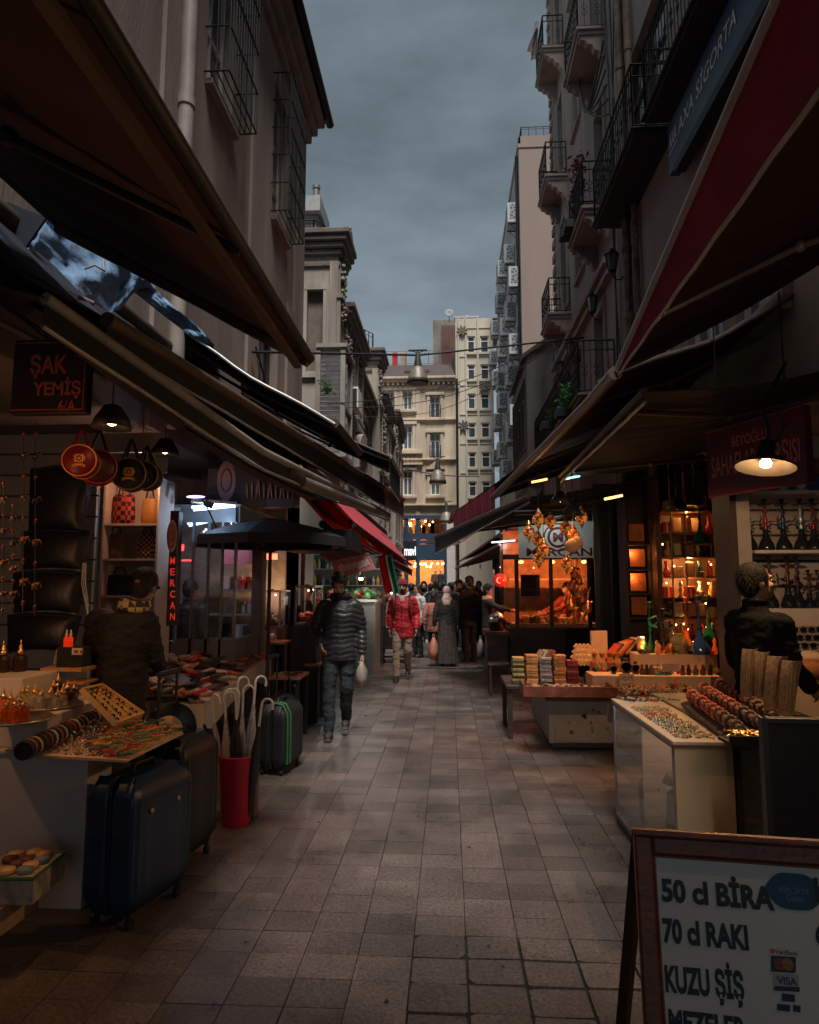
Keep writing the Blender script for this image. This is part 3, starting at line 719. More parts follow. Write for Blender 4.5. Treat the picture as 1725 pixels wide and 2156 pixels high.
kh=[(a,b,EZ(y0),EZ(y1)) for a,b in cols for y0,y1 in rws]
m=MB();K.wall(m,kx0,kx1,0,kt,kh,.2);m.add([K.p(kx0,0),K.p(kx0,0,-6),K.p(kx0,kt,-6),K.p(kx0,kt)],[(0,1,2,3)]);m.add([K.p(kx0,kt),K.p(kx1+3,kt),K.p(kx1+3,kt,-6),K.p(kx0,kt,-6)],[(0,1,2,3)])
m.build('wall',CREAM2,CB,world=True)
m=MB()
for px in(968,984,1010):K.box(m,EX(px)-.06,EX(px)+.06,3,kt,-.02,.12,b=.02)
for y0,y1 in rws:K.box(m,EX(968),kx1,EZ(y1)+.55,EZ(y1)+.62,-.02,.05)
for h in kh:K.box(m,h[0]-.1,h[1]+.1,h[2]-.16,h[2]-.003,-.02,.14)
m.build('rib',CREAM2,CB,world=True)
for h in kh:K.window(CB,h[0]+.01,h[1]-.01,h[2]+.01,h[3]-.01,-.14,WHITEP,GLASS,1,2,.07,sill=False)
for px,py in((976,696),(1024,814),(978,896)):
 m=MB()
 for k in range(8):
  a=k*math.pi/4+.2;m.ell(K.p(EX(px)+.24*math.cos(a),EZ(py)+.24*math.sin(a),.14),(.2,.03,.085),Matrix.Rotation(-a,3,'Y'),n=8,k=5)
 m.ell(K.p(EX(px),EZ(py),.15),(.09,.04,.09));m.build('flower_relief',STONE_D,CB,world=True)
m=MB();m.tube([K.p(EX(963),2,.1),K.p(EX(963),et,.1)],.09,8);m.build('drainpipe',IRON,CB,world=True)
DB=thing('rooftop_block','dull grey stair block standing behind the cream office building roof','building',(0,52,0))
m=MB();m.bb(PY(912,700,51.5).x,51.5,0,3,56,PY(930,674,51.5).z);m.build('wall',mat('grey_block',(.2,.18,.16),.9,var=.3,scale=1,stain=.5),DB,world=True)
m=MB();x0=PY(930,700,51.4).x
for k in range(7):m.bb(x0+k*.17,51.35,14,x0+k*.17+.12,51.49,PY(930,685,51.4).z)
m.build('cladding',mat('rust_cladding',(.13,.06,.05),.8,var=.3),DB,world=True)
d=thing('satellite_dish','grey satellite dish on the roof behind the cream office building','satellite dish',PY(946,668,50))
m=MB();m.lathe([(.01,0),(.2,.03),(.36,.1),(.36,.115),(.2,.045),(.01,.015)],(0,0,.3),16,rot=Matrix.Rotation(R(70),3,'X'));m.build('dish',C(.22,.23,.24,.7),d)
m=MB();m.tube([(0,.05,-.4),(0,.05,.3)],.03,6);m.build('mast',IRON,d)
d=thing('solar_heater','dark tilted solar water heater on the cream building roof','solar heater',(EX(988),47,kt))
m=MB();m.add([(-.9,-.6,.25),(.9,-.6,.25),(.9,.5,.85),(-.9,.5,.85),(-.9,-.6,.18),(.9,-.6,.18),(.9,.5,.78),(-.9,.5,.78)],[(0,1,2,3),(4,5,6,7),(0,1,5,4),(1,2,6,5),(2,3,7,6),(3,0,4,7)]);m.build('panel',C(.02,.022,.03,.5),d)
m=MB();m.tube([(-.9,.55,.9),(.9,.55,.9)],.22,10);m.build('tank',C(.2,.2,.2,.6),d)
m=MB()
for x in(-.8,.8):m.tube([(x,-.5,0),(x,-.5,.2)],.03,5);m.tube([(x,.5,0),(x,.5,.8)],.03,5)
m.build('frame',IRON,d)
d=thing('roof_cowl','metal chimney cowl sticking up over the cream building roof','chimney',(EX(990),48.5,kt))
m=MB();m.tube([(0,0,0),(0,0,1.3)],.16,10);m.build('flue',C(.25,.25,.25,.6),d)
m=MB();m.lathe([(.3,1.35),(.3,1.42),(.05,1.6)],n=12);m.build('cap',C(.25,.25,.25,.6),d)
# awnings
def cloth(name,col,rough=.85,transl=.25,stain=.35):
 return mat(name,col,rough,var=.22,scale=3.5,bump=.35,bscale=90,transl=transl,stain=stain,scol=[c*.45 for c in col],bdist=.004)
MAROON=cloth('maroon_canvas',(.16,.022,.03),transl=.12);MAROON2=cloth('maroon_valance',(.34,.018,.055),transl=.45,stain=.2)
BROWNC=cloth('brown_canvas',(.06,.026,.023),transl=.04)
NAVY=cloth('navy_canvas',(.012,.018,.032),transl=.05);ROSE=cloth('rose_canvas',(.58,.075,.10),transl=.3,stain=.15)
OLDROSE=cloth('faded_rose_canvas',(.5,.2,.2),transl=.4);BLUEC=cloth('blue_canvas',(.03,.09,.22),transl=.4);BLACKC=cloth('black_canvas',(.01,.01,.012),transl=.02)
REDC=cloth('red_canvas',(.075,.018,.016),transl=.08)
def awning(name,label,f0,f1,b0,b1,fab,bar=BROWNR,r=.045,sag=.06,rip=.012,nrip=9,vdrop=None,vm=None,hem=None,arms=True,grp=None,bars=None,side=None,roller=True,nu=56,hemr=.02):
 f0,f1,b0,b1=map(V,(f0,f1,b0,b1))
 bars=[V(p) for p in bars] if bars else[f0,f1]
 T=thing(name,label,'awning',b0.lerp(b1,.5),group=grp)
 seg=[(b-a).length for a,b in zip(bars,bars[1:])];tot=sum(seg)
 def fr(u):
  q=u*tot
  for a,b,l in zip(bars,bars[1:],seg):
   if q<=l+1e-9:return a.lerp(b,q/l)
   q-=l
  return bars[-1].copy()
 ph=rnd.uniform(0,6)
 def fn(u,v):
  p=fr(u).lerp(b0.lerp(b1,u),v)
  e=math.sin(math.pi*v)
  p.z-=sag*e*(1+.35*math.sin(7*u+ph))+rip*e**.6*(math.sin(u*nrip*6.28+ph+2.2*v)+.5*math.sin(u*nrip*15+v*3))+.022*e**.5*noise.noise((u*tot*2.2,v*2.5,ph))+.012*e**.5*noise.noise((u*tot*6+v*5,v*3,ph))
  return p
 m=MB();m.grid(fn,nu,10,thick=.005);m.build('canopy',fab,T,world=True)
 for k in range(1,int(tot/1.25)+1):
  u=k/(int(tot/1.25)+1);m=MB();m.tube([fn(u,v/10)-V((0,0,.004)) for v in range(11)],.007,5);m.build('seam',fab,T,world=True)
 m=MB();m.tube(bars,r,12)
 m.build('front_bar',bar,T,world=True)
 if hem:
  for u in(0,1):
   m=MB();m.tube([fn(u,v/10)+V((0,0,-.012)) for v in range(11)],hemr,6);m.build('side_hem',hem,T,world=True)
 if roller:
  m=MB();m.tube([b0+V((0,0,.06)),b1+V((0,0,.06))],.075,10);m.build('roller',bar,T,world=True)
 if arms:
  for u in(.12,.86):
   a=fr(u);c=b0.lerp(b1,u)+V((0,0,-.16));k=a.lerp(c,.5)+(bars[-1]-bars[0]).normalized()*(.28 if u<.5 else-.28)+V((0,0,-.07))
   m=MB();m.tube([c,k,a+V((0,0,-.03))],.022,6);m.ell(k,(.04,.04,.04),n=8,k=5);m.build('arm',bar,T,world=True)
 if vdrop:
  def vf(u,v):
   p=fr(u);d=vdrop[0]+(vdrop[1]-vdrop[0])*u
   return p+V((.003*math.sin(u*50+ph)*v,0,-r*.6-d*v))
  m=MB();m.grid(vf,60,5,thick=.004);q=m.build('valance',vm or fab,T,world=True)
  m=MB();m.tube([vf(i/60,1) for i in range(61)],.012,6);m.build('piping',ALU,q,world=True)
 if side:
  v1,drop,cm=side
  def sf(u,v):
   p=fn(0,u*v1);return p+V((0,.03*math.sin(u*34)*(.4+v),-.03-drop*v*(1+.06*math.sin(u*5))))
  m=MB();m.grid(sf,48,6,thick=.004);q=m.build('curtain',cm,T,world=True)
  m=MB();m.tube([sf(i/12,1) for i in range(13)],.022,8);m.build('weight_bar',ALU,q,world=True)
 return T
awning('awning','large brown striped awning overhead, nearest on the left under the barred windows',(-.86,-6,3.06),(-.86,3.99,3.06),(-2.54,-6,4.0),(-2.54,3.99,4.0),BROWNC,mat('dark_bar',(.009,.009,.01),.6,.0),.03,.025,.02,16,hem=BROWNR,nu=90,hemr=.05)
m=MB();m.bb(-.955,-6,2.995,-.915,3.98,3.025);o=m.build('hem_rail',BROWNR,bpy.data.objects['awning'],world=True)
for y in(-4,-1,1.5,3.6):
 m=MB();m.tube([(-2.97,y,4.25),(-2.5,y,4.06)],.03,6);m.build('wall_bracket',BROWNR,bpy.data.objects['awning'],world=True)
awning('awning','narrow dark awning with a pale edge just beyond the blue tarpaulin',(-1.17,6.7,3.32),(-1.12,8.25,3.32),(-2.97,6.7,4.5),(-2.97,8.25,4.5),NAVY,BROWNR,.045,.05,.02,4,hem=ALU)
awning('awning','navy awning with a short end valance, high on the left above the lamp lit rail',(-.82,9.2,3.46),(-.8,10.9,3.46),(-2.97,9.2,4.6),(-2.97,10.9,4.6),NAVY,ALU,.035,.06,.02,5,vdrop=(.42,.42),vm=NAVY,hem=BROWNR)
p0,p1=PX(225,672,-1.75),PX(850,1052,-.9)
awning('awning','long navy awning with a frayed hem above the pale railed awning on the left',p0,p1,(-2.97,p0.y,4.05),(-2.97,p1.y,4.2),NAVY,BROWNR,.04,.1,.02,20,vdrop=(.1,.34),vm=BLACKC,nu=70)
p0,p1=PX(95,627,-1.85),PX(820,1082,-1.05)
awning('awning','long low awning with a pale front rail over the left stalls',p0,p1,(-2.97,p0.y,3.55),(-2.97,p1.y,3.5),BLACKC,mat('worn_rail',(.21,.195,.19),.6,0,var=.3,scale=4,stain=.4),.03,.12,.02,20,vdrop=(.12,.12),vm=BLACKC,nu=70,bars=[p0,PX(551,949,-1.38),p1])
T3=bpy.data.objects['awning.004']
m=MB();m.tube([PX(60,650,-2.0),PX(215,770,-1.9),PX(376,893,-1.78)],.045,4,smooth=False);m.tube([PX(384,905,-1.78),PX(520,985,-1.6),PX(655,1050,-1.45)],.035,4,smooth=False);m.build('lower_rail',BROWNR,T3,world=True)
m=MB();m.tube([PX(628,1011,-1.35),PX(816,1086,-1.02)],.06,14);m.build('roller_case',mat('roller_case',(.16,.14,.135),.6,.0),T3,world=True)
m=MB();m.tube([PX(596,988,-1.4),PX(630,1012,-1.35)],.072,14);m.build('end_cap',BLACK,T3,world=True)
F1=PX(1303,775,1.3);Fm=PX(1640,0,1.25)
dR=(Fm-F1)/(F1.y-Fm.y);F0_=Fm+dR*(Fm.y-.7)
R1=awning('awning','large maroon awning with a white piped valance, nearest on the right',F0_,F1,(3.17,F0_.y,4.45),(3.17,F1.y,4.3),BROWNC,ALU,.03,.06,.015,14,vdrop=(.84,.03),vm=MAROON2,hem=BROWNR,nu=80)
awning('awning','added maroon awning, unseen behind the viewer, shading the street in front',(-.75,-2.4,4.15),(-.75,1.35,4.15),(3.17,-2.4,4.5),(3.17,1.2,4.5),REDC,ALU,.03,.06,.015,14,nu=50)  # added out of view to keep the sun off the foreground paving
p0,p1=PX(1240,850,1.3),PX(1040,1046,.75)
awning('awning','long dark red awning with a thick front tube, second on the right',p0,p1,(3.17,p0.y,4.32),(3.17,p1.y,4.15),REDC,mat('dark_tube',(.2,.13,.12),.4,.3),.055,.07,.018,10,hem=BROWNR,bars=[PX(1296,785,1.32),p0,p1],nu=70,hemr=.03)
p0,p1=V((1.02,8.4,2.76)),PY(917,1131,12)
awning('awning','low black awning with a fringed tip reaching into the street, right side',p0,p1,(3.17,8.4,3.15),(3.17,12.6,3.15),BLACKC,BROWNR,.035,.06,.012,8,vdrop=(.05,.28),vm=BLACKC)
awning('awning','awning with a maroon side curtain and a pale weight bar, right side',PY(955,1078,13),PY(947,1100,16),(3.17,13,5.25),(3.17,16,5.25),BLACKC,BROWNR,.04,.02,.01,5,side=(.265,.62,cloth('dark_red_curtain',(.16,.018,.035),transl=.3,stain=.6)))
awning('awning','dark blue awning with a bright edge light, far right beyond the fish kiosk',PY(1062,1118,14),PY(968,1182,20),(3.1,14,3.5),(3.1,20,3.5),NAVY,ALU,.03,.05,.01,6)
awning('awning','striped rose awning under the dark blue one, far right',PY(1052,1146,14.2),PY(960,1197,20),(3.1,14.2,2.95),(3.1,20,3.0),OLDROSE,ALU,.03,.04,.01,6,arms=False)
awning('awning','bright rose awning, nearer of the two low ones behind the black parasol',PY(712,1124,12),PY(800,1167,16),(-2.95,12,3.6),(-2.6,16,3.5),ROSE,BLACK,.022,.03,.01,8,arms=False,vdrop=(.03,.03))
awning('awning','bright rose awning, farther of the two low ones on the left',PY(803,1168,16.4),PY(868,1201,23),(-2.6,16.4,3.45),(-2.2,23,3.2),ROSE,BLACK,.03,.03,.01,8,arms=False,vdrop=(.16,.16),vm=ROSE)
awning('awning','rose awning with a rolled front above the other rose awnings',PY(738,1098,12.5),PY(866,1190,24),(-2.95,12.5,4.1),(-2.3,24,3.5),ROSE,BLACK,.04,.03,.01,8,arms=False)
awning('awning','black canopy low over the bracelet racks and the market sign',(1.4,4.7,3.02),(1.4,8.3,3.0),(3.17,4.7,3.3),(3.17,8.3,3.3),BLACKC,BROWNR,.03,.05,.012,8,vdrop=(.06,.06),vm=BLACKC)
awning('awning','blue awning beneath the rose ones on the left',PY(742,1160,12),PY(846,1213,20),(-2.3,12,2.7),(-1.7,20,2.35),BLUEC,BLACK,.02,.03,.006,6,arms=False)
T=awning('awning','small faded rose awning with worn white lettering on its valance',PY(697,1183,9),PY(778,1166,9.5),PY(655,1153,9.7),PY(750,1138,10.2),OLDROSE,ALU,.012,.02,.005,3,arms=False,roller=False,nu=16)
m=MB();a,b=PY(697,1184,9),PY(778,1167,9.5)
m.grid(lambda u,v:a.lerp(b,u)+V((.10*v,-.04*v,-.21*v)),12,3,thick=.003);vl=m.build('valance',OLDROSE,T,world=True)
m=MB();rr_=random.Random(9)
for k in range(16):
 u=.12+k*.05;p=a.lerp(b,u);h0,h1=rr_.uniform(.05,.08),rr_.uniform(.13,.16)
 for s_ in(0,.016):
  m.tube([p+V((.10*h0/.21+s_,-.04*h0/.21-.008,-h0)),p+V((.10*h1/.21+(s_ if k%3 else .02-s_),-.04*h1/.21-.008,-h1))],.005,4)
m.build('worn_lettering',mat('worn_white',(.7,.6,.58),.8),vl,world=True)
tp=[(30,500),(95,456),(190,518),(258,562),(296,566),(322,604),(372,650),(425,695),(452,727)]
bt=[(38,532),(72,552),(150,615),(225,662),(258,648),(280,612),(345,664),(408,712),(448,733)]
def pl(P,u):
 q=u*(len(P)-1);i=min(int(q),len(P)-2);t=q-i
 return(P[i][0]*(1-t)+P[i+1][0]*t,P[i][1]*(1-t)+P[i+1][1]*t)
def tarp(u,v):
 a=pl(tp,u);b=pl(bt,u);x,y=a[0]*(1-v)+b[0]*v,a[1]*(1-v)+b[1]*v
 Y=4.2+2.1*u+.05*math.sin(u*31+3*v)+.03*abs(math.sin(u*40-5*v))+.05*noise.noise((u*16,v*5,2))+.03*noise.noise((u*40,v*12,7))-.25*v*(1-u)
 return PY(x,y,Y)
m=MB();m.grid(tarp,90,16,thick=.004)
solo(m,'tarpaulin','crumpled dirty blue tarpaulin thrown over the awning frames on the left','tarpaulin',mat('tarp_blue',(.15,.25,.40),.8,var=.35,scale=9,bump=.6,bscale=11,stain=.12,scol=(.4,.4,.4),bdist=.03,spec=.2),PY(240,600,5.5))
m=MB();m.tube([PY(178,566,4.6),PY(200,558,4.6),PY(220,570,4.65),PY(216,545,4.7),PY(218,528,4.8)],.008,6)
solo(m,'cable','loose pale cable looped over the blue tarpaulin','cable',PIPE,PY(200,560,5.1))
m=MB();m.box(PY(120,622,4.4),(.55,.35,.07),Matrix.Rotation(R(24),3,'Y'));m.box(PY(60,575,4.4),(.9,.05,.04),Matrix.Rotation(R(30),3,'Y'));m.tube([PY(0,520,4.3),PY(110,600,4.4),PY(198,640,4.5)],.022,6)
solo(m,'folded_awning','bare dark folding awning frame below the blue tarpaulin','frame',BROWNR,PY(120,622,4.4))
m=MB();NV=[PY(-40,400,4.12),PY(52,440,4.12),PY(97,457,4.14),PY(36,545,4.1),PY(-40,530,4.08)]
m.add(NV+[v_+V((0,.02,0)) for v_ in NV],[(0,1,2,3,4),(9,8,7,6,5)]+[(i,(i+1)%5,5+(i+1)%5,5+i) for i in range(5)])
solo(m,'hung_cloth','dark navy sheet hung beside the blue tarpaulin at the left edge','cloth',NAVY,NV[1])
# wires and street lamps over the street
def wire(label,pts,r=.012,sag=.15,mt=BLACK):
 m=MB();P=[]
 for a,b in zip(pts,pts[1:]):
  a,b=V(a),V(b)
  P+=[a.lerp(b,t/10)-V((0,0,sag*math.sin(math.pi*t/10))) for t in range(10 if b is not V(pts[-1]) else 11)]
 P.append(V(pts[-1]));m.tube(P,r,5)
 return solo(m,'overhead_wire',label,'wire',mt,pts[0])
wire('thick dark wire crossing the street that carries the nearest hanging lamp',[PX(528,741,LX+.02),PY(880,748,14),PX(1230,711,RX-.05)],.022,.0)
wire('dark wire carrying the smaller second hanging lamp',[PY(835,982,25),PY(922,1000,25),PY(1010,1003,25)],.02,.02)
wire('thin wire sloping across the front of the ornate buildings',[PX(690,850,LX),PX(1230,680,RX)],.01,.5)
wire('thin wire just below the sloping one',[PX(695,858,LX),PX(1225,700,RX)],.01,.6)
wire('low thin wire from the arch to the balcony lamps',[PX(705,872,LX),PX(1210,690,RX)],.008,.9)
m=MB();m.tube([PX(525,741,LX)+V((0,.3,.2)),PX(548,790,LX)+V((.06,0,0)),PX(552,820,LX)+V((.03,.1,-.6))],.016,6)
solo(m,'wall_cable','dark cable sagging down the rendered wall near the wire hook','cable',BLACK,PX(540,780,LX))
LAMPM=mat('lamp_bronze',(.06,.065,.055),.5,.4,var=.3,scale=12);LAMPB=mat('lamp_bowl',(.22,.19,.15),.5,.3,var=.3,scale=8)
def hung(label,p,s):
 T=thing('street_lamp',label,'street lamp',p,group='lamps hung on wires over the street')
 m=MB();m.lathe([(.055,1.0),(.09,.8),(.13,.55),(.13,.5)],n=16);m.box((0,0,1.06),(.6,.1,.03));m.tube([(0,0,1),(0,0,1.06)],.02,6)
 for x in(-.2,.2):m.tube([(x,0,1.05),(0,0,.96)],.012,5)
 m.build('hanger',LAMPM,T)
 m=MB();m.lathe([(.13,.52),(.2,.45),(.27,.3),(.33,.1)],n=24);m.build('bowl',LAMPB,T)
 m=MB();m.lathe([(.33,.1),(.345,.05),(.345,-.02),(.3,-.03),(.05,-.01)],n=24);m.build('rim',LAMPM,T)
 T.scale=(s,s,s);return T
hung('big cone shaped street lamp on the thick wire over the street',PY(880,806,13.9),.68)
hung('small cone shaped street lamp on the second wire, below the big one',PY(922,1017,25),.95)
hung('smallest street lamp low in front of the blue shop front',PY(940,1100,33),1.0)
lan=thing('wall_lantern','x','lantern',(0,0,0),group='black lanterns along the rose wall')
m=MB();m.lathe([(.001,.3),(.03,.27),(.06,.22),(.13,.18),(.13,.16)],n=6,smooth=False);m.lathe([(.06,-.16),(.075,-.13),(.02,-.18),(.001,-.24)],n=6,smooth=False)
for k in range(6):
 a=k*math.pi/3;m.tube([(.115*math.cos(a),.115*math.sin(a),.16),(.068*math.cos(a),.068*math.sin(a),-.14)],.008,4)
m.build('frame',IRON,lan)
m=MB();m.lathe([(.065,-.14),(.108,.16)],n=6,smooth=False);m.build('pane',GLASS_B,lan)
m=MB();m.tube([(0,0,-.2),(.05,0,-.3),(.15,0,-.3),(.22,0,-.2)],.014,6);m.tube([(.22,0,-.26),(.22,0,-.08)],.03,6);m.build('bracket',IRON,lan)
for i,(px,py) in enumerate(((1289,555),(1247,643),(1203,738),(1179,778))):
 p=PX(px,py,RX-.25);lab='black wall lantern on the rose building, %s'%('highest and nearest beside the drainpipe','second from the nearest','third from the nearest, behind the wire','farthest of the row')[i]
 o=lan if i==0 else dup(lan,lab)
 o['label']=lab;o.location=p
def plant(label,p,col,n=120,r=(.25,.25,.35),leaf=.06,seed=1,name='potted_plant',pot=True,stems=5,cat='plant'):
 T=thing(name,label,cat,p);q=random.Random(seed)
 m=MB()
 for k in range(n):
  c=V((q.gauss(0,r[0]*.5),q.gauss(0,r[1]*.5),r[2]*q.uniform(.15,1.6)));a=V((q.uniform(-1,1),q.uniform(-1,1),q.uniform(-.6,.6))).normalized();b=a.cross(V((q.uniform(-1,1),q.uniform(-1,1),1))).normalized()
  l_=leaf*q.uniform(.6,1.3);m.add([c-a*l_,c+b*l_*.45,c+a*l_,c-b*l_*.45+V((0,0,l_*.2))],[(0,1,2,3)])
 m.build('foliage',mat('leaf',col,.6,var=.6,scale=9,transl=.3),T)
 m=MB()
 for k in range(stems):m.tube([(0,0,0),(q.uniform(-r[0],r[0])*.6,q.uniform(-r[1],r[1])*.6,r[2]*1.4)],.008,4)
 m.build('stem',DARKW,T)
 if pot:
  m=MB();m.bb(-.3,-.12,-.2,.3,.12,0,b=.02);m.build('planter',BLACK,T)
 return T
plant('potted shrub with dry red leaves on the upper near balcony',(2.75,13.3,9.2),(.16,.03,.025),220,(.16,.25,.9),.07,2)
plant('green balcony plant beside the red leaved shrub',(2.7,13.6,9.15),(.03,.09,.04),90,(.12,.2,.2),.05,3)
plant('bright green leafy plant trailing over the terrace railing',PX(1200,850,2.5)+V((0,0,-.1)),(.05,.2,.05),260,(.18,.35,.3),.06,4)
plant('second green plant lower along the terrace railing',PX(1165,880,2.5)+V((0,0,-.1)),(.05,.17,.05),160,(.15,.4,.2),.06,5)
plant('small green plant behind the dark red awning edge',PX(1285,830,2.7),(.05,.2,.06),90,(.15,.15,.2),.05,6)
plant('tuft of weeds hanging on the arch of the ornate building',PX(690,830,-2.6),(.06,.15,.03),90,(.15,.25,.15),.05,7,pot=False)
plant('moss tuft on the cornice corner of the nearest ornate building',PX(733,575,-2.45),(.04,.08,.025),50,(.04,.04,.22),.04,8,pot=False)
m=MB();m.grid(lambda u,v:V((2.5-.25*v*u,17.0-.25*u,16.9-.9*v+.1*math.sin(9*u)))+V((.05*math.sin(14*u+4*v),0,0)),10,10,thick=.004)
solo(m,'hung_cloth','pale cloth flapping from the top far balcony','cloth',mat('pale_cloth',(.4,.32,.3),.9,transl=.3),(2.5,17,16.5))
T=thing('blue_sign','dark blue sign with white lettering under the nearest right balcony','sign',(3.0,7.2,7.3))
m=MB();SGN=FC((3.0,5.2,7.12),(0,1,0),(-1,0,0));m.bb(3.0,5.2,7.12,3.14,8.6,7.82,b=.01);m.build('panel',mat('sign_blue',(.02,.045,.12),.4,var=.1),T,world=True)
m=MB();m.text('AXA SİGORTA',(2.995,8.2,7.42),(0,-1,0),(0,0,1),w=1.75,h=.26,shear=.25,bold=.01);m.build('lettering',mat('sign_letter',(.75,.75,.78),.5,var=0),T,world=True)
m=MB();m.text('AXA',(2.995,8.54,7.44),(0,-1,0),(0,0,1),w=.28,h=.2,shear=.3,bold=.02);m.bb(2.99,8.22,7.38,2.998,8.56,7.395);m.build('emblem',mat('sign_letter',(.75,.75,.78),.5,var=0),T,world=True)
m=MB();m.bb(2.96,5.3,6.98,3.1,8.3,7.1);m.build('light_box',BLACK,T,world=True)
# left side stalls and goods
def cm(*c,**k):return C(*c,**k)
p=PZ(170,1916,0);CX,CY=p.x,p.y
T=thing('display_cabinet','plain white display cabinet carrying the bead trays, front left','cabinet',(CX-.6,CY+.3,0))
m=MB();m.bb(-3.2,CY,0.0,CX,CY+.018,.765,b=.003);m.bb(CX-.018,CY+.02,0,CX,CY+.25,.765);m.bb(-3.2,CY+.5,0,CX-.02,CY+.52,.765);m.build('carcass',CABW,T,world=True)
m=MB();m.bb(-3.2,CY-.012,.766,CX+.012,CY+.8,.785,b=.003);m.build('top',CABW,T,world=True)
T=thing('display_step','white stepped riser on the cabinet carrying the perfume trays','riser',(-2.7,CY+.4,.786))
m=MB();m.bb(-3.2,CY+.05,.787,-2.15,CY+.75,.95,b=.004);m.build('lower_step',CABW,T,world=True)
m=MB();m.bb(-3.2,CY+.38,.951,-2.52,CY+.74,1.1,b=.004);m.build('upper_step',CABW,T,world=True)
bc=[PZ(60,1594,.79),PZ(264,1606,.79),PZ(386,1546,.79),PZ(205,1500,.79)]
T=thing('bead_tray','pale board heaped with silver beads and coloured thread bracelets, overhanging the cabinet','tray',bc[1])
m=MB();m.add(bc+[q+V((0,0,.012)) for q in bc],[(3,2,1,0),(4,5,6,7),(0,1,5,4),(1,2,6,5),(2,3,7,6),(3,0,4,7)]);m.build('board',mat('pale_wood',(.62,.42,.28),.55,var=.15),T,world=True)
def bil(c,u,v):return c[0].lerp(c[1],u).lerp(c[3].lerp(c[2],u),v)
def islandmat(name,cols,rough=.3,metal=0.,emit=0):
 mm=bpy.data.materials.new(name);mm.use_nodes=True;t=mm.node_tree;b=t.nodes['Principled BSDF']
 g_=t.nodes.new('ShaderNodeNewGeometry');r=t.nodes.new('ShaderNodeValToRGB');r.color_ramp.interpolation='CONSTANT'
 for i,c in enumerate(cols):
  e=r.color_ramp.elements[i] if i<2 else r.color_ramp.elements.new(i/len(cols))
  e.position=i/len(cols);e.color=(*c,1)
 t.links.new(g_.outputs['Random Per Island'],r.inputs[0]);t.links.new(r.outputs[0],b.inputs['Base Color'])
 b.inputs['Roughness'].default_value=rough;b.inputs['Metallic'].default_value=metal
 if emit:t.links.new(r.outputs[0],b.inputs['Emission Color']);b.inputs['Emission Strength'].default_value=emit
 return mm
q=random.Random(11);m=MB()
for k in range(1500):
 u,v=q.random(),q.random()
 if u>.72-.35*v:continue
 z=.012+.085*max(0,math.sin(3.14*min(1,u*1.3))*math.sin(3.14*v))*q.random()
 m.ell(bil(bc,u,.03+v*.94)+V((0,0,z)),(q.uniform(.004,.0075),)*3,n=6,k=4)
o=solo(m,'bead_heap','glittering silver grey beads spilled over the board','beads',islandmat('silver_beads',[(.7,.66,.6),(.35,.36,.36),(.8,.72,.6),(.16,.26,.26),(.5,.2,.18),(.6,.62,.6),(.9,.85,.8)],.16,.7),bc[0]);o['kind']='stuff'
m=MB()
for k in range(300):
 u,v=q.random(),q.random()
 if u<.55-.42*v:continue
 c=bil(bc,min(.97,u),.05+v*.9)+V((0,0,q.uniform(.015,.06)));a=q.gauss(.6,.35);l_=q.uniform(.02,.045)
 d=V((math.cos(a),math.sin(a),0));e=V((-d.y,d.x,0))
 m.tube([c+d*(l_*math.cos(t))+e*(.011*math.sin(t))+V((0,0,.004*math.sin(t*3+k))) for t in[i*.698 for i in range(10)]],.0036,5,caps=False)
o=solo(m,'thread_heap','heap of orange red and teal thread bracelets on the street end of the board','bracelets',islandmat('threads',[(.6,.2,.04),(.65,.33,.06),(.4,.05,.03),(.06,.25,.24),(.55,.1,.05),(.15,.3,.12),(.05,.12,.22),(.7,.45,.12)],.6),bc[1]);o['kind']='stuff'
rc=[PY(166,1456,3.72),PY(240,1531,3.66),PY(299,1508,3.95),PY(210,1446,4.02)]
T=thing('ring_tray','tilted yellow wooden tray with rows of dark rings propped above the beads','tray',rc[1])
nn=(rc[1]-rc[0]).cross(rc[3]-rc[0]).normalized();nn=nn if nn.z>0 else-nn
m=MB();m.add(rc+[c+nn*.006 for c in rc],[(0,1,2,3),(4,5,6,7)])
for a,b in zip(rc,rc[1:]+rc[:1]):
 d=(b-a);s_=nn.cross(d).normalized()*.012
 m.prism([(0,0),(1,0),(1,1),(0,1)],a,d,s_,nn*.028)
m.build('frame',mat('yellow_wood',(.62,.38,.14),.5,var=.2),T,world=True)
for i in range(4):
 for j in range(9):
  c=bil(rc,(j+.7)/9.6,(i+.7)/4.4)+nn*.012;a=(rc[1]-rc[0]).normalized()
  m=MB();m.tube([c+(a*math.cos(t)+nn*math.sin(t))*.011 for t in[k*.785 for k in range(9)]],.0045,5,caps=False);m.ell(c+nn*.011,(.007,.007,.007),n=6,k=4)
  m.build('ring',C(.02,.02,.022,.2) if(i+j)%3 else GOLD,T,world=True)
a,b=PZ(48,1582,.85),PZ(208,1506,.86)
T=thing('bracelet_roll','dark padded roll ringed with leather bracelets lying behind the beads','display roll',a)
m=MB();m.tube([a,b],.045,14);m.build('roll',BLACKF,T,world=True)
for k in range(15):
 c=a.lerp(b,(k+.8)/16.5);d=(b-a).normalized()*.007
 m=MB();m.tube([c-d,c+d],.0495,14);m.build('bracelet',C(*[(.25,.1,.06),(.5,.33,.2),(.05,.04,.04),(.3,.03,.03),(.55,.5,.42)][k%5],.6),T,world=True)
for lab,px,py,r in(('round silver tray under the amber perfume bottles',34,1517,.17),('round silver tray under the clear perfume bottles',108,1487,.16)):
 m=MB();m.lathe([(.001,0),(r,0),(r+.012,.012),(r+.008,.014),(r-.006,.004),(.001,.004)],n=28)
 solo(m,'round_tray',lab,'tray',STEEL,PZ(px,py,.952),local=True)
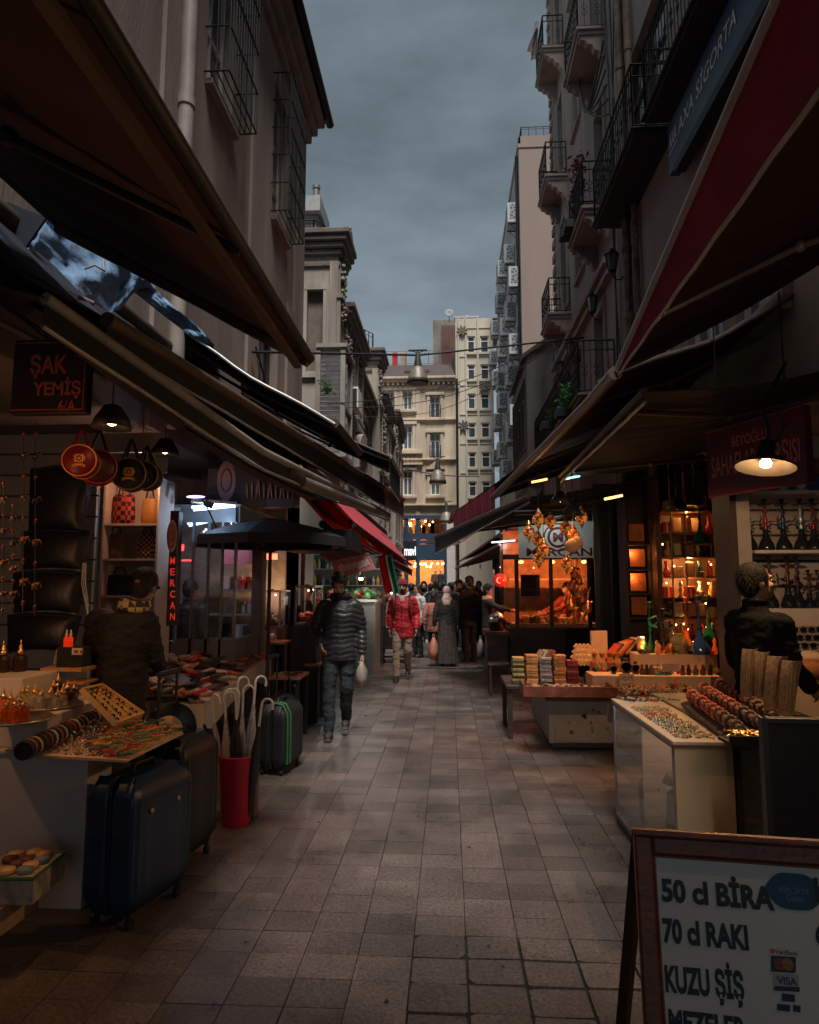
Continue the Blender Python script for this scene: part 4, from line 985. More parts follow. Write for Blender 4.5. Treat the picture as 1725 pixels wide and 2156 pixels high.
AMB=mat('amber_glass',(.9,.2,.02),.08,trans=.75,var=0);CLR=mat('clear_glass',(.85,.78,.6),.06,trans=.8,var=0);DKG=mat('dark_glass',(.04,.022,.016),.1,var=0)
pb=thing('perfume_bottle','x','perfume bottle',(0,0,0),group='perfume bottles on the round trays')
m=MB();m.lathe([(.001,0),(.026,0),(.029,.008),(.027,.05),(.02,.062),(.01,.068)],n=10,smooth=False);m.build('flask',AMB,pb)
m=MB();m.lathe([(.013,.068),(.02,.074),(.013,.086),(.007,.092),(.009,.098),(.003,.108),(.001,.128)],n=10);m.build('stopper',GOLD,pb)
bt_=[(60,1430,0),(150,1446,0),(230,1430,0),(80,1240,0),(15,1245,0),(185,1380,0),(30,1350,0),(100,1350,0),(190,1170,1),(350,1160,1),(290,1170,1),(215,1290,1),(262,1275,1),(335,1295,1),(400,1318,1),(490,1300,1),(558,1318,1),(610,1290,1),(430,1170,2),(565,1180,2),(660,1235,2),(725,1228,2),(520,1210,2)]
names_=['glowing amber','clear gold capped','dark brown'];cnt=[0,0,0];first=True
for i,(rx,ry,kd) in enumerate(bt_):
 lab='%s perfume bottle, %s %s from the tray front'%(names_[kd],ORD[cnt[kd]],'one counted');cnt[kd]+=1
 pos=PZ(rx*.2136,1210.7+ry*.2136,.958)
 o=pb if i==0 else dup(pb,lab,mats={'flask':(AMB,CLR,DKG)[kd]})
 o['label']=lab;o.location=pos;s_=(1.05,.95,1.0)[kd]*q.uniform(.88,1.12);o.scale=(s_,s_,s_*q.uniform(.95,1.1));o.rotation_euler=(0,0,q.uniform(0,3))
order=sorted([o for o in bpy.data.objects if o.name.startswith('perfume_bottle')],key=lambda o:o.location.x)
cnt={}
for o in order:
 kd=[k for k in names_ if o['label'].startswith(k)][0];cnt[kd]=cnt.get(kd,0)+1
 o['label']='%s perfume bottle, %s from the left among the %s ones'%(kd,ORD[cnt[kd]-1],kd.split()[-1] if kd!='clear gold capped' else 'clear')
for i,(rx,ry) in enumerate(((190,950),(20,960))):
 o=dup(pb,('ornate brass perfume burner on the upper step, right one','ornate brass perfume burner on the upper step, left one')[i],loc=PZ(rx*.2136,1210.7+ry*.2136,1.1),scale=(1.6,1.6,1.6),group='burners on the upper step',mats={'flask':DKG})
T=thing('small_shelf','narrow orange wooden shelf with serum bottles beside the dark coated man','shelf',PY(142,1404,4.3))
m=MB();a,b=PY(100,1404,4.3),PY(186,1408,4.3);m.bb(a.x,4.22,a.z-.02,b.x,4.4,a.z);m.bb(a.x+.15,4.22,a.z-.1,b.x+.02,4.4,a.z-.085);m.bb(a.x+.02,4.3,.4,a.x+.05,4.33,a.z-.1);m.build('board',mat('orange_wood',(.5,.24,.1),.5,var=.2),T,world=True)
for k,px in enumerate((139,148)):
 s_=thing('serum_bottle','red dropper bottle on the dark boxes, %s one'%('left','right')[k],'bottle',PY(px,1362,4.28),group='red dropper bottles')
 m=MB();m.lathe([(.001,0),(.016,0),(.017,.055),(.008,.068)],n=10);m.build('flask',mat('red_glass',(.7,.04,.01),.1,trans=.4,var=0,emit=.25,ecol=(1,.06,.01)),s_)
 m=MB();m.lathe([(.009,.068),(.009,.085),(.005,.09),(.006,.105),(.001,.112)],n=8);m.build('dropper',C(.6,.5,.42),s_)
m=MB();a,b=PY(127,1404,4.32),PY(184,1362,4.32);m.bb(a.x,4.27,a.z,b.x,4.38,b.z,b=.005);solo(m,'dark_box','dark carton under the red dropper bottles','box',BLACKF,PY(150,1400,4.3))
m=MB();a,b=PY(150,1379,4.25),PY(172,1365,4.25);m.bb(a.x,4.255,a.z,b.x,4.262,b.z);c_=solo(m,'picture_card','cream double card with a small dark print on the carton','card',C(.7,.55,.36),a)
m=MB()
for k in range(2):m.bb(a.x+.018+k*.04,4.251,a.z+.012,a.x+.042+k*.04,4.254,a.z+.03)
m.build('print',C(.2,.05,.04),c_,world=True)
m=MB();m.lathe([(.001,0),(.018,0),(.018,.06),(.008,.075),(.008,.1),(.001,.11)],n=8);solo(m,'pump_bottle','clear pump bottle at the end of the orange shelf','bottle',CLR,PY(118,1402,4.3),local=True)
T=thing('tin_tray','low wooden tray with a green rim holding round tins, bottom left corner','tray',PZ(70,1850,.35))
m=MB();c4=[PZ(-60,1851,.35),PZ(70,1851,.35),PZ(138,1796,.35),PZ(15,1797,.35)]
m.add(c4+[c-V((0,0,.11)) for c in c4],[(0,1,2,3),(0,1,5,4),(1,2,6,5),(2,3,7,6)]);m.build('box',mat('printed_card',(.42,.34,.27),.6,var=.5,scale=14),T,world=True)
m=MB();m.tube([c4[0],c4[1],c4[2],c4[3]],.009,4,smooth=False);m.build('rim',C(.03,.16,.06,.5),T,world=True)
T=thing('low_tray','lower open wooden tray of brown goods in front of the tins','tray',PZ(60,1900,.25))
m=MB();c4=[PZ(-140,1950,.24),PZ(-30,1935,.24),PZ(84,1856,.24),PZ(-20,1856,.24)]
m.add(c4+[c-V((0,0,.12)) for c in c4],[(4,5,6,7),(0,1,5,4),(1,2,6,5),(2,3,7,6),(3,0,4,7)])
m.add([c-V((0,0,.03)) for c in c4],[(0,1,2,3)]);m.build('box',mat('tray_wood',(.42,.28,.18),.6,var=.25),T,world=True)
m=MB();m.tube([c4[0],c4[1],c4[2],c4[3]],.008,4,smooth=False)
m.build('rim',C(.5,.28,.1,.5),T,world=True)
tn=[(300,735,0),(210,812,0),(172,845,1),(50,850,0),(238,722,0),(110,735,0),(190,772,2),(288,772,1),(70,770,2),(120,800,2)]
for i,(rx,ry,kd) in enumerate(tn):
 m=MB();m.lathe([(.001,0),(.034,0),(.036,.012),(.034,.014),(.034,.02),(.001,.022)],n=18)
 solo(m,'round_tin','%s round tin in the green rimmed tray, %s from the left'%(['gold lidded','pale blue','dark brown'][kd],ORD[sorted(range(len(tn)),key=lambda k:tn[k][0]).index(i)]),'tin',(C(.75,.45,.2,.35),C(.2,.27,.32,.5),C(.12,.05,.035,.5))[kd],PZ(rx*.3052,1579+ry*.3052,.352),group='round tins in the low tray',local=True)
m=MB();m.grid(lambda u,v:PZ(-20,1700,.3).lerp(PZ(25,1700,.3),u)+V((0,0,.42*v-.08+.05*math.sin(3.1*u)))+V((0,.05*math.sin(4*v),0)),8,8,thick=.03)
solo(m,'dark_bag','dark bag slumped at the far left edge beside the white cabinet','bag',BLACKF,PZ(0,1780,.2))
def suitcase(name,label,loc,rotz,w_,d_,h,col,ribs=9,studs=False,handle=.0,stripes=None):
 T=thing(name,label,'suitcase',loc,rotz)
 def shell_(x0,x1,sgn):
  m=MB();rows_=[]
  n=64
  for zi in range(17):
   t=zi/16;z=.05+t*h
   e=min(1,math.sin(min(t,1-t)*10) if min(t,1-t)<.157 else 1);ins=.055*(1-e)
   ring=[]
   for k in range(n):
    a=2*math.pi*k/n;ca,sa=math.cos(a),math.sin(a);pw_=.28
    y=math.copysign(abs(sa)**pw_,sa)*(w_/2-ins);xf=abs(ca)**pw_*math.copysign(1,ca)
    x=(x0+x1)/2+xf*(x1-x0)/2
    if xf*sgn>.55:
     x-=sgn*ins*1.2
     if .06<t<.94:x+=sgn*.006*(math.sin(y/w_*ribs*6.28)>0)
    ring.append(V((x,y,z)))
   rows_.append(ring)
  vs=[p for r_ in rows_ for p in r_]
  m.add(vs,[(i*n+k,i*n+(k+1)%n,(i+1)*n+(k+1)%n,(i+1)*n+k) for i in range(16) for k in range(n)],0,True)
  m.add(rows_[0],[list(range(n))[::-1]]);m.add(rows_[-1],[list(range(n))])
  return m
 shell_(.004,d_/2,1).build('front_shell',col,T);shell_(-d_/2,-.004,-1).build('back_shell',col,T)
 m=MB();m.box((0,0,.05+h/2),(.012,w_*.97,h*.97),b=.004);m.build('zip_band',BLACK,T)
 for x in(-d_*.35,d_*.35):
  for y in(-w_*.38,w_*.38):
   m=MB();m.tube([(x-.012,y,.025),(x+.012,y,.025)],.025,10);m.build('wheel',BLACK,T)
 m=MB();m.tube([(0,-.08,.05+h),(0,-.07,.085+h),(0,.07,.085+h),(0,.08,.05+h)],.012,6);m.tube([(d_*.1,w_/2,.3+h*.3),(d_*.1,w_/2+.03,.35+h*.3),(d_*.1,w_/2+.03,.5+h*.3),(d_*.1,w_/2,.55+h*.3)],.012,6);m.build('handle',BLACK,T)
 if handle:
  m=MB();zz=.05+h
  m.tube([(-d_*.4,-.1,zz),(-d_*.4,-.1,zz+handle)],.009,6);m.tube([(-d_*.4,.1,zz),(-d_*.4,.1,zz+handle)],.009,6);m.tube([(-d_*.4,-.11,zz+handle),(-d_*.4,.11,zz+handle)],.018,8);m.build('telescopic_handle',BLACK,T)
 if studs:
  for y in(-.11,.1):
   m=MB();m.ell((d_/2+.006,y,.05+h*.74),(.008,.014,.016),n=8,k=5);m.build('stud',GOLD,T)
 if stripes:
  for y in stripes:
   m=MB();m.tube([(d_/2+.008,y,.1),(d_/2+.01,y,h*.5),(d_/2+.006,y,h-.03),(d_/2-.04,y,h+.05),(0,y,h+.062)],.01,6);m.build('piping',C(.02,.13,.04,.5),T)
 return T
suitcase('suitcase','dark blue ribbed hard suitcase with two gold studs, nearest on the left',(-1.605,3.52,0),R(-14),.48,.29,.65,mat('blue_shell',(.008,.03,.075),.38,var=.1,bump=.1,bscale=60),12,True)
suitcase('suitcase','tall black suitcase with raised handle between the blue one and the red bin',(-1.63,4.1,0),R(-8),.42,.28,.7,mat('black_shell',(.012,.012,.014),.45,var=.1),7,False,.36)
suitcase('suitcase','black suitcase with green piping standing past the red bin',(-1.52,6.1,0),R(-12),.42,.26,.55,mat('charcoal_shell',(.014,.016,.018),.5,var=.1),6,False,.4,(-.16,-.1))
suitcase('suitcase','small black suitcase half hidden behind the green piped one',(-1.72,6.75,0),R(-10),.4,.25,.5,BLACKF,5)
T=thing('vinyl_record','large black record with a beige label propped behind the suitcases','record',PY(354,1538,4.15),rot=(R(82),0,R(10)))
m=MB();m.lathe([(.012,0),(.155,0),(.158,.002),(.155,.004),(.012,.004)],c=(.015,.012,0),n=40);m.build('disc',mat('vinyl',(.01,.01,.011),.28,var=.1),T)
m=MB();m.lathe([(.006,.0045),(.088,.0045),(.088,.006),(.006,.006)],n=32);m.build('label',C(.52,.38,.27,.6),T)
pbn=PZ(497,1735,0)
T=thing('umbrella_bin','tall red plastic bin full of umbrellas on the left','bin',pbn)
m=MB();m.lathe([(.001,.0),(.075,0),(.078,.01),(.108,.46),(.114,.47),(.108,.475),(.1,.46),(.072,.02),(.001,.02)],n=28);m.build('bucket',mat('red_plastic',(.50,.012,.035),.4,var=.08),T).scale=(1.2,1.2,1)
um=thing('umbrella','x','umbrella',(0,0,0),group='umbrellas in the red bin')
m=MB();m.tube([(0,0,.05),(0,0,.8)]+[(.032-.032*math.cos(t),0,.8+.04*math.sin(t)) for t in[i*math.pi/8 for i in range(1,9)]]+[(.064,0,.775)],.0075,7);m.build('handle',C(.62,.58,.55,.3),um)
m=MB();m.lathe([(.006,.06),(.02,.15),(.03,.35),(.026,.5),(.014,.6),(.009,.66)],n=9,smooth=False);m.build('folded_canopy',mat('clear_vinyl',(.5,.48,.46),.25,var=.1,trans=.3),um)
dk=[(.5,.48,.46),(.015,.015,.018),(.5,.48,.46),(.02,.02,.022),(.45,.43,.42),(.015,.016,.02),(.5,.48,.46),(.02,.02,.02)]
for i in range(8):
 lab='%s umbrella in the red bin, %s from the left'%('clear pale' if dk[i][0]>.1 else 'black',ORD[i])
 o=um if i==0 else dup(um,lab,mats={'folded_canopy':C(*dk[i],.5)} if dk[i][0]<.1 else None)
 o['label']=lab;o.scale=(1.25,1.25,1.08);x=-.075+.15*i/7;o.location=pbn+V((x,.03*math.sin(i*2.3),.02+q.uniform(-.06,.08)))
 o.rotation_euler=(q.uniform(-.08,.08),x*1.6,q.choice([0,.6,2.6,3.4,-.5]))
m=MB();m.bb(pbn.x+.04,pbn.y+.12,0,pbn.x+.1,pbn.y+.2,.42,b=.005);solo(m,'carton','brown cardboard carton standing behind the red bin','carton',C(.16,.09,.055),pbn+V((.07,.16,0)))
tc_=[PZ(330,1486,.78),PZ(428,1483,.78),PZ(570,1386,.78),PZ(300,1372,.78)]
T=thing('case_table','white skirted table heaped with phone cases and wallets, left','table',(tc_[1].x-.4,tc_[1].y+1,0))
m=MB();m.add(tc_+[c-V((0,0,.025)) for c in tc_],[(0,1,2,3),(0,1,5,4),(1,2,6,5),(2,3,7,6),(4,5,6,7)]);m.build('table_top',CABW,T,world=True)
m=MB();a,b,c_=tc_[0],tc_[1],tc_[2]
def drp(p,z):return V((p.x,p.y,z))
m.add([drp(a,.755),drp(b,.755),drp(b,.42),drp(b.lerp(a,.12),.42),drp(b.lerp(a,.5),.6),drp(a,.66)],[(0,1,2,3,4,5)])
m.add([drp(b,.754),drp(c_,.754),drp(c_,.5),drp(c_.lerp(b,.08),.5),drp(c_.lerp(b,.3),.63),drp(c_.lerp(b,.7),.62),drp(b.lerp(c_,.1),.55),drp(b,.5)],[(0,1,2,3,4,5,6,7)])
m.build('skirt',CABW,T,world=True)
for c0_ in(b,c_,tc_[3],a):
 m=MB();m.bb(c0_.x-.025,c0_.y+.01,0,c0_.x-.003,c0_.y+.05,.754);m.build('leg',CABW,T,world=True)
m=MB();m.tube([drp(b,.32)+V((-.02,.05,0)),drp(c_,.32)+V((-.02,-.02,0))],.012,6);m.build('rail',STEEL,T,world=True)
wc=[('black',(.02,.02,.022)),('dark brown',(.06,.03,.02)),('tan leather',(.36,.17,.08)),('cream',(.62,.5,.36)),('grey',(.14,.14,.15)),('red',(.4,.02,.03)),('dark brown',(.07,.035,.025)),('black',(.015,.015,.02)),('rust orange',(.45,.13,.05))]
wl=MB();wl.box((0,0,.006),(.072,.13,.012),b=.004);w0=wl.build('phone_case',C(*wc[0][1],.4));props(w0,'x','phone case','phone cases heaped on the white table')
m=MB();m.box((0,.03,.0135),(.05,.04,.003));m.build('panel',C(.6,.45,.3,.4),w0)
first=True
for i in range(9):
 for j in range(11):
  u=.04+.92*(j+.5)/11;v=.03+.92*(i+.5)/9
  k=q.randrange(len(wc));nm,c3_=wc[k]
  p=bil(tc_,(i+.5+q.uniform(-.15,.15))/9.3,(j+.5+q.uniform(-.2,.2))/11.3)
  if p.x<-3.4:continue
  hgt=.01+.16*max(0,(tc_[1].x-.25-p.x))*(j/11)+.05*math.sin(3.14*j/11)*math.sin(3.14*i/9)+q.uniform(0,.05)
  lab='%s phone case in the %s row from the near edge, %s from the left'%(nm,ORD[j],ORD[i])
  o=w0 if first else dup(w0,lab);first=False
  o['label']=lab;remat(o,C(*c3_,.35));o.location=V((p.x,p.y,.78+hgt));o.rotation_euler=(q.uniform(-.35,.25),q.uniform(-.35,.35),q.uniform(.3,1.3))
  if k in(0,4,7):remat(o.children[0],C(*[x*.8 for x in c3_],.3))
  if k in(3,):remat(o.children[0],C(.7,.6,.5,.3))
  s_=q.uniform(1.2,1.75);o.scale=(s_,s_,2.2)
m=MB();m.lathe([(.001,0),(.05,.0),(.1,.05),(.11,.2),(.06,.26),(.03,.3)],n=12,smooth=True);solo(m,'rucksack','dark bulky bag standing at the far left corner of the case table','bag',BLACKF,PZ(382,1350,.8),local=True)
def tray_table(label,px0,px1,py,z,Yd,h=.05):
 T=thing('tray_table',label,'table',(PZ((px0+px1)/2,py,z).x,PZ((px0+px1)/2,py,z).y,0));p0_,p1_=PZ(px0,py,z),PZ(px1,py,z)
 m=MB();m.bb(p0_.x,p0_.y,z-.03,p1_.x,p0_.y+Yd,z,b=.004);m.build('table_top',mat('stained_wood',(.38,.22,.12),.5,var=.3),T,world=True)
 for x in(p0_.x+.03,p1_.x-.03):
  for y in(p0_.y+.03,p0_.y+Yd-.03):
   m=MB();m.bb(x-.018,y-.018,0,x+.018,y+.018,z-.031);m.build('leg',BLACK,T,world=True)
 return p0_,p1_
a,b=tray_table('wooden tray table past the phone cases with flat red goods',566,632,1426,.68,.5)
m=MB()
for k in range(9):m.box((a.x+.03+k*.035,a.y+.1+.25*q.random(),.688),(.06,.1,.012),Matrix.Rotation(q.uniform(-.5,.5),3,'Z'))
solo(m,'goods_pile','flat red packets spread on the tray table','packets',islandmat('packets',[(.4,.08,.06),(.2,.05,.04),(.5,.3,.2),(.1,.1,.1)],.4),a)
a,b=tray_table('dark small table behind with a white mug, left side',552,600,1352,.95,.4)
m=MB();m.lathe([(.001,0),(.045,0),(.05,.1),(.045,.1),(.04,.01),(.001,.01)],n=16);m.tube([(.05,0,.08),(.08,0,.07),(.08,0,.03),(.05,0,.02)],.006,6);solo(m,'mug','plain white mug on the dark small table','mug',WHITEP,PZ(565,1352,.951)+V((0,.08,0)),local=True)
a,b=tray_table('wooden side table partly hidden behind the man in the padded jacket',640,672,1398,.7,.4)
ch=thing('wooden_stool','dark wooden stool beyond the tray table, left of the padded jacket man','stool',PZ(610,1480,0))
m=MB();m.bb(-.18,-.18,.42,.18,.18,.46,b=.01);m.build('seat',DARKW,ch)
for x in(-.15,.15):
 for y in(-.15,.15):
  m=MB();m.bb(x-.02,y-.02,0,x+.02,y+.02,.419);m.build('leg',DARKW,ch)
T=thing('hanging_sign','square dark hanging sign with dull red lettering and border, left','sign',PY(115,870,3.7))
a,b=PY(20,872,3.7),PY(190,712,3.7);m=MB();m.bb(a.x,3.7,a.z,b.x,3.76,b.z,b=.006);m.build('panel',C(.02,.012,.012,.5),T,world=True)
SL=mat('sign_dull_red',(.30,.085,.06),.6,var=.25,scale=20)
m=MB()
x1,z0,z1,x0=b.x-.018,a.z+.02,b.z-.02,a.x
for(u0,v0,u1,v1) in((x0,z0,x1,z0+.006),(x0,z1-.006,x1,z1),(x1-.006,z0+.007,x1,z1-.007)):m.bb(u0,3.695,v0,u1,3.699,v1)
m.build('border',SL,T,world=True)
def ptext(m,s_,px0,px1,py0,py1,Y,**k):
 a_,b_=PY(px0,py1,Y),PY(px1,py0,Y);m.text(s_,a_,(1,0,0),(0,0,1),w=b_.x-a_.x,h=b_.z-a_.z,**k)
m=MB();ptext(m,'ŞAK',62,145,745,798,3.694,bold=.03);ptext(m,'YEMİŞ',68,172,793,841,3.694,bold=.03);ptext(m,'6/A',122,160,842,866,3.694,bold=.02);m.build('lettering',SL,T,world=True)
m=MB()
for px in(120,172):m.tube([PY(px,712,3.73),PY(px+2,690,3.73),PY(px,668,3.73)],.007,5)
m.build('chain',IRON,T,world=True)
SLAT=mat('slat_white',(.3,.31,.31),.35,var=.06)
T=thing('slat_wall','pale slatted wall panel lit behind the hanging bags, left shop','wall panel',(-3.0,5.7,0))
m=MB();
sx_=PY(203,1100,5.7).x
for k in range(13):m.bb(-4.2,5.68,.55+k*.19,sx_ if k<11 else-2.5,5.72,.725+k*.19,b=.004)
m.build('slat',SLAT,T,world=True)
m=MB();m.bb(-4.2,5.721,.5,sx_,5.74,3.1);m.build('backing',C(.1,.1,.1),T,world=True)
T=thing('shelf_unit','lit white shelf unit with small bags behind the dark coated man','shelf',(-2.98,6.3,0))
a,b=PY(207,1270,6.25),PY(338,1005,6.25)
WARMW=mat('shelf_white',(.62,.5,.42),.5,var=.06)
m=MB();m.bb(a.x,6.25,0,a.x+.02,6.6,b.z);m.bb(b.x-.02,6.25,0,b.x,6.6,b.z);m.bb(a.x+.02,6.58,0,b.x-.02,6.6,b.z);m.build('frame',WARMW,T,world=True)
shz=[PY(270,y,6.25).z for y in(1102,1176,1254,1330)]
for z in shz:
 m=MB();m.bb(a.x+.021,6.25,z-.02,b.x-.021,6.579,z);m.build('shelf',WARMW,T,world=True)
def bagm(label,px0,px1,py0,z0,Y,h,c,pat=None):
 p0_,p1_=PY(px0,py0,Y),PY(px1,py0,Y);T=thing('handbag',label,'bag',((p0_.x+p1_.x)/2,Y,z0));w_=(p1_.x-p0_.x)
 m=MB();m.lathe([(.001,0),(w_*.5,.0),(w_*.56,h*.3),(w_*.5,h*.9),(w_*.42,h)],n=12,sy=.45);m.build('body',c,T)
 m=MB();m.tube([(-w_*.3,0,h*.9),(-w_*.15,0,h*1.35),(w_*.15,0,h*1.35),(w_*.3,0,h*.9)],.008,6);m.build('handle',BLACK,T)
def checker(name,c1_,c2_,sx=22.):
 mm=bpy.data.materials.new(name);mm.use_nodes=True;t=mm.node_tree;b_=t.nodes['Principled BSDF'];tcn=t.nodes.new('ShaderNodeTexCoord');ck=t.nodes.new('ShaderNodeTexChecker')
 ck.inputs['Scale'].default_value=sx;ck.inputs[1].default_value=(*c1_,1);ck.inputs[2].default_value=(*c2_,1)
 t.links.new(tcn.outputs['Object'],ck.inputs[0]);t.links.new(ck.outputs[0],b_.inputs['Base Color']);b_.inputs['Roughness'].default_value=.7
 return mm
bagm('bag with a red and black checked front on the top shelf',236,282,1100,shz[0],6.4,.3,checker('red_check',(.5,.06,.03),(.03,.01,.01)))
bagm('ochre bag on the right of the top shelf',298,330,1100,shz[0],6.42,.26,C(.5,.22,.04))
bagm('brown tapered woven bag on the middle shelf',222,262,1174,shz[1],6.4,.25,mat('woven_brown',(.1,.05,.035),.8,var=.5,scale=30))
bagm('black bag with a pale lattice front on the middle shelf',290,326,1174,shz[1],6.4,.25,checker('lattice',(.4,.2,.15),(.02,.015,.015),40))
bagm('dark shoulder bag on the lowest visible shelf',225,275,1252,shz[2],6.4,.2,BLACKF)
for i,(x0,x1,y0,y1) in enumerate(((55,190,985,1118),(40,190,1118,1200),(22,180,1205,1290),(10,165,1295,1372))):
 Y=4.75-.05*i;a,b=PY(x0,y1,Y),PY(x1,y0,Y);T=thing('padded_bag','black padded case hanging in the left shop, %s from the top'%ORD[i],'bag',((a.x+b.x)/2,Y,a.z),group='black padded cases hung one above another')
 w_,h=b.x-a.x,b.z-a.z
 m=MB();m.grid(lambda u,v:V(((u-.5)*w_*(1-.16*(1-v)),-.07*math.sin(math.pi*min(1,max(0,u)))**.4*math.sin(math.pi*v)**.4-.03*(1-v),v*h+.02*math.sin(math.pi*u))),16,10,thick=-.05);m.build('body',mat('nylon',(.012,.013,.016),.4,var=.2,bump=.2,bscale=30),T)
 m=MB()
 for x in(-w_*.38,w_*.38):m.box((x,-.02,-.006),(.03,.012,.016))
 m.build('buckle',STEEL,T)
 m=MB();m.tube([(-w_*.4,-.03,h*.97),(0,-.05,h*1.02),(w_*.4,-.03,h*.97)],.008,5);m.build('strap',BLACK,T)
m=MB()
for k in range(3):m.tube([PY(175+3*k,1185,4.65),PY(172+4*k,1230,4.62),PY(180+3*k,1270,4.6),PY(188-2*k,1312,4.6),PY(176+4*k,1335,4.58)],.0035,5)
solo(m,'price_string','white strings dangling at the right side of the padded cases','string',C(.7,.66,.6),PY(178,1250,4.6))
def round_bag(label,px,py,r,Y,c,piping,rot=R(-25),emb=True):
 p=PY(px,py,Y);T=thing('round_bag',label,'bag',p,rot)
 RX_=Matrix.Rotation(R(90),3,'X')
 m=MB();m.lathe([(.001,-.055),(r*.97,-.055),(r,-.045),(r,.045),(r*.97,.055),(.001,.055)],n=32,rot=RX_);m.build('body',c,T)
 m=MB()
 for y in(-.056,.056):m.tube([(r*.98*math.cos(t),y,r*.98*math.sin(t)) for t in[k*.2618 for k in range(25)]],.0055,5,caps=False)
 m.build('piping',piping,T)
 m=MB()
 for y in(-.045,.045):m.tube([(-r*.45,y,r*.85),(-r*.1,y*.4,r*2.0),(0,0,r*2.25),(r*.1,y*.4,r*2.0),(r*.45,y,r*.85)],.008,5)
 m.build('handle',c,T)
 if emb:
  m=MB();y=-.0575
  def ring(cx,cz,rr,tk,a0=0,a1=6.2832,n=24):
   m.tube([(cx+rr*math.cos(a0+(a1-a0)*k/n),y,cz+rr*math.sin(a0+(a1-a0)*k/n)) for k in range(n+1)],tk,4,caps=False)
  ring(0,.12*r,.22*r,.004*r/.1);ring(0,.12*r,.05*r,.003)
  for k in range(6):a=k*math.pi/3;m.tube([(.05*r*math.cos(a),y,.12*r+.05*r*math.sin(a)),(.2*r*math.cos(a),y,.12*r+.2*r*math.sin(a))],.0018,4)
  for s_ in(-1,1):
   for k in range(8):a=math.pi/2-s_*(.55+k*.27);m.ell((.31*r*math.cos(a),y,.12*r+.31*r*math.sin(a)),(.03*r,.002,.045*r),Matrix.Rotation(-(a-math.pi/2),3,'Y'),n=6,k=4)
  m.tube([(-.38*r,y,-.33*r),(-.2*r,y,-.24*r),(0,y,-.22*r),(.2*r,y,-.24*r),(.38*r,y,-.33*r)],.003,4);m.tube([(-.36*r,y,-.42*r),(-.2*r,y,-.33*r),(0,y,-.31*r),(.2*r,y,-.33*r),(.36*r,y,-.42*r)],.003,4)
  for k in range(7):m.bb((-.17+k*.05)*r,y-.001,-.31*r,(-.14+k*.05)*r,y+.001,-.25*r)
  m.build('emblem',C(.8,.36,.1,.45),T)
 return T
DRED=mat('dark_red_leather',(.17,.008,.012),.42,var=.15)
round_bag('dark red round bag with a gold wheel emblem, nearest of the hanging bags',171,972,.098,3.9,DRED,C(.7,.25,.08,.4),R(18))
round_bag('dark red round bag hanging just behind the emblem bag',207,985,.11,4.05,mat('deep_red_leather',(.05,.006,.009),.45,var=.15),C(.35,.03,.03,.4),R(28),False)
round_bag('black round bag with pale piping, second from the right of the hanging bags',275,1000,.11,4.3,BLACKF,C(.25,.12,.08,.4),R(14))
round_bag('black round bag at the right end of the hanging bags',308,1003,.095,4.4,BLACKF,C(.25,.12,.08,.4),R(8))
for i,(px,y0,y1,Y) in enumerate(((28,1050,1290,3.3),(50,890,1290,3.4),(75,890,1300,3.45),(8,1000,1300,3.25))):
 T=thing('bead_garland','hanging bead string with tiny elephant charms in the left shop, %s from the left'%ORD[[1,2,3,0][i]],'bead string',PY(px,y0,Y),group='bead strings with elephant charms')
 m=MB();m.tube([PY(px,y0,Y),PY(px-2,y1,Y)],.003,4);m.build('string',BLACK,T,world=True)
 for k in range(9):
  c=PY(px-2*k/9,y0+(y1-y0)*(k+.5)/9,Y);m=MB()
  if k%2:
   m.ell(c,(.02,.011,.014),n=8,k=5);m.ell(c+V((.02,0,.006)),(.01,.009,.01),n=6,k=4);m.tube([c+V((.028,0,.004)),c+V((.036,0,-.008)),c+V((.034,0,-.016))],.003,4)
   for x in(-.012,.01):m.tube([c+V((x,0,-.008)),c+V((x,0,-.024))],.0045,5)
   m.build('elephant',C(.02,.014,.012,.5) if k<5 else C(.12,.04,.02,.5),T,world=True)
  else:
   m.ell(c,(.009,.009,.009),n=8,k=5);m.ell(c-V((0,0,.016)),(.006,.006,.006),n=6,k=4);m.build('bead',C(.16,.02,.014,.3),T,world=True)
T=thing('pillar_sign','dark vertical sign pillar with a red oval and red letters, left shop','sign',PY(362,1310,5.9))
a,b=PY(349,1318,5.9),PY(377,1075,5.9);m=MB();m.bb(a.x,5.9,a.z,b.x,6.0,b.z,b=.006);m.build('panel',C(.02,.015,.016,.4),T,world=True)
LRED=mat('lit_red',(.6,.04,.03),.4,var=0,emit=.35,ecol=(1,.05,.03))
m=MB()
for k,l_ in enumerate('MERCAN'):
 y0=1173+k*23.5;ptext(m,l_,358,369,y0,y0+15,5.897,bold=.02)
m.build('lettering',LRED,T,world=True)
m=MB();c=PY(362,1129,5.89);m.ell(c,(.048,.008,.15),n=24,k=9);m.build('oval',C(.42,.24,.2,.3),T,world=True)
m=MB();m.tube([c+V((.034*math.cos(t),-.008,.105*math.sin(t))) for t in[k*.2618 for k in range(25)]],.006,5,caps=False);m.tube([c+V((.016*math.cos(t),-.009,.05*math.sin(t))) for t in[k*.2618 for k in range(25)]],.006,5,caps=False);m.build('ring',C(.25,.02,.02,.4),T,world=True)
T=thing('fascia_sign','dark fascia board with a pale oval above the glass shop front, left','sign',PY(520,1060,7.3))
a,b=PY(435,1070,7.3),PY(620,985,7.3);m=MB();m.bb(a.x,7.3,a.z,b.x,7.36,b.z);m.build('panel',C(.03,.025,.03,.5),T,world=True)
c=PY(477,1012,7.29);m=MB();m.ell(c,(.11,.01,.23),n=24,k=9);m.build('oval',C(.3,.17,.15,.4),T,world=True)
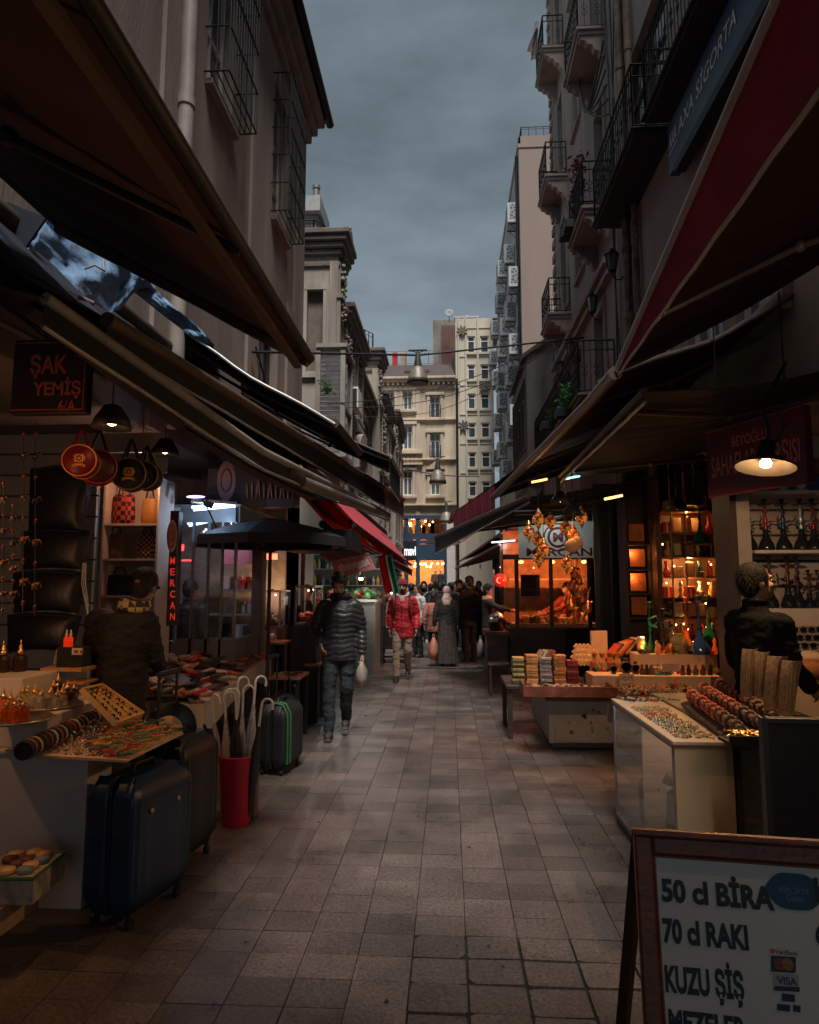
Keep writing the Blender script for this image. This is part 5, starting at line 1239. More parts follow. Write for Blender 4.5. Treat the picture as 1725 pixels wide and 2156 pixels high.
m=MB();m.tube([c+V((.06*math.cos(t),-.01,.13*math.sin(t))) for t in[k*.2618 for k in range(25)]],.012,5,caps=False);m.build('ring',C(.2,.05,.05,.4),T,world=True)
m=MB()
for k in range(11):
 x=PY(523+8.4*k,1030,7.28).x;m.tube([(x,7.28,PY(500,1050,7.28).z),(x+.02*(k%3-1),7.28,PY(500,1020-3*(k%4),7.28).z)],.010,5)
m.build('lettering',C(.42,.2,.16,.5),T,world=True)
PANE=mat('shop_glass',(.9,.95,.95),.02,var=0,trans=1.0)
T=thing('glass_shop','glass walled shop cabin with fluorescent tubes, behind the phone case table','shop',(-2.4,7.6,0))
a,b=PY(372,1345,6.9),PY(497,1100,6.9)
m=MB()
for px in(373,406,439,468,496):x=PY(px,1200,6.9).x;m.bb(x-.012,6.88,0,x+.012,6.92,b.z)
m.bb(a.x,6.88,b.z,b.x,6.92,b.z+.16);m.bb(a.x,6.88,0,b.x,6.915,a.z);m.bb(b.x-.03,6.9,0,b.x+.03,8.9,a.z);m.bb(b.x-.03,6.93,b.z,b.x+.03,8.9,b.z+.16)
m.build('frame',C(.16,.17,.17,.4),T,world=True)
m=MB();m.bb(a.x,6.895,a.z,b.x,6.903,b.z);m.build('pane',PANE,T,world=True)
m=MB();m.bb(a.x-.9,8.9,0,b.x+.05,8.95,3.1);m.build('back_wall',mat('cabin_wall',(.3,.29,.28),.7,var=.5,scale=5),T,world=True)
m=MB();m.bb(a.x-.9,6.95,b.z+.17,b.x+.03,8.88,b.z+.2);m.build('ceiling',C(.35,.37,.38,.5),T,world=True)
PNK=C(.5,.12,.16,.7)
m=MB();m.grid(lambda u,v:V((a.x+.1+(b.x-a.x-.2)*u,7.9,PY(400,1140,7.9).z-.28*v+.012*(int(u*40)%2)*v)),40,3);m.build('rose_awning_reflection',PNK,T,world=True)  # rose strip behind the pane stands for the awning mirrored in it
for zi,z in enumerate((1.0,1.3,1.6)):
 m=MB();m.bb(a.x-.4,8.15,z-.03,b.x-.05,8.7,z);m.build('shelf',C(.2,.2,.2),T,world=True)
 for k in range(11):
  nm,c=q.choice([('grey',(.3,.3,.28)),('black',(.05,.05,.05)),('white',(.55,.5,.45)),('red',(.35,.05,.05)),('brown',(.2,.12,.08))]);s_=q.uniform(.04,.09);m=MB();m.box((0,0,s_),(s_,.08,2*s_),Matrix.Rotation(q.uniform(-.4,.4),3,'Z'),b=.006)
  solo(m,'carton','%s carton inside the glass shop, %s shelf from the bottom, %s from the left'%(nm,ORD[zi],ORD[k]),'carton',C(*c,.5),(a.x+.0+(b.x-a.x-.1)*(k+.5)/11,q.uniform(8.2,8.5),z+.001),local=True)
NEON=mat('red_neon',(1,.05,.04),.4,var=0,emit=6,ecol=(1,.03,.03));TUBEB=mat('cold_tube',(.5,.7,1),.4,var=0,emit=9,ecol=(.35,.6,1))
m=MB();m.box(PY(380,1153,7.4),(.08,.01,.07));m.box(PY(376,1172,7.4),(.04,.01,.09));m.box(PY(392,1180,7.4),(.14,.01,.012));m.build('neon_sign',NEON,T,world=True)
lamp(T,PY(430,1120,7.4),5,(.75,.85,1),.1)
for lab,P0,P1,Y in(('front cold fluorescent tube pair over the glass shop',(404,1068),(492,1060),6.5),('rear slanting fluorescent tube in the glass shop',(395,1102),(480,1085),7.2)):
 a,b=PY(*P0,Y),PY(*P1,Y+.25);T=thing('tube_light',lab,'tube light',a)
 m=MB()
 for dz in(0,.05):m.tube([a+V((0,dz,-dz*.4)),b+V((0,dz,-dz*.4))],.013,8)
 m.build('tube',TUBEB,T,world=True)
 m=MB();m.box((a+b)/2+V((0,.03,.035)),((b-a).length*1.02,.12,.03),Matrix.Rotation(math.atan2((b-a).y,(b-a).x),3,'Z'));m.build('batten',C(.4,.42,.45),T,world=True)
 lamp(T,(a+b)/2+V((0,-.05,-.12)),4,(.5,.7,1),.15)
m=MB();m.ell(PY(412,1046,6.0),(.09,.05,.012));d=solo(m,'spot_lamp','flat violet glowing lamp under the awning beside the fluorescent tubes','lamp',mat('violet_lamp',(.6,.5,1),.4,var=0,emit=4,ecol=(.45,.35,1)),PY(412,1046,6.0))
m=MB();m.tube([PY(425,1050,6.0),PY(440,1075,6.2),PY(455,1110,6.4)],.008,5);m.box(PY(440,1062,6.2),(.08,.03,.06),Matrix.Rotation(.4,3,'Y'));solo(m,'camera_bracket','small black bracket with dangling cable in front of the tubes','bracket',BLACK,PY(435,1060,6.1))
T=thing('parasol','wide black parasol standing in front of the second shop, left','parasol',(-1.93,7.1,0))
m=MB();m.lathe([(.001,2.38),(.12,2.36),(.5,2.27),(.82,2.16),(.83,2.06),(.8,2.07),(.79,2.14),(.48,2.24),(.001,2.34)],n=8,smooth=False);m.build('canopy',BLACKC,T)
m=MB();m.tube([(0,0,0),(0,0,2.35)],.02,8)
for k in range(8):a=k*math.pi/4;m.tube([(0,0,2.0),(.6*math.cos(a),.6*math.sin(a),2.19)],.007,4)
m.build('pole',BLACK,T)
a,b=PY(600,1160,7.9),PY(742,1114,7.9)
T=thing('stall_roof','boxy black stall roof with a lamp hook beside the parasol, left','roof',((a.x+b.x)/2,8.3,a.z))
m=MB();m.bb(a.x,7.9,a.z,b.x,8.7,b.z,b=.01);m.build('canopy',BLACKC,T,world=True)
m=MB();m.tube([(b.x,7.9,b.z),PY(746,1100,7.9),PY(750,1108,7.9)],.012,6);m.build('hook',IRON,T,world=True)
m=MB();m.bb(a.x+.04,8.6,0,a.x+.09,8.65,a.z);m.build('post',IRON,T,world=True)
T=thing('heater','glowing red heater under the parasol in the second shop','heater',PY(572,1176,8.4))
m=MB();m.box(PY(572,1172,8.4),(.16,.1,.05),Matrix.Rotation(.2,3,'X'));m.build('body',BLACK,T,world=True)
m=MB()
for k in(-1,1):m.box(PY(572+7*k,1172,8.33),(.06,.03,.07));
m.build('element',mat('heater_red',(1,.1,.05),.4,var=0,emit=9,ecol=(1,.06,.03)),T,world=True);lamp(T,PY(572,1180,8.2),3.5,(1,.1,.05),.05)
T=thing('neon_frame','display frame with yellow light strips in the second shop','display',PY(555,1310,9))
m=MB()
for px,y0,y1 in((552,1220,1292),(560,1220,1300),(543,1225,1240)):m.tube([PY(px,y0,9),PY(px,y1,9)],.008,6)
m.build('light_strip',mat('yellow_strip',(1,.6,.15),.4,var=0,emit=6,ecol=(1,.55,.12)),T,world=True)
m=MB();a,b=PY(535,1330,9.05),PY(600,1180,9.05);m.bb(a.x,9.05,a.z,b.x,9.1,b.z);m.build('backing',mat('shop_back',(.16,.13,.12),.5,var=.6,scale=6),T,world=True)
lamp(T,PY(560,1230,8.6),4,(1,.6,.25),.08)
def food_case(label,px0,px1,py0,py1,Y,foods,lit):
 a,b=PY(px0,py1,Y),PY(px1,py0,Y);T=thing('food_case',label,'display case',((a.x+b.x)/2,Y,0))
 m=MB()
 for x in(a.x,b.x):
  for y in(Y,Y+.5):m.bb(x-.012,y-.012,a.z,x+.012,y+.012,b.z)
 for z in(a.z,b.z):m.bb(a.x-.012,Y-.013,z-.012,b.x+.012,Y+.51,z+.012)
 m.build('frame',C(.2,.2,.2,.35),T,world=True)
 m=MB();m.bb(a.x,Y,a.z,b.x,Y+.004,b.z);m.bb(b.x-.004,Y+.005,a.z,b.x,Y+.5,b.z);m.build('pane',PANE,T,world=True)
 m=MB();m.bb(a.x-.04,Y-.03,0,b.x+.04,Y+.55,a.z-.014);m.build('base',C(.05,.04,.04,.5),T,world=True)
 m=MB()
 for k in range(26):m.ell((q.uniform(a.x+.05,b.x-.05),q.uniform(Y+.06,Y+.44),a.z+.03+q.random()*.1),(.04,.04,.03),n=6,k=4)
 o=solo(m,'food_heap','heap of food inside the '+label,'food',islandmat('food',foods,.4),(a.x,Y,a.z));o['kind']='stuff'
 if lit:lamp(T,((a.x+b.x)/2,Y+.2,b.z-.05),lit,(1,.5,.3),.04)
food_case('tall glass case with white trays',553,590,1245,1320,8.6,[(.7,.68,.6),(.5,.45,.4)],2.5)
food_case('glass case of red food by the padded jacket man',622,662,1235,1315,8.2,[(.5,.1,.06),(.6,.3,.2),(.4,.05,.04)],3)
T=thing('steel_tray','shallow dark pan on the counter left of the padded jacket man','pan',PZ(620,1342,.9))
m=MB();m.lathe([(.001,0),(.2,0),(.23,.03),(.22,.03),(.19,.006),(.001,.006)],n=20);m.build('pan',STEEL,T)
m=MB();m.tube([(.2,0,.02),(.4,0,.05)],.012,6);m.build('handle',BLACK,T)
T=thing('wall_panel','dark plaster pier with a small box in front of the second shop','pier',PY(540,1330,7.7))
a,b=PY(527,1340,7.7),PY(553,1130,7.7);m=MB();m.bb(a.x,7.7,0,b.x,7.9,b.z);m.build('pier',C(.14,.09,.085,.8),T,world=True)
T=thing('greengrocer_counter','counter of green glass bowls and salads behind the brown coated man','counter',PZ(740,1345,0))
a=PY(690,1262,12.5);b=PY(790,1262,12.5);m=MB();m.bb(a.x,12.5,0,b.x,13.5,a.z-.05);m.build('base',C(.2,.22,.23,.4),T,world=True)
m=MB();m.bb(a.x-.05,12.45,a.z-.049,b.x+.03,13.5,a.z);m.build('counter_top',C(.45,.48,.5,.3),T,world=True)
m=MB()
for k in range(90):m.ell((q.uniform(a.x,b.x),q.uniform(12.55,13.4),a.z+.04+.12*q.random()),(q.uniform(.03,.08),)*3,n=6,k=4)
o=solo(m,'salad_heap','heap of green salads and red produce on the left counter','salads',islandmat('produce',[(.04,.16,.05),(.08,.25,.08),(.02,.08,.04),(.4,.05,.03),(.3,.35,.2),(.05,.05,.05),(.5,.25,.05)],.35),(a.x,12.5,a.z));o['kind']='stuff'
T2=thing('bar_shelf','back shelf of bottles lit white and green behind the salad counter','shelf',(-2.5,14.2,0))
m=MB();m.bb(-2.9,14.2,0,-1.4,14.25,2.3);m.build('back',C(.06,.08,.07,.5),T2,world=True)
m=MB()
for z in(1.3,1.65,2.0):m.bb(-2.9,14.0,z-.02,-1.4,14.19,z)
m.build('shelf',C(.3,.33,.33,.4),T2,world=True)
bo=None;bcl=[('green',(.03,.18,.1)),('pale',(.3,.35,.35)),('dark',(.03,.05,.04)),('amber',(.5,.3,.08)),('black',(.02,.03,.03))]
for zi,z in enumerate((1.3,1.65,2.0)):
 for k in range(16):
  nm,c=q.choice(bcl);lab='%s bottle on the bar shelf, %s row from the bottom, %s from the left'%(nm,ORD[zi],ORD[k])
  if bo is None:m=MB();m.lathe([(.001,0),(.035,0),(.035,.12),(.012,.16),(.012,.2)],n=7);bo=m.build('bottle',AMB);o=props(bo,lab,'bottle','bottles on the bar shelf')
  else:o=dup(bo,lab)
  remat(o,C(*c,.15));o.location=(-2.85+k*.09,14.08,z+.001);o.scale=(1,1,q.uniform(.6,1.25))
for px,py,c,s_ in((700,1150,(.8,.95,1),3),(760,1200,(1,.95,.8),3),(826,1228,(1,.85,.6),3)):
 p=PY(px,py+18,12.2);T=thing('counter_lamp','%s lamp over the salad counter'%{700:'leftmost small cool',760:'middle small white',826:'small warm flag side'}[px],'lamp',p)
 m=MB();m.ell(p,(.04,.04,.04),n=10,k=6);m.build('bulb',mat('pale_bulb',c,.4,var=0,emit=14,ecol=c),T,world=True)
 m=MB();m.lathe([(.03,.03),(.10,.0),(.105,-.01),(.035,.035),(.02,.08)],p+V((0,0,.02)),12);m.tube([p+V((0,0,.08)),p+V((0,0,.5))],.006,4);m.build('shade',STEEL,T,world=True)
 lamp(T,p+V((0,0,-.08)),9,c,.05)
T=thing('flag','red white and green flag hanging folded beneath the rose awnings','flag',PY(808,1200,11))
def strip(x0,x1,c,nm):
 m=MB();m.grid(lambda u,v:PY(x0+(x1-x0)*u+16*v**1.2,1172+80*v-6*u,11+.05*math.sin(u*7+x0)),6,14,thick=.004);return m.build(nm,c,T,world=True)
strip(796,811,mat('flag_red',(.6,.02,.025),.7,transl=.3),'red_stripe');strip(811,816,mat('flag_white',(.75,.75,.72),.7,transl=.3),'white_stripe');strip(816,826,mat('flag_green',(.01,.22,.14),.7,transl=.3),'green_stripe')
m=MB();m.tube([PY(790,1174,11),PY(830,1164,11)],.012,6);m.build('pole',IRON,T,world=True)
def bulb(label,p,power,col=(1,.5,.2),e=18,r=.03,sz=.05,cord=.5,shade=True):
 T=thing('shaded_lamp',label,'lamp',p)
 if shade:m=MB();m.lathe([(.03,.09),(.05,.08),(.10,-.0),(.115,-.05),(.112,-.05),(.095,.0),(.045,.07)],p,16);m.build('shade',BLACK,T,world=True)
 m=MB();m.lathe([(.001,-r*1.3),(r*.8,-r*.9),(r,0),(r*.6,r*.9),(r*.4,r*1.4)],p,10);m.build('bulb',mat('bulb_glow',col,.4,var=0,emit=e,ecol=col),T,world=True)
 m=MB();m.tube([p+V((0,0,r*1.2)),p+V((0,0,r*2.6))],r*.5,8);m.tube([p+V((0,0,r*2)),p+V((0,0,cord))],.004,4);m.build('socket',BLACK,T,world=True)
 lamp(T,p+V((0,-.0,-r*1.9)),power,col,sz,spot=84 if shade else None)
bulb('bare bulb over the perfume step beyond the left edge',V((-2.72,3.15,1.62)),7,shade=False)
bulb('bare bulb beyond the right edge over the showcases',V((1.7,1.5,2.2)),10,(1,.52,.24),shade=False)
bulb('small added lamp by the round bags to brighten the bead board',PY(236,884,3.72),20,(1,.5,.18))  # lamp added so the goods on the bead board glow
bulb('small added lamp with a shade to brighten the phone case table',V((-2.3,5.2,2.75)),24,(1,.55,.32))  # lamp added to brighten the table; the shade conceals its bulb
bulb('added bulb half hidden behind the round bags to light the shelf unit',PY(298,992,6.05),6,(1,.5,.28),e=6,shade=False)  # lamp added to warm the shelves, tucked behind the bags
bulb('bare bulb beyond the left edge near the hanging sign',V((-2.5,3.05,2.15)),6,(1,.3,.1),shade=False)
# right side stalls and goods
BA=V((1,-.13,0)).normalized();BB=V((.03,.17,1)).normalized();BNn=BA.cross(BB).normalized();BB=BNn.cross(BA).normalized()
BO=PY(1335,1757,1.75)
def onb(px,py,d=0.):
 r_=ray(px,py);t=(BO-CAM).dot(BNn)/r_.dot(BNn);return CAM+r_*t+BNn*d
def bl(px,py):q_=onb(px,py)-BO;return q_.dot(BA),q_.dot(BB)
T=thing('menu_board','wooden A-frame menu board with black drink prices, bottom right corner','menu board',(BO.x+.3,BO.y-.1,0))
Wb,Hb,fw=.62,BO.z/BB.z,.043
m=MB()
def bbox(m,u0,u1,v0,v1,d0,d1,b=.006,mi=0):
 c=BO+BA*((u0+u1)/2)+BB*((v0+v1)/2)+BNn*((d0+d1)/2)
 rot=Matrix((BA,BB,BNn)).transposed();m.box(c,(u1-u0,v1-v0,d1-d0),rot,mi,b)
bbox(m,0,fw,-Hb,0,-.03,0);bbox(m,Wb-fw,Wb,-Hb,0,-.03,0);bbox(m,fw,Wb-fw,-fw,0,-.03,-.001);bbox(m,fw,Wb-fw,-Hb+.08,-Hb+.14,-.03,-.001)
bbox(m,-.006,Wb+.006,-.002,.012,-.034,.006,.004);bbox(m,fw,fw+.006,-Hb+.14,-fw,-.02,-.004,.002);bbox(m,fw,Wb-fw,-fw-.006,-fw,-.02,-.004,.002)
m.build('frame',REDW,T,world=True)
m=MB();bbox(m,fw+.001,Wb-fw-.001,-Hb+.14,-fw-.001,-.024,-.012,0);m.build('panel',WHITEB,T,world=True)
for u in(.0,Wb-.04):
 m=MB();a=BO+BA*(u+.02)-BNn*.04;m.tube([a,V((a.x,a.y+.42,0.012))],.02,4,smooth=False);m.build('back_leg',DARKW,T,world=True)
def btext(m,s_,x0,x1,y0,y1,d=-.0105,bold=.045):
 u0,v0=bl(x0,y1);u1,v1=bl(x1,y0+5);vv0=bl(x0,y1)[1];vv1=bl(x0,y0)[1]
 m.text(s_,BO+BA*u0+BB*vv0+BNn*d,BA,BB,w=u1-u0,h=vv1-vv0,bold=bold,ext=0)
INK=C(.012,.025,.03,.5,var=0)
for tx in(('50 cl BİRA',1396,1628,1836,1902),('70 cl RAKI',1399,1575,1935,1990),('KUZU ŞİŞ',1405,1564,2017,2109),('MEZELER',1412,1573,2129,2182),('10',1722,1760,1850,1902),('60',1724,1770,1945,1995)):
 m=MB();btext(m,*tx);m.build('lettering',INK,T,world=True)
m=MB();cu,cv=bl(1676,1880)
m.prism([(cu+.062*math.cos(t)*(1+.03*math.cos(6*t)),cv+.040*math.sin(t)*(1+.03*math.cos(6*t))) for t in[k*.19635 for k in range(32)]],BO-BNn*.0118,BA,BB,BNn*.0012);m.build('oval_logo',C(.012,.07,.16,.5,var=0),T,world=True)
m=MB();btext(m,'BİRLİKTE',1645,1707,1866,1882,-.0098,.01);btext(m,'Güzel',1660,1695,1885,1900,-.0098,.01);m.build('logo_lettering',C(.12,.25,.38,.5,var=0),T,world=True)
def bpatch(x0,x1,y0,y1,d):
 m=MB();a,b,c,e=(onb(x0,y0,d),onb(x1,y0+3,d),onb(x1,y1+3,d),onb(x0,y1,d));m.add([a,b,c,e],[(3,2,1,0)]);return m
DB_=C(.02,.035,.07,.5,var=0)
bpatch(1627,1680,2016,2050,-.0108).build('card_logo',DB_,T,world=True)
for px,c in((1645,(.32,.05,.04)),(1662,(.42,.18,.05))):
 u,v=bl(px,2034);m=MB();m.prism([(u+.0125*math.cos(t),v+.0125*math.sin(t)) for t in[k*.3927 for k in range(16)]],BO-BNn*(.0104 if px<1650 else .0100),BA,BB,BNn*.0003);m.build('card_disc',C(*c,.5,var=0),T,world=True)
bpatch(1632,1686,2054,2090,-.0109).build('card_logo',C(.42,.42,.4,.5,var=0),T,world=True);bpatch(1634,1688,2080,2090,-.0105).build('card_stripe',DB_,T,world=True);bpatch(1650,1678,2096,2112,-.0108).build('card_logo',DB_,T,world=True);bpatch(1640,1668,2118,2132,-.0108).build('card_logo',DB_,T,world=True);bpatch(1674,1690,2120,2134,-.0108).build('card_logo',DB_,T,world=True)
m=MB();btext(m,'VISA',1640,1682,2059,2076,-.0104,.03);btext(m,'MasterCard',1634,1675,2029,2037,-.0094,.0);btext(m,'VakıfBank',1636,1684,2002,2012,-.0104,.01);m.build('card_lettering',C(.05,.07,.16,.5,var=0),T,world=True)
u,v=bl(1630,2006);m=MB();m.prism([(u+.006*math.cos(t),v+.005*math.sin(t)) for t in[k*.7 for k in range(9)]],BO-BNn*.0108,BA,BB,BNn*.0003);m.build('bank_mark',C(.5,.2,.06,.5,var=0),T,world=True)
p=PY(1612,1512,2.55);T=thing('black_board','plain black standing board behind the menu board, right edge','board',(p.x+.3,2.55,0),R(-4))
m=MB();m.box((.0,0,p.z/2+.02),(.6,.025,p.z-.04),b=.004);m.build('panel',mat('matt_black',(.012,.012,.013),.45,var=.2),T)
m=MB();m.box((0,-.003,p.z-.008),(.61,.04,.016));m.box((-.302,-.002,p.z/2),(.02,.04,p.z));m.box((-.28,.2,.02),(.03,.5,.04));m.build('frame',C(.03,.03,.03,.4),T)
ZT=.85
a,b,c_,d_=PZ(1330,1471,ZT),PZ(1466,1471,ZT),PZ(1525,1552,ZT),PZ(1420,1560,ZT)
x0,x1,y0,y1=d_.x,c_.x,d_.y,a.y
T=thing('showcase','white topped glass showcase laid with necklaces, front right','showcase',((x0+x1)/2,(y0+y1)/2,0))
m=MB();m.bb(x0-.012,y0-.012,ZT-.02,x1+.02,y1,ZT,b=.003);m.build('top',mat('cream_top',(.66,.5,.36),.5,var=.08),T,world=True)
m=MB();m.bb(x0,y0,.06,x1,y0+.018,ZT-.022);m.bb(x1-.018,y0+.02,.06,x1,y1,ZT-.022);m.bb(x0+.012,y0+.62,.06,x1-.02,y0+.635,ZT-.022);m.build('panel',mat('yellow_panel',(.62,.45,.26),.5,var=.08,scale=3,stain=.12),T,world=True)
m=MB();m.bb(x0,y0,0,x1,y1,.058);m.build('plinth',C(.05,.05,.055,.5),T,world=True)
m=MB()
for y in(y0+.025,y1-.012):m.bb(x0-.004,y-.006,.06,x0+.012,y+.012,ZT-.021)
m.bb(x0-.004,y0+.04,.06,x0+.012,y1-.02,.085);m.bb(x0-.004,y0+.04,ZT-.045,x0+.012,y1-.02,ZT-.021);m.build('edge_frame',ALU,T,world=True)
m=MB();m.bb(x0+.001,y0+.04,.086,x0+.006,y1-.02,ZT-.046);m.build('pane',PANE,T,world=True)
lamp(T,(x0+.14,y0+.85,ZT-.12),1.6,(.85,.85,1),.04);lamp(T,(x0+.1,y0+.3,ZT-.1),.8,(1,.8,.75),.04)
m=MB();m.tube([(x0+.1,y0+.9,.4),(x0+.1,y0+.85,.6),(x0+.1,y0+.7,.62),(x0+.1,y0+.62,.42)],.008,5);m.box((x0+.12,y0+.8,.26),(.1,.36,.3),b=.03);solo(m,'handbag','dark handbag inside the glass showcase','bag',BLACKF,(x0+.1,y0+.8,.1))
m=MB();m.box((x0+.12,y0+.3,.3),(.1,.3,.4),Matrix.Rotation(.2,3,'X'),b=.04);m.lathe([(.001,0),(.09,0),(.06,.05),(.001,.08)],(x0+.12,y0+.32,.55),10);solo(m,'leather_bag','brown leather bag with a dark flap in the near end of the glass showcase','bag',C(.16,.09,.05,.6),(x0+.1,y0+.3,.1))
T=thing('showcase','low glass fronted showcase right of the cream panel, holding a ring dish','showcase',(x1+.3,y0+.5,0))
X2=x1+.03
m=MB();m.bb(X2,y0+.05,.84,X2+.7,y0+1.5,.86);m.bb(X2,y0+.5,0,X2+.7,y0+.52,.839);m.bb(X2,y0+.06,0,X2+.02,y0+.49,.839);m.build('carcass',mat('dusty_cream',(.4,.31,.22),.6,var=.2,stain=.3),T,world=True)
m=MB();m.bb(X2+.021,y0+.055,.02,X2+.7,y0+.06,.838);m.build('pane',PANE,T,world=True)
m=MB();m.bb(X2-.004,y0+.04,0,X2+.026,y0+.053,.838);m.bb(X2+.03,y0+.035,.80,X2+.72,y0+.053,.838);m.build('edge_frame',C(.06,.05,.05,.4),T,world=True)
m=MB();c=PY(1583,1716,y0+.3);m.tube([c+V((.05*math.cos(t),0,.05*math.sin(t))) for t in[k*.35 for k in range(19)]],.004,5);m.ell(c+V((0,0,-.03)),(.05,.03,.02));solo(m,'ring_dish','pale dish with a thin ring handle inside the low glass showcase','dish',C(.45,.3,.2,.4),c)
q=random.Random(21);nk=0
ncol=[('green and white',[(.03,.2,.14),(.5,.5,.45)]),('dark blue',[(.02,.05,.16),(.1,.12,.2)]),('beige',[(.4,.28,.17),(.5,.4,.3)]),('teal',[(.05,.3,.26),(.15,.4,.35)]),('red',[(.45,.04,.04),(.5,.15,.1)]),('turquoise',[(.08,.32,.32),(.2,.2,.18)]),('brown',[(.12,.06,.03),(.3,.2,.1)])]
seq=[1,0,4,0,1,2,2,3,2,4,4,6,5,3,2,5,6,3,6,2,6]
for i,kd in enumerate(seq):
 f=i/(len(seq)-1);y=y1-.03-(y1-y0-.1)*f**.95
 if i<5:xs,xe=x0+.03+i*.075,x0+.13+i*.075
 else:xs,xe=x0+.03+.01*q.random(),x1-.03-.05*q.random()
 nm,cs=ncol[kd];m=MB();n=int((xe-xs)/.011) if i>=5 else 8
 for k in range(n):
  t=k/n
  if i<5:pp=V((xs+.1*t,y1-.02-.10*math.sin(t*1.57),ZT+.008));r_=.012
  else:pp=V((xs+(xe-xs)*t,y+.018*math.sin(t*17+i)+q.uniform(-.008,.008),ZT+.006));r_=q.uniform(.005,.009)
  m.ell(pp,(r_,r_,r_*.8),n=6,k=4)
 solo(m,'necklace','%s bead necklace laid on the cream showcase top, %s from the far end'%(nm,ORD[i] if i<20 else 'last'),'necklace',islandmat('beads_'+nm.split()[0],cs+[GOLD.diffuse_color[:3] if False else(.6,.4,.15)],.25),(xs,y,ZT),group='bead necklaces on the cream showcase top')
cbm=MB()
for k in range(11):
 a=2*math.pi*k/11;cbm.ell((0,.032*math.cos(a),.032*math.sin(a)),(.016,.013,.013),Matrix.Rotation(a,3,'X'),n=7,k=5)
CORAL=mat('coral',(.62,.16,.09),.4,var=.3,scale=60);GREYC=mat('grey_beads',(.30,.20,.14),.45,var=.35,scale=60)
cb0=cbm.build('coral_bracelet',CORAL,None);props(cb0,'x','bracelet','bead bracelets on the slanted racks');cb_first=True
for ri,(P0,P1,nb,ng) in enumerate((((1454,1462),(1560,1536),9,3),((1478,1447),(1604,1524),10,3),((1513,1438),(1632,1509),10,4),((1556,1453),(1660,1501),9,4))):
 a,b=PZ(*P0,.95),PZ(*P1,.93);d=(b-a);d.normalize();T=thing('bracelet_rack','long dark slanted rack of coral bracelets, %s from the street'%ORD[ri],'rack',a.lerp(b,.5))
 s_=V((-d.y,d.x,0)).normalized()
 m=MB();m.prism([(-.055,-.045),(.055,-.075),(.055,-.06),(-.04,-.03),(-.04,-.005),(-.055,-.005)],a-d*.03,-s_ if s_.x>0 else s_,(0,0,1),(b-a)+d*.06);m.build('ledge',C(.10,.065,.045,.6),T,world=True)
 m=MB();m.tube([a+V((0,0,0)),b],.022,8);m.build('rod',C(.25,.17,.11,.7),T,world=True)
 for leg in(a.lerp(b,.1),a.lerp(b,.9)):
  m=MB();m.bb(leg.x-.01,leg.y-.01,.861,leg.x+.01,leg.y+.01,leg.z-.03);m.build('support',BLACK,T,world=True)
 for k in range(nb):
  c=a.lerp(b,(k+.5)/nb);gr=k>=nb-ng
  lab='%s bead bracelet on the %s rack from the street, %s from the far end'%('grey brown' if gr else 'coral red',ORD[ri],ORD[k])
  o=cb0 if cb_first else dup(cb0,lab);cb_first=False
  o['label']=lab;remat(o,GREYC if gr else CORAL);o.location=c
  o.rotation_euler=(q.uniform(0,6),q.uniform(-.15,.15),math.atan2(d.y,d.x)+q.uniform(-.2,.2));k_=q.uniform(.92,1.12);o.scale=(.9*k_,.9*k_,.9*k_)
STRAW=mat('straw',(.42,.29,.17),.7,var=.4,scale=50,bump=.5,bscale=140)
for i,(xa,xb,ya,yb,Y) in enumerate(((1562,1596,1368,1468,4.0),(1590,1622,1374,1468,3.98),(1612,1660,1383,1494,3.9),(1644,1690,1393,1505,3.8))):
 a,b=PY(xa,yb,Y),PY(xb,ya,Y);T=thing('necklace_bust','curved straw necklace bust behind the coral racks, %s from the left'%ORD[i],'display bust',(a.x,Y,a.z),group='curved straw busts')
 w_,h=(b.x-a.x)*.72,b.z-a.z
 m=MB();m.grid(lambda u,v:V((w_*(u-.1)*(.8+.3*v)+.62*w_*v**1.8,.03*math.sin(3.14*u)*-1+.05*v*v,h*v)),8,12,thick=-.012);m.build('bust',STRAW,T)
 m=MB()
 for k in range(3):m.tube([(w_*(.15+.2*k)+.6*w_*v**1.8,-.035+.05*v*v,h*v) for v in[.95,.7,.45,.25+.05*k]],.002,4)
 m.build('chain',GOLD,T)
a=PZ(1535,1556,.93);T=thing('chain_tray','dark shallow tray of gold chains below the coral racks','tray',a);b=PZ(1608,1535,.95)
m=MB();m.bb(a.x,a.y,.9,b.x+.12,b.y,.915);m.bb(a.x,a.y-.012,.9,b.x+.12,a.y-.001,.945);m.build('tray',BLACK,T,world=True)
m=MB()
for k in range(60):
 c=V((q.uniform(a.x+.02,b.x+.1),q.uniform(a.y+.02,b.y-.02),.92+.03*q.random()));m.tube([c+V((.022*math.cos(t),.014*math.sin(t),.006*math.sin(3*t+k))) for t in[j*.8 for j in range(9)]],.003,4,caps=False)
m.build('gold_chain',GOLD,T,world=True)
m=MB();a,b=PY(1640,1408,5.0),PY(1790,1412,5.0);m.tube([a,a.lerp(b,.1),b],[.05,.075,.075],14);solo(m,'bolster','rust orange cloth bolster lying behind the straw busts','bolster',mat('rust_cloth',(.3,.1,.04),.8,var=.4,scale=14,bump=.4),a)
m=MB();m.ell(PY(1705,1385,5.1),(.13,.06,.05));solo(m,'pouch','pale soft pouch on top of the rust orange bolster','pouch',C(.5,.36,.26,.7),PY(1705,1385,5.1))
m=MB();a,b=PY(1650,1500,5.0),PY(1800,1428,5.0);m.bb(a.x,4.98,0,b.x,5.5,b.z,b=.006);solo(m,'stall_box','pale cream stall box under the rust orange bolster','box',mat('cream_board',(.55,.4,.26),.6,var=.15,stain=.2),V((a.x+.3,5.2,0)))
a,b=PY(1640,1390,5.6),PY(1790,1318,5.9)
T=thing('glasses_rack','sloping rack of dark sunglasses at the right edge','rack',(a.x+.2,5.7,a.z))
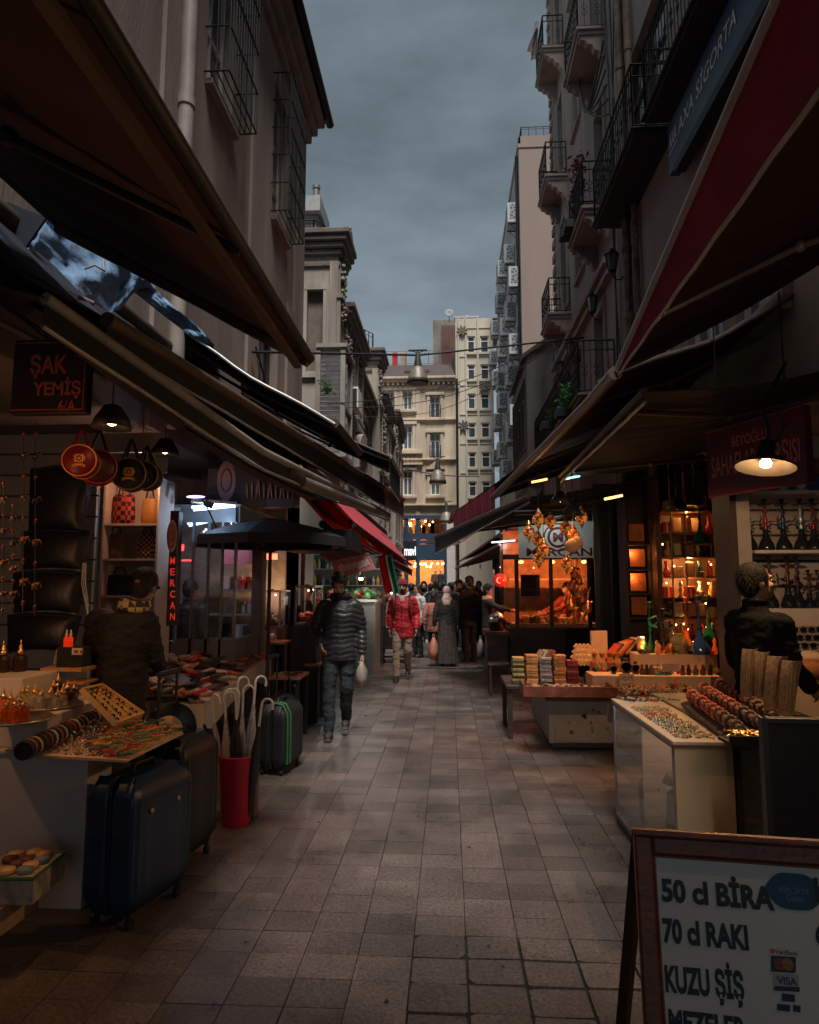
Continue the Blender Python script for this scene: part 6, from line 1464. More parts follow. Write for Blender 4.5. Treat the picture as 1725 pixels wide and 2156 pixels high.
m=MB();m.add([a,V((b.x,a.y,a.z)),b,V((a.x,b.y,b.z))],[(0,1,2,3)]);m.add([a,V((b.x,a.y,a.z)),V((b.x,a.y,.2)),V((a.x,a.y,.2))],[(3,2,1,0)]);m.build('board',C(.32,.28,.25,.5),T,world=True)
sg0=None
for r_ in range(4):
 for k in range(5):
  u,v=(k+.6)/5.6,(r_+.4)/4.3;c=V((a.x+(b.x-a.x)*u,a.y+(b.y-a.y)*v-.03,a.z+(b.z-a.z)*v+.03))
  lab='dark sunglasses on the sloping rack, %s row from the bottom, %s from the left'%(ORD[r_],ORD[k])
  if sg0 is None:
   sg0=thing('sunglasses',lab,'sunglasses',c,group='sunglasses on the sloping rack')
   m=MB()
   for s_ in(-1,1):m.ell((s_*.033,0,0),(.028,.006,.021),n=12,k=6)
   m.build('lens',mat('dark_lens',(.01,.01,.012),.08,var=0),sg0)
   m=MB();m.tube([(-.062,0,.008),(0,-.004,.01),(.062,0,.008)],.004,5);m.tube([(-.062,0,.008),(-.06,.1,0)],.003,4);m.tube([(.062,0,.008),(.06,.1,0)],.003,4);m.build('frame',BLACK,sg0)
  else:dup(sg0,lab,loc=c)
YS=6.3
a,b=PY(1540,1400,YS),PY(1900,1010,YS)
T=thing('slat_wall','pale slatted wall with white shelves of water pipes, right','wall panel',(a.x+.8,YS,0))
SLW=mat('slat_grey',(.40,.36,.36),.5,var=.1)
m=MB();z=0
while z<b.z+.4:
 m.bb(a.x+.12,YS,z,b.x,YS+.03,z+.215,b=.006);z+=.235
m.build('slat',SLW,T,world=True)
m=MB();m.bb(a.x+.12,YS+.031,0,b.x,YS+.05,b.z+.4);m.build('backing',C(.06,.05,.05),T,world=True)
m=MB();m.bb(a.x-.02,YS-.3,0,a.x+.11,YS+.05,b.z+.35,b=.006);m.build('side_post',SLW,T,world=True)
m=MB();m.bb(a.x-.08,YS-.34,0,a.x-.025,YS+.05,b.z+.35);m.build('dark_post',DARKW,T,world=True)
SHW=mat('shelf_rose_white',(.62,.54,.52),.45,var=.05)
zs=[PY(1640,y,YS-.3).z for y in(1033,1158,1281)]
for i,z in enumerate(zs):
 m=MB();m.bb(a.x+.13,YS-.32,z-(.03 if i<2 else .2),b.x,YS-.003,z,b=.004);m.build('shelf',SHW,T,world=True)
hk=thing('water_pipe','x','water pipe',(0,0,0),group='water pipes on the white shelf')
m=MB();m.lathe([(.001,0),(.075,0),(.08,.02),(.07,.07),(.04,.13),(.026,.17),(.032,.2),(.024,.22)],n=14);m.build('base',mat('pipe_glass',(.015,.02,.03),.08,var=0),hk)
m=MB();m.lathe([(.016,.22),(.02,.26),(.012,.29),(.026,.33),(.013,.36),(.01,.4),(.024,.42),(.012,.44),(.009,.47)],n=12);m.build('stem',C(.05,.1,.09,.3,metal=.3),hk)
m=MB();m.lathe([(.06,.478),(.085,.486),(.06,.482),(.001,.47)],n=16);m.lathe([(.01,.485),(.028,.53),(.03,.54),(.001,.52)],n=12);m.build('bowl',C(.03,.03,.035,.4,metal=.5),hk)
m=MB();m.tube([(.03,0,.23)]+[(.05*math.cos(t),.05*math.sin(t),.23+.012*t) for t in[k*.5 for k in range(14)]]+[(.1,-.02,.3),(.12,-.02,.36)],.009,6);m.build('hose',C(.02,.14,.13,.5),hk)
hcol=[('green',(.02,.14,.12),1580),('red',(.28,.03,.02),1615),('dark blue',(.02,.04,.13),1652),('silver stemmed',(.45,.47,.5),1690),('red and green',(.3,.03,.04),1716)]
for i,(nm,c,px) in enumerate(hcol):
 p=PY(px,1157,YS-.17);lab='%s water pipe on the middle white shelf'%nm
 o=hk if i==0 else dup(hk,lab,mats={'stem':C(*c,.3,metal=.3),'hose':C(*(c if nm[0]!='s' else(.02,.14,.13)),.5)})
 o['label']=lab;o.location=(p.x,YS-.17,zs[1]+.001);o.scale=(.86,.86,.86);o.rotation_euler=(0,0,q.uniform(-.4,.4))
for i,px in enumerate((1588,1625,1662,1682,1706,1725)):
 p=PY(px,1280,YS-.15);o=dup(hk,'small dark water pipe on the lowest white shelf, %s from the left'%ORD[i],group='small water pipes on the lowest white shelf',mats={'stem':C(.12,.03,.03,.4),'hose':BLACK})
 o.location=(p.x,YS-.15,zs[2]+.001);s_=.84 if i<4 else .62;o.scale=(s_,s_,s_);o.rotation_euler=(0,0,1.5+i)
bx=[('teal',(.02,.11,.14),1632,1666,1005),('teal',(.025,.12,.14),1668,1705,1007),('blue',(.02,.06,.25),1707,1760,1005),('brown',(.16,.05,.03),1707,1750,975)]
for i,(nm,c,xa,xb,ya) in enumerate(bx):
 a_,b_=PY(xa,1032,YS-.25),PY(xb,ya,YS-.25);zb=zs[0]+.002 if i<3 else zs[0]+.15
 m=MB();m.bb(a_.x,YS-.25,zb,b_.x,YS-.05,zb+.14,b=.003)
 o=solo(m,'tobacco_box',['teal box with a white round mark on the top shelf, left one','teal box with a white round mark on the top shelf, right one','bright blue box with pale script on the top shelf','brown box lying above the bright blue box'][i],'box',C(*c,.45),V(((a_.x+b_.x)/2,YS-.15,zb)))
 m=MB();y_=YS-.252;cx_=(a_.x+b_.x)/2
 if i<2:
  m.prism([(.045*math.cos(t),.045*math.sin(t)) for t in[k*.524 for k in range(12)]],(cx_,y_,zb+.06),(1,0,0),(0,0,1),(0,.001,0));m.bb(a_.x+.02,y_,zb+.005,b_.x-.02,y_+.001,zb+.015)
  m.build('mark',C(.5,.55,.55),o,world=True)
 else:
  for k in range(6):m.tube([(a_.x+.02+.02*k,y_,zb+.08+.01*math.sin(k)),(a_.x+.035+.02*k,y_,zb+.095+.01*math.cos(k*2))],.003,4)
  m.build('mark',C(.15,.3,.6),o,world=True)
a,b=V(PY(1487,912,5.7)),V(PY(1692,852,4.75));bl_=PY(1522,1052,5.7)
SA=(b-a).normalized();h_=a.z-PY(1487,1048,5.7).z;SU=V((0,0,1));SNm=SA.cross(SU).normalized()
T=thing('market_sign','maroon hanging sign with tall pale letters behind the pendant lamp, right','sign',a)
m=MB();L_=(b-a).length
m.prism([(0,0),(L_,0),(L_,-h_),(.0,-h_)],a-SNm*.06,SA,SU,SNm*.06);m.build('panel',mat('sign_maroon',(.085,.008,.014),.5,var=.15),T,world=True)
m=MB();m.tube([a,b,b-SU*h_,a-SU*h_,a],.008,4);m.build('edge',C(.16,.03,.03,.5),T,world=True)
m=MB();m.text('SAHAFLAR ÇARŞISI',a+SA*.05-SU*(h_*.80)+SNm*.003,SA,SU,w=L_-.1,h=h_*.42,bold=.01);m.text('BEYOĞLU',a+SA*.3-SU*(h_*.32)+SNm*.003,SA,SU,w=L_*.36,h=h_*.2,bold=.01)
m.build('lettering',mat('sign_rose',(.42,.13,.12),.6,var=.2,scale=15),T,world=True)
m=MB()
for t in(.15,.85):m.tube([a.lerp(b,t),a.lerp(b,t)+V((0,0,.9))],.006,5)
m.build('hanger',IRON,T,world=True)
p=PY(1612,985,4.2);T=thing('pendant_lamp','dark metal pendant lamp glowing warm under its shade, right','lamp',p,rot=(R(-6),R(10),0))
m=MB();m.lathe([(.03,.18),(.05,.17),(.05,.09),(.07,.07),(.12,.05),(.175,.0),(.172,0),(.115,.04),(.06,.06),(.03,.065)],n=28);m.build('shade',mat('shade_metal',(.035,.03,.025),.35,.7,var=.2),T)
m=MB();m.lathe([(.001,.0),(.03,.01),(.035,.035),(.02,.06)],n=12);m.build('bulb',mat('pendant_bulb',(1,.7,.35),.4,var=0,emit=30,ecol=(1,.62,.25)),T)
m=MB();m.tube([(0,0,.18),(0,0,.25),(-.05,0,.4),(.1,.05,.75)],.012,6);m.tube([(.05,0,.17),(.1,0,.3),(.02,0,.42)],.006,5);m.build('stem',IRON,T)
lamp(T,(0,0,-.03),55,(1,.58,.26),.06,world=False)
YC=8.6;a,b=PY(1402,1385,YC),PY(1512,1005,YC)
T=thing('glass_cabinet','tall dark wood glass cabinet crowded with glowing goods, right','cabinet',((a.x+b.x)/2,YC+.2,0))
m=MB();m.bb(a.x-.06,YC,0,a.x,YC+.5,3.3);m.bb(b.x,YC,0,b.x+.06,YC+.5,3.3);m.bb(a.x,YC+.48,0,b.x,YC+.5,3.3);m.bb(a.x,YC,0,b.x,YC+.47,a.z);m.bb(a.x,YC,3.2,b.x,YC+.47,3.3);m.build('carcass',mat('cabinet_wood',(.12,.055,.035),.5,var=.3,scale=8),T,world=True)
m=MB()
for px in(1416,1446):x=PY(px,1200,YC).x;m.bb(x-.008,YC-.012,a.z,x+.008,YC-.002,3.2)
m.build('mullion',C(.3,.2,.12,.4),T,world=True)
czs=[PY(1450,y,YC).z for y in(1348,1302,1258,1215,1172,1120,1075)]
for z in czs:
 m=MB();m.bb(a.x+.002,YC+.03,z-.012,b.x-.002,YC+.47,z);m.build('shelf',mat('cab_shelf',(.3,.15,.07),.4,var=.2),T,world=True)
for z,pw_ in((czs[0]+.26,6),(czs[2]+.2,14),(czs[3]+.24,17),(czs[5]+.25,3)):lamp(T,((a.x+b.x)/2,YC+.12,z),pw_,(1,.42,.12),.03)
m=MB()
for k in range(14):m.ell((q.uniform(a.x+.05,b.x-.05),YC+q.uniform(.05,.3),q.choice(czs[:5])+q.uniform(.12,.19)),(.011,.011,.011),n=6,k=4)
m.build('fairy_light',mat('fairy',(1,.6,.2),.4,var=0,emit=14,ecol=(1,.5,.14)),T,world=True)
kinds=['framed_picture','gift_box','glass_vase','lamp_figurine']
gc_=[('orange',(.55,.18,.04)),('red',(.45,.03,.02)),('gold',(.6,.36,.1)),('pale',(.55,.45,.3)),('dark',(.05,.03,.025)),('teal',(.04,.2,.18))]
cntk={}
for zi,z in enumerate(czs):
 for k in range(5):
  x=a.x+.05+(b.x-a.x-.08)*(k+.5)/5;kd=q.choice(kinds);nm,c=q.choice(gc_);m=MB();y=YC+q.uniform(.08,.2)
  if kd=='framed_picture':m.box((0,0,.075),(.09,.012,.14),Matrix.Rotation(-.15,3,'X'),b=.003);m.box((0,-.009,.075),(.065,.004,.11),Matrix.Rotation(-.15,3,'X'),m=1)
  elif kd=='gift_box':m.box((0,0,.05),(.09,.08,.1),b=.004);m.box((0,0,.05),(.02,.083,.103),m=1)
  elif kd=='glass_vase':m.lathe([(.001,0),(.03,0),(.042,.04),(.02,.09),(.014,.12),(.024,.15)],n=12);m.lathe([(.031,.055),(.044,.05)],n=12,m=1)
  else:m.lathe([(.001,0),(.035,0),(.012,.03),(.03,.07),(.008,.1),(.028,.11),(.001,.17)],n=10);m.ell((0,0,.14),(.014,.014,.014),m=1)
  sh=ORD[zi]
  lab='%s %s on the %s cabinet shelf from the bottom, %s from the left'%(nm,kd.replace('_',' '),sh,ORD[k])
  solo(m,kd,lab,kd.split('_')[-1],[C(*c,.3),C(.7,.5,.3,.4)],(x,y,z+.001),local=True).scale=(1.25,1.25,1.35)
T=thing('side_cabinet','narrow dark wood case of orange postcards left of the glowing cabinet','cabinet',PY(1340,1300,8.8))
a2,b2=PY(1322,1370,8.8),PY(1380,1030,8.8);m=MB();m.bb(a2.x,8.8,0,a2.x+.04,9.1,3.2);m.bb(b2.x-.1,8.8,0,b2.x,9.1,3.2);m.bb(a2.x+.041,9.05,0,b2.x-.101,9.1,3.2);m.build('carcass',DARKW,T,world=True)
for y in(1145,1198,1250,1300):
 z=PY(1340,y,8.8).z;m=MB();m.bb(a2.x+.041,8.8,z-.02,b2.x-.101,9.04,z);m.build('shelf',DARKW,T,world=True)
m=MB()
for y in(1140,1194,1246,1297):
 z=PY(1340,y,8.8).z;m.bb(a2.x+.1,8.92,z+.01,b2.x-.13,8.93,z+.24)
m.build('postcard',mat('orange_card',(.5,.15,.04),.6,var=.3,scale=12),T,world=True);lamp(T,(a2.x+.12,8.86,PY(1340,1165,8.8).z),1.2,(1,.4,.12),.02);lamp(T,(a2.x+.12,8.86,PY(1340,1215,8.8).z),1.2,(1,.4,.12),.02)
T=thing('glass_door','dark glazed shop door between the fish kiosk and the postcard case','door',PY(1290,1340,9.6))
a2,b2=PY(1262,1345,9.6),PY(1322,1100,9.6);m=MB()
for x in(a2.x,(a2.x+b2.x)/2,b2.x):m.bb(x-.03,9.6,0,x+.03,9.66,3.1)
m.bb(a2.x,9.6,0,b2.x,9.655,.9);m.build('frame',C(.02,.02,.022,.4),T,world=True)
m=MB();m.bb(a2.x,9.62,.9,b2.x,9.628,3.1);m.build('pane',GLASS,T,world=True)
p=PZ(1158,1583,0);SX,SY=p.x,p.y;ST=PZ(1150,1466,0);
zt=PY(1240,1468,SY).z
T=thing('souvenir_table','white boxed souvenir table with small stickers on its front, right','table',(SX+.9,SY+.6,0))
m=MB();m.bb(SX,SY,.1,SX+1.75,SY+.02,zt-.04);m.bb(SX,SY+.021,.1,SX+.02,SY+1.4,zt-.04);m.bb(SX+.06,SY+.2,0,SX+1.7,SY+1.3,.098);m.build('skirt',mat('grey_skirt',(.34,.31,.29),.5,var=.1,stain=.2),T,world=True)
m=MB();m.bb(SX-.03,SY-.03,zt-.038,SX+1.85,SY+1.45,zt,b=.005);m.build('table_top',C(.16,.06,.045,.5),T,world=True)
m=MB();m.bb(SX-.004,SY-.004,.09,SX+1.75,SY+.001,.105);m.bb(SX+.05,SY-.003,.1,SX+.065,SY+.002,zt-.04);m.build('edge',ALU,T,world=True)
STL=[C(.12,.12,.11),C(.4,.3,.18),C(.2,.1,.08),C(.08,.12,.1),C(.55,.46,.33)]
for k in range(34):
 m=MB();x,z=SX+q.uniform(.15,1.1),q.uniform(.13,zt-.12);r_=q.uniform(.012,.03)
 m.prism([(r_*math.cos(t)*q.uniform(.5,1),r_*math.sin(t)*q.uniform(.5,1)) for t in[j*.9 for j in range(7)]],(x,SY-.001,z),(1,0,0),(0,0,1),(0,-.003,0));m.build('sticker',STL[k%5],T,world=True)
a,b=PY(1103,1474,SY-.3),PY(1300,1443,SY-.3)
T=thing('wooden_tray','long dark red wooden tray along the front of the souvenir table','tray',(a.x+.4,SY-.15,a.z))
m=MB();m.bb(a.x,SY-.3,a.z+.03,b.x,SY-.28,b.z-.02);m.bb(a.x,SY-.279,a.z+.03,b.x,SY+.1,a.z+.045);m.bb(a.x,SY-.279,a.z+.046,a.x+.02,SY+.1,b.z);m.bb(b.x-.02,SY-.279,a.z+.046,b.x,SY+.1,b.z-.02);m.build('tray',REDW,T,world=True)
m=MB()
for k in range(18):m.box((q.uniform(a.x+.1,b.x-.15),SY-q.uniform(.05,.2),b.z-.035),(.06,.03,.008),Matrix.Rotation(q.uniform(0,3),3,'Z'))
m.build('trinket',C(.55,.35,.22,.3),T,world=True)
T=thing('book_bench','low dark bench at the street end of the souvenir table stacked with books','bench',(SX-.1,SY+.6,0))
a,b=PY(1066,1442,SY+.55),PY(1250,1440,SY+.55);BZ=a.z
m=MB();m.bb(a.x,SY+.5,BZ-.04,b.x,SY+1.35,BZ,b=.004);m.build('bench_top',DARKW,T,world=True)
for x in(a.x+.04,b.x-.04):
 for y in(SY+.55,SY+1.3):
  m=MB();m.bb(x-.025,y-.025,0,x+.025,y+.025,BZ-.041);m.build('leg',DARKW,T,world=True)
bk=MB();bk.box((0,0,.014),(.2,.15,.028),b=.002);bk.box((0,-.0765,.014),(.19,.004,.02),m=1);b0=bk.build('book',[C(.1,.1,.1),C(.7,.55,.35)],None);props(b0,'x','book','books stacked on the souvenir bench');bfirst=True
stk=[('green',[(.05,.09,.05),(.4,.27,.08)],1092,7,1376),('orange',[(.5,.2,.05),(.55,.3,.07)],1121,8,1372),('grey',[(.22,.2,.19),(.3,.27,.25)],1150,7,1380),('yellow orange',[(.55,.26,.06),(.5,.2,.06)],1180,8,1365),('crimson',[(.24,.02,.04),(.3,.03,.04)],1206,6,1378)]
for si,(nm,cs,px,n,_) in enumerate(stk):
 x=PY(px,1430,SY+.6).x
 for k in range(n+3):
  lab='%s book, %s from the bottom of its stack beside the street'%(nm,ORD[k])
  o=b0 if bfirst else dup(b0,lab);bfirst=False
  o['label']=lab;remat(o,C(*cs[k%2],.45));o.material_slots[1].material=C(*[x_*.8+.02 for x_ in cs[k%2]],.4,var=.5,scale=30)
  o.location=(x+q.uniform(-.006,.006),SY+.66+q.uniform(-.01,.01),BZ+.002+k*.0287);o.scale=(.62,1,1);o.rotation_euler=(0,0,q.uniform(-.05,.05))
for k in range(4):
 o=dup(b0,['striped','pale','greenish','red'][k]+' book leaning on top of the grey stack',loc=(PY(1138+8*k,1385,SY+.7).x,SY+.75,BZ+.29),rot=(0,R(-55),.1),scale=(.7,1,1));remat(o,C(*[(.3,.2,.12),(.45,.35,.22),(.12,.14,.09),(.35,.05,.03)][k],.45))
fan0=None
for k in range(22):
 r_,c_=divmod(k,6);p=PY(1206+c_*8+r_*3,1395-r_*11,SY+.75+.04*r_)
 lab='cream folded card box in the tilted pile, row %s from the bottom, %s'%(ORD[r_],ORD[c_])
 if fan0 is None:
  m=MB();m.box((0,0,0),(.055,.08,.055),Matrix.Rotation(R(45),3,'Y'),b=.002);fan0=m.build('card_box',C(.62,.46,.3,.5),None);props(fan0,lab,'box','cream card boxes in a tilted pile');fan0.location=p
 else:dup(fan0,lab,loc=p)
m=MB();a,b=PY(1246,1368,SY+.9),PY(1279,1340,SY+.9);m.bb(a.x,SY+.9,BZ,b.x,SY+.96,b.z+.06);solo(m,'white_tag','white card block standing above the book stacks','card',C(.6,.45,.33),a)
mg=None
for i,(px,c,nm) in enumerate(((1150,(.5,.42,.35),'pale printed'),(1172,(.4,.3,.2),'yellow marked'),(1188,(.6,.55,.5),'white striped'),(1204,(.08,.06,.06),'black'),(1222,(.5,.42,.38),'tall white patterned'))):
 p=PY(px,1438 if i<4 else 1425,SY+.3);
 if mg is None:
  mg=thing('mug','x','mug',p,group='mugs in front of the books')
  m=MB();m.lathe([(.001,0),(.038,0),(.041,.006),(.041,.095),(.037,.095),(.036,.01),(.001,.008)],n=18);m.build('cup',C(*c,.3),mg)
  m=MB();m.tube([(.04,0,.075),(.064,0,.07),(.066,0,.035),(.04,0,.022)],.006,6);m.build('handle',C(*c,.3),mg);m=MB();m.lathe([(.0415,.03),(.0415,.07)],n=18);m.build('print',C(.25,.05,.04,.3),mg);o=mg
 else:o=dup(mg,'',mats={'cup':C(*c,.3),'handle':C(*c,.3),'print':C(*[(.5,.25,.05),(.05,.05,.05),(.3,.3,.3),(.15,.05,.05)][i-1],.3)})
 o['label']='%s souvenir mug lying before the book stacks'%nm if i<4 else '%s mug standing at the end of the mug row'%nm
 o.location=(p.x,SY+.3,zt+(.045 if i<4 else .05));
 if i<4:o.rotation_euler=(R(80),q.uniform(-.6,.6),q.uniform(-.6,.6))
m=MB();m.bb(PY(1140,1440,SY+.3).x-.06,SY+.18,zt+.001,PY(1245,1440,SY+.3).x,SY+.45,zt+.04);solo(m,'low_crate','dark low crate beneath the souvenir mugs','crate',DARKW,(SX+.3,SY+.3,zt))
def riser(label,px0,px1,py,z1,y,d):
 a_,b_=PY(px0,py,y),PY(px1,py,y);m=MB();m.bb(a_.x,y,zt+.001,b_.x,y+d,PY(px0,z1,y).z,b=.004);solo(m,'display_riser',label,'riser',mat('riser_white',(.58,.46,.37),.5,var=.08),V(((a_.x+b_.x)/2,y+d/2,zt)))
 return PY(px0,z1,y).z
z1_=riser('low front riser holding the clocks and snow globes',1248,1520,1440,1422,SY+.08,.34)
z2_=riser('tall back riser holding the big water pipes',1342,1512,1420,1377,SY+.43,.3)
m=MB();a,b=PY(1305,1452,SY-.02),PY(1335,1419,SY-.02);m.bb(a.x,SY-.03,a.z,b.x,SY-.022,b.z);o=solo(m,'price_card','handwritten price card on the souvenir table front','price card',C(.62,.45,.33),a)
m=MB();m.text('1 PCS 4 TL',(a.x+.01,SY-.0315,a.z+(b.z-a.z)*.58),(1,0,0),(0,0,1),w=(b.x-a.x)*.86,h=(b.z-a.z)*.25,bold=.01);m.text('3 PCS 10 TL',(a.x+.01,SY-.0315,a.z+(b.z-a.z)*.15),(1,0,0),(0,0,1),w=(b.x-a.x)*.86,h=(b.z-a.z)*.22,bold=.01);m.build('handwriting',C(.05,.02,.02),o,world=True)
for px,py in((1412,1406),(1422,1432)):
 a,b=PY(px-17,py+8,SY+.05),PY(px+17,py-8,SY+.05);m=MB();m.bb(a.x,SY+.05,a.z,b.x,SY+.055,b.z);solo(m,'price_card','small pale price card %s'%('beside the snow globes' if py<1410 else 'lying over the crystals'),'price card',C(.6,.42,.32),a)
m=MB()
for k in range(420):
 x=q.uniform(PY(1300,1450,SY).x,PY(1452,1450,SY).x);m.ell((x,SY-q.uniform(-.05,.26),zt+.05+.07*q.random()),(q.uniform(.006,.015),)*3,n=5,k=3)
o=solo(m,'crystal_heap','sparkling heap of cut crystals along the souvenir table front','crystals',islandmat('crystals',[(.7,.5,.35),(.5,.4,.35),(.8,.7,.6),(.3,.15,.1),(.6,.6,.6)],.06,.5),(SX+.9,SY-.1,zt));o['kind']='stuff'
m=MB();a=PY(1300,1462,SY-.25);m.bb(a.x,SY-.28,zt-.03,a.x+.8,SY+.06,zt+.045);solo(m,'crystal_tray','dark tray beneath the heap of crystals','tray',DARKW,a)
def place(px,y,z):return V((PY(px,1400,y).x,y,z))
for i,(px,r_) in enumerate(((1318,.055),(1338,.042),(1292,.035))):
 p=place(px,SY+.2,z1_+.001);T=thing('table_clock',('large round faced table clock on the low riser','smaller twin clock right of the large one','tiny dark table clock left of the large one')[i],'clock',p)
 m=MB();m.lathe([(.001,-.02),(r_,-.02),(r_,.02),(.001,.02)],(0,0,r_+.02),20,rot=Matrix.Rotation(R(90),3,'X'));m.bb(-r_*.6,-.02,0,r_*.6,.02,.025);m.ell((0,0,2*r_+.03),(.02,.015,.02));m.build('body',DARKW,T)
 m=MB();m.lathe([(.001,.021),(r_*.82,.021)],(0,0,r_+.02),20,rot=Matrix.Rotation(R(90),3,'X'));m.build('dial',C(.6,.46,.25,.4),T)
 m=MB();m.tube([(0,-.0225,r_+.02),(.0,-.0225,r_*1.6+.02)],.002,4);m.tube([(0,-.0225,r_+.02),(r_*.4,-.0225,r_+.01)],.002,4);m.build('hand',BLACK,T)
for i,px in enumerate((1384,1395,1408)):
 T=thing('snow_globe','small glass snow globe on the low riser, %s of three'%('left','middle','right')[i],'snow globe',place(px,SY+.14,z1_+.001),group='snow globes on the low riser')
 m=MB();m.ell((0,0,.058),(.03,.03,.03),n=14,k=8);m.build('globe',CLR,T)
 m=MB();m.lathe([(.001,0),(.03,0),(.024,.034),(.001,.036)],n=14);m.build('base',C(.1,.3,.35,.4),T)
for i,px in enumerate((1352,1362,1372,1437,1450,1464,1480,1495)):
 m=MB();m.lathe([(.001,0),(.026,0),(.018,.03),(.027,.05),(.014,.075),(.02,.09),(.001,.11)],n=10)
 solo(m,'figurine','tiny dark figurine on the low riser, %s from the left'%ORD[i],'figurine',C(*[(.12,.05,.03),(.04,.03,.03),(.2,.1,.05)][i%3],.3),place(px,SY+.16,z1_+.001),group='figurines on the low riser',local=True)
def pipe(label,px,y,z,H,rb,cb,cs,hose=None,glassy=False):
 T=thing('water_pipe',label,'water pipe',place(px,y,z));k=H
 m=MB();m.lathe([(.001,0),(rb,0),(rb*1.02,.02),(rb*.8,.16*k),(rb*.35,.27*k),(rb*.25,.4*k)],n=18);m.build('base',cb,T)
 m=MB();m.lathe([(.014,.4*k),(.022,.45*k),(.012,.5*k),(.02,.6*k),(.01,.66*k),(.01,.86*k),(.02,.88*k)],n=12);m.build('stem',cs,T)
 m=MB();m.lathe([(.02,.885*k),(.06,.9*k),(.02,.895*k)],n=16);m.lathe([(.012,.9*k),(.03,.98*k),(.03,1.0*k),(.001,.96*k)],n=12);m.build('bowl',cs,T)
 if hose:
  m=MB();m.tube([(.02,0,.5*k),(.09,-.03,.62*k),(.05,-.06,.72*k),(-.03,-.05,.66*k),(-.02,-.05,.56*k),(.06,-.06,.5*k)],.011,6);m.build('hose',hose,T)
 return T
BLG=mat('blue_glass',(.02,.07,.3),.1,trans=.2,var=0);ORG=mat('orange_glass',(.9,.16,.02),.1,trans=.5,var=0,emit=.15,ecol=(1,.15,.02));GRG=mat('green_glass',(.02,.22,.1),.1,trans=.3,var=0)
yb=SY+.5
pipe('tall blue water pipe with a wide mirrored base on the back riser',1476,yb,z2_,.62,.115,BLG,C(.02,.05,.16,.3))
pipe('orange glass water pipe behind the clear globe vase',1449,yb+.15,z2_,.6,.07,ORG,C(.4,.12,.03,.3,metal=.4))
pipe('green bellied water pipe to the right of the blue one',1496,yb+.18,z2_+.12,.5,.075,GRG,C(.05,.12,.08,.3))
pipe('slim green water pipe at the left of the back riser',1372,yb+.05,z2_,.55,.04,GRG,C(.02,.12,.1,.3),C(.02,.2,.15,.4))
pipe('slim dark water pipe with a coiled blue black hose',1399,yb+.05,z2_,.48,.04,C(.02,.02,.03,.2),C(.02,.03,.06,.3),C(.02,.03,.08,.4))
for i,(z,cc) in enumerate(((PY(1487,1142,8.3).z,GRG),(PY(1478,1062,8.3).z,C(.01,.015,.02,.1)))):
 T=pipe(('dark green water pipe high up before the glass cabinet','black water pipe on the highest ledge before the glass cabinet')[i],1488 if i==0 else 1480,8.3,z,.5,.085,cc,C(.02,.03,.03,.3))
 m=MB();x=T.location.x;m.bb(x-.13,8.2,z-.02,x+.13,8.58,z-.002);m.build('ledge',DARKW,T,world=True)
T=thing('globe_vase','round clear glass globe vase on the back riser','vase',place(1432,yb-.02,z2_+.001))
m=MB();m.lathe([(.001,0),(.06,.005),(.095,.06),(.1,.11),(.08,.165),(.045,.2),(.05,.215),(.04,.2),(.074,.16),(.09,.11),(.086,.06),(.05,.012),(.001,.008)],n=22);m.build('glass',mat('pale_green_glass',(.75,.8,.55),.05,trans=.85,var=0),T)
m=MB();m.lathe([(.001,.01),(.05,.014),(.083,.06),(.08,.075),(.001,.075)],n=18);m.build('filling',C(.35,.2,.06,.5),T)
for i,px in enumerate((1352,1360,1385,1388,1410,1417,1460,1507)):
 m=MB();h=q.uniform(.08,.2);m.lathe([(.001,0),(.025,0),(.03,h*.3),(.012,h*.6),(.02,h*.8),(.008,h)],n=10)
 solo(m,'small_bottle','%s small bottle on the back riser, %s from the left'%(['amber','green','clear','red'][i%4],ORD[i]),'bottle',[AMB,GRG,CLR,ORG][i%4],place(px,yb-.05,z2_+.001),local=True)
T=thing('ice_cube_lamp','square clear glass lamp glowing amber at the left of the back riser','lamp',place(1352,SY+.48,z2_+.001))
m=MB();m.box((0,0,.09),(.075,.075,.18),b=.012);m.build('glass',CLR,T);m=MB();m.ell((0,-.02,.07),(.014,.014,.02));m.build('flame',BULB,T);lamp(T,(0,-.06,.12),.6,(1,.5,.15),.02,world=False)
for i,(px,c,nm) in enumerate(((1252,(.5,.22,.08),'orange'),(1268,(.55,.3,.12),'gold'),(1285,(.4,.14,.06),'brown'),(1300,(.5,.2,.06),'amber'))):
 T=thing('gift_bag','%s cellophane gift bag tied with ribbon between the books and the clocks'%nm,'gift bag',place(px,SY+.55,zt+.12))
 m=MB();m.lathe([(.001,0),(.05,0),(.055,.06),(.05,.16),(.018,.21),(.035,.26),(.02,.27)],n=9,smooth=False);m.build('bag',mat('cello',c,.12,var=.5,scale=30,trans=.3),T)
 m=MB();m.lathe([(.02,.2),(.024,.21),(.02,.22)],n=8);m.tube([(.02,-.02,.21),(.04,-.05,.1),(.03,-.055,.02)],.006,4);m.build('ribbon',C(.65,.4,.2,.4),T)
m=MB();m.bb(PY(1240,1420,SY+.5).x,SY+.46,zt+.001,PY(1312,1420,SY+.5).x,SY+.8,zt+.118);solo(m,'dark_carton','dark carton beneath the cellophane gift bags','box',DARKW,(SX+.8,SY+.5,zt))
for i in range(7):
 o=dup(b0,'%s packet in the leaning bundle over the gift bags, %s'%(['red','black','pale','orange'][i%4],ORD[i]),group='packets leaning in a bundle',loc=place(1292+6*i,SY+.78,zt+.36+.012*i),rot=(0,R(-48),.15),scale=(1.1,1.2,1));remat(o,C(*[(.45,.06,.03),(.03,.02,.02),(.5,.35,.25),(.5,.18,.05)][i%4],.4))
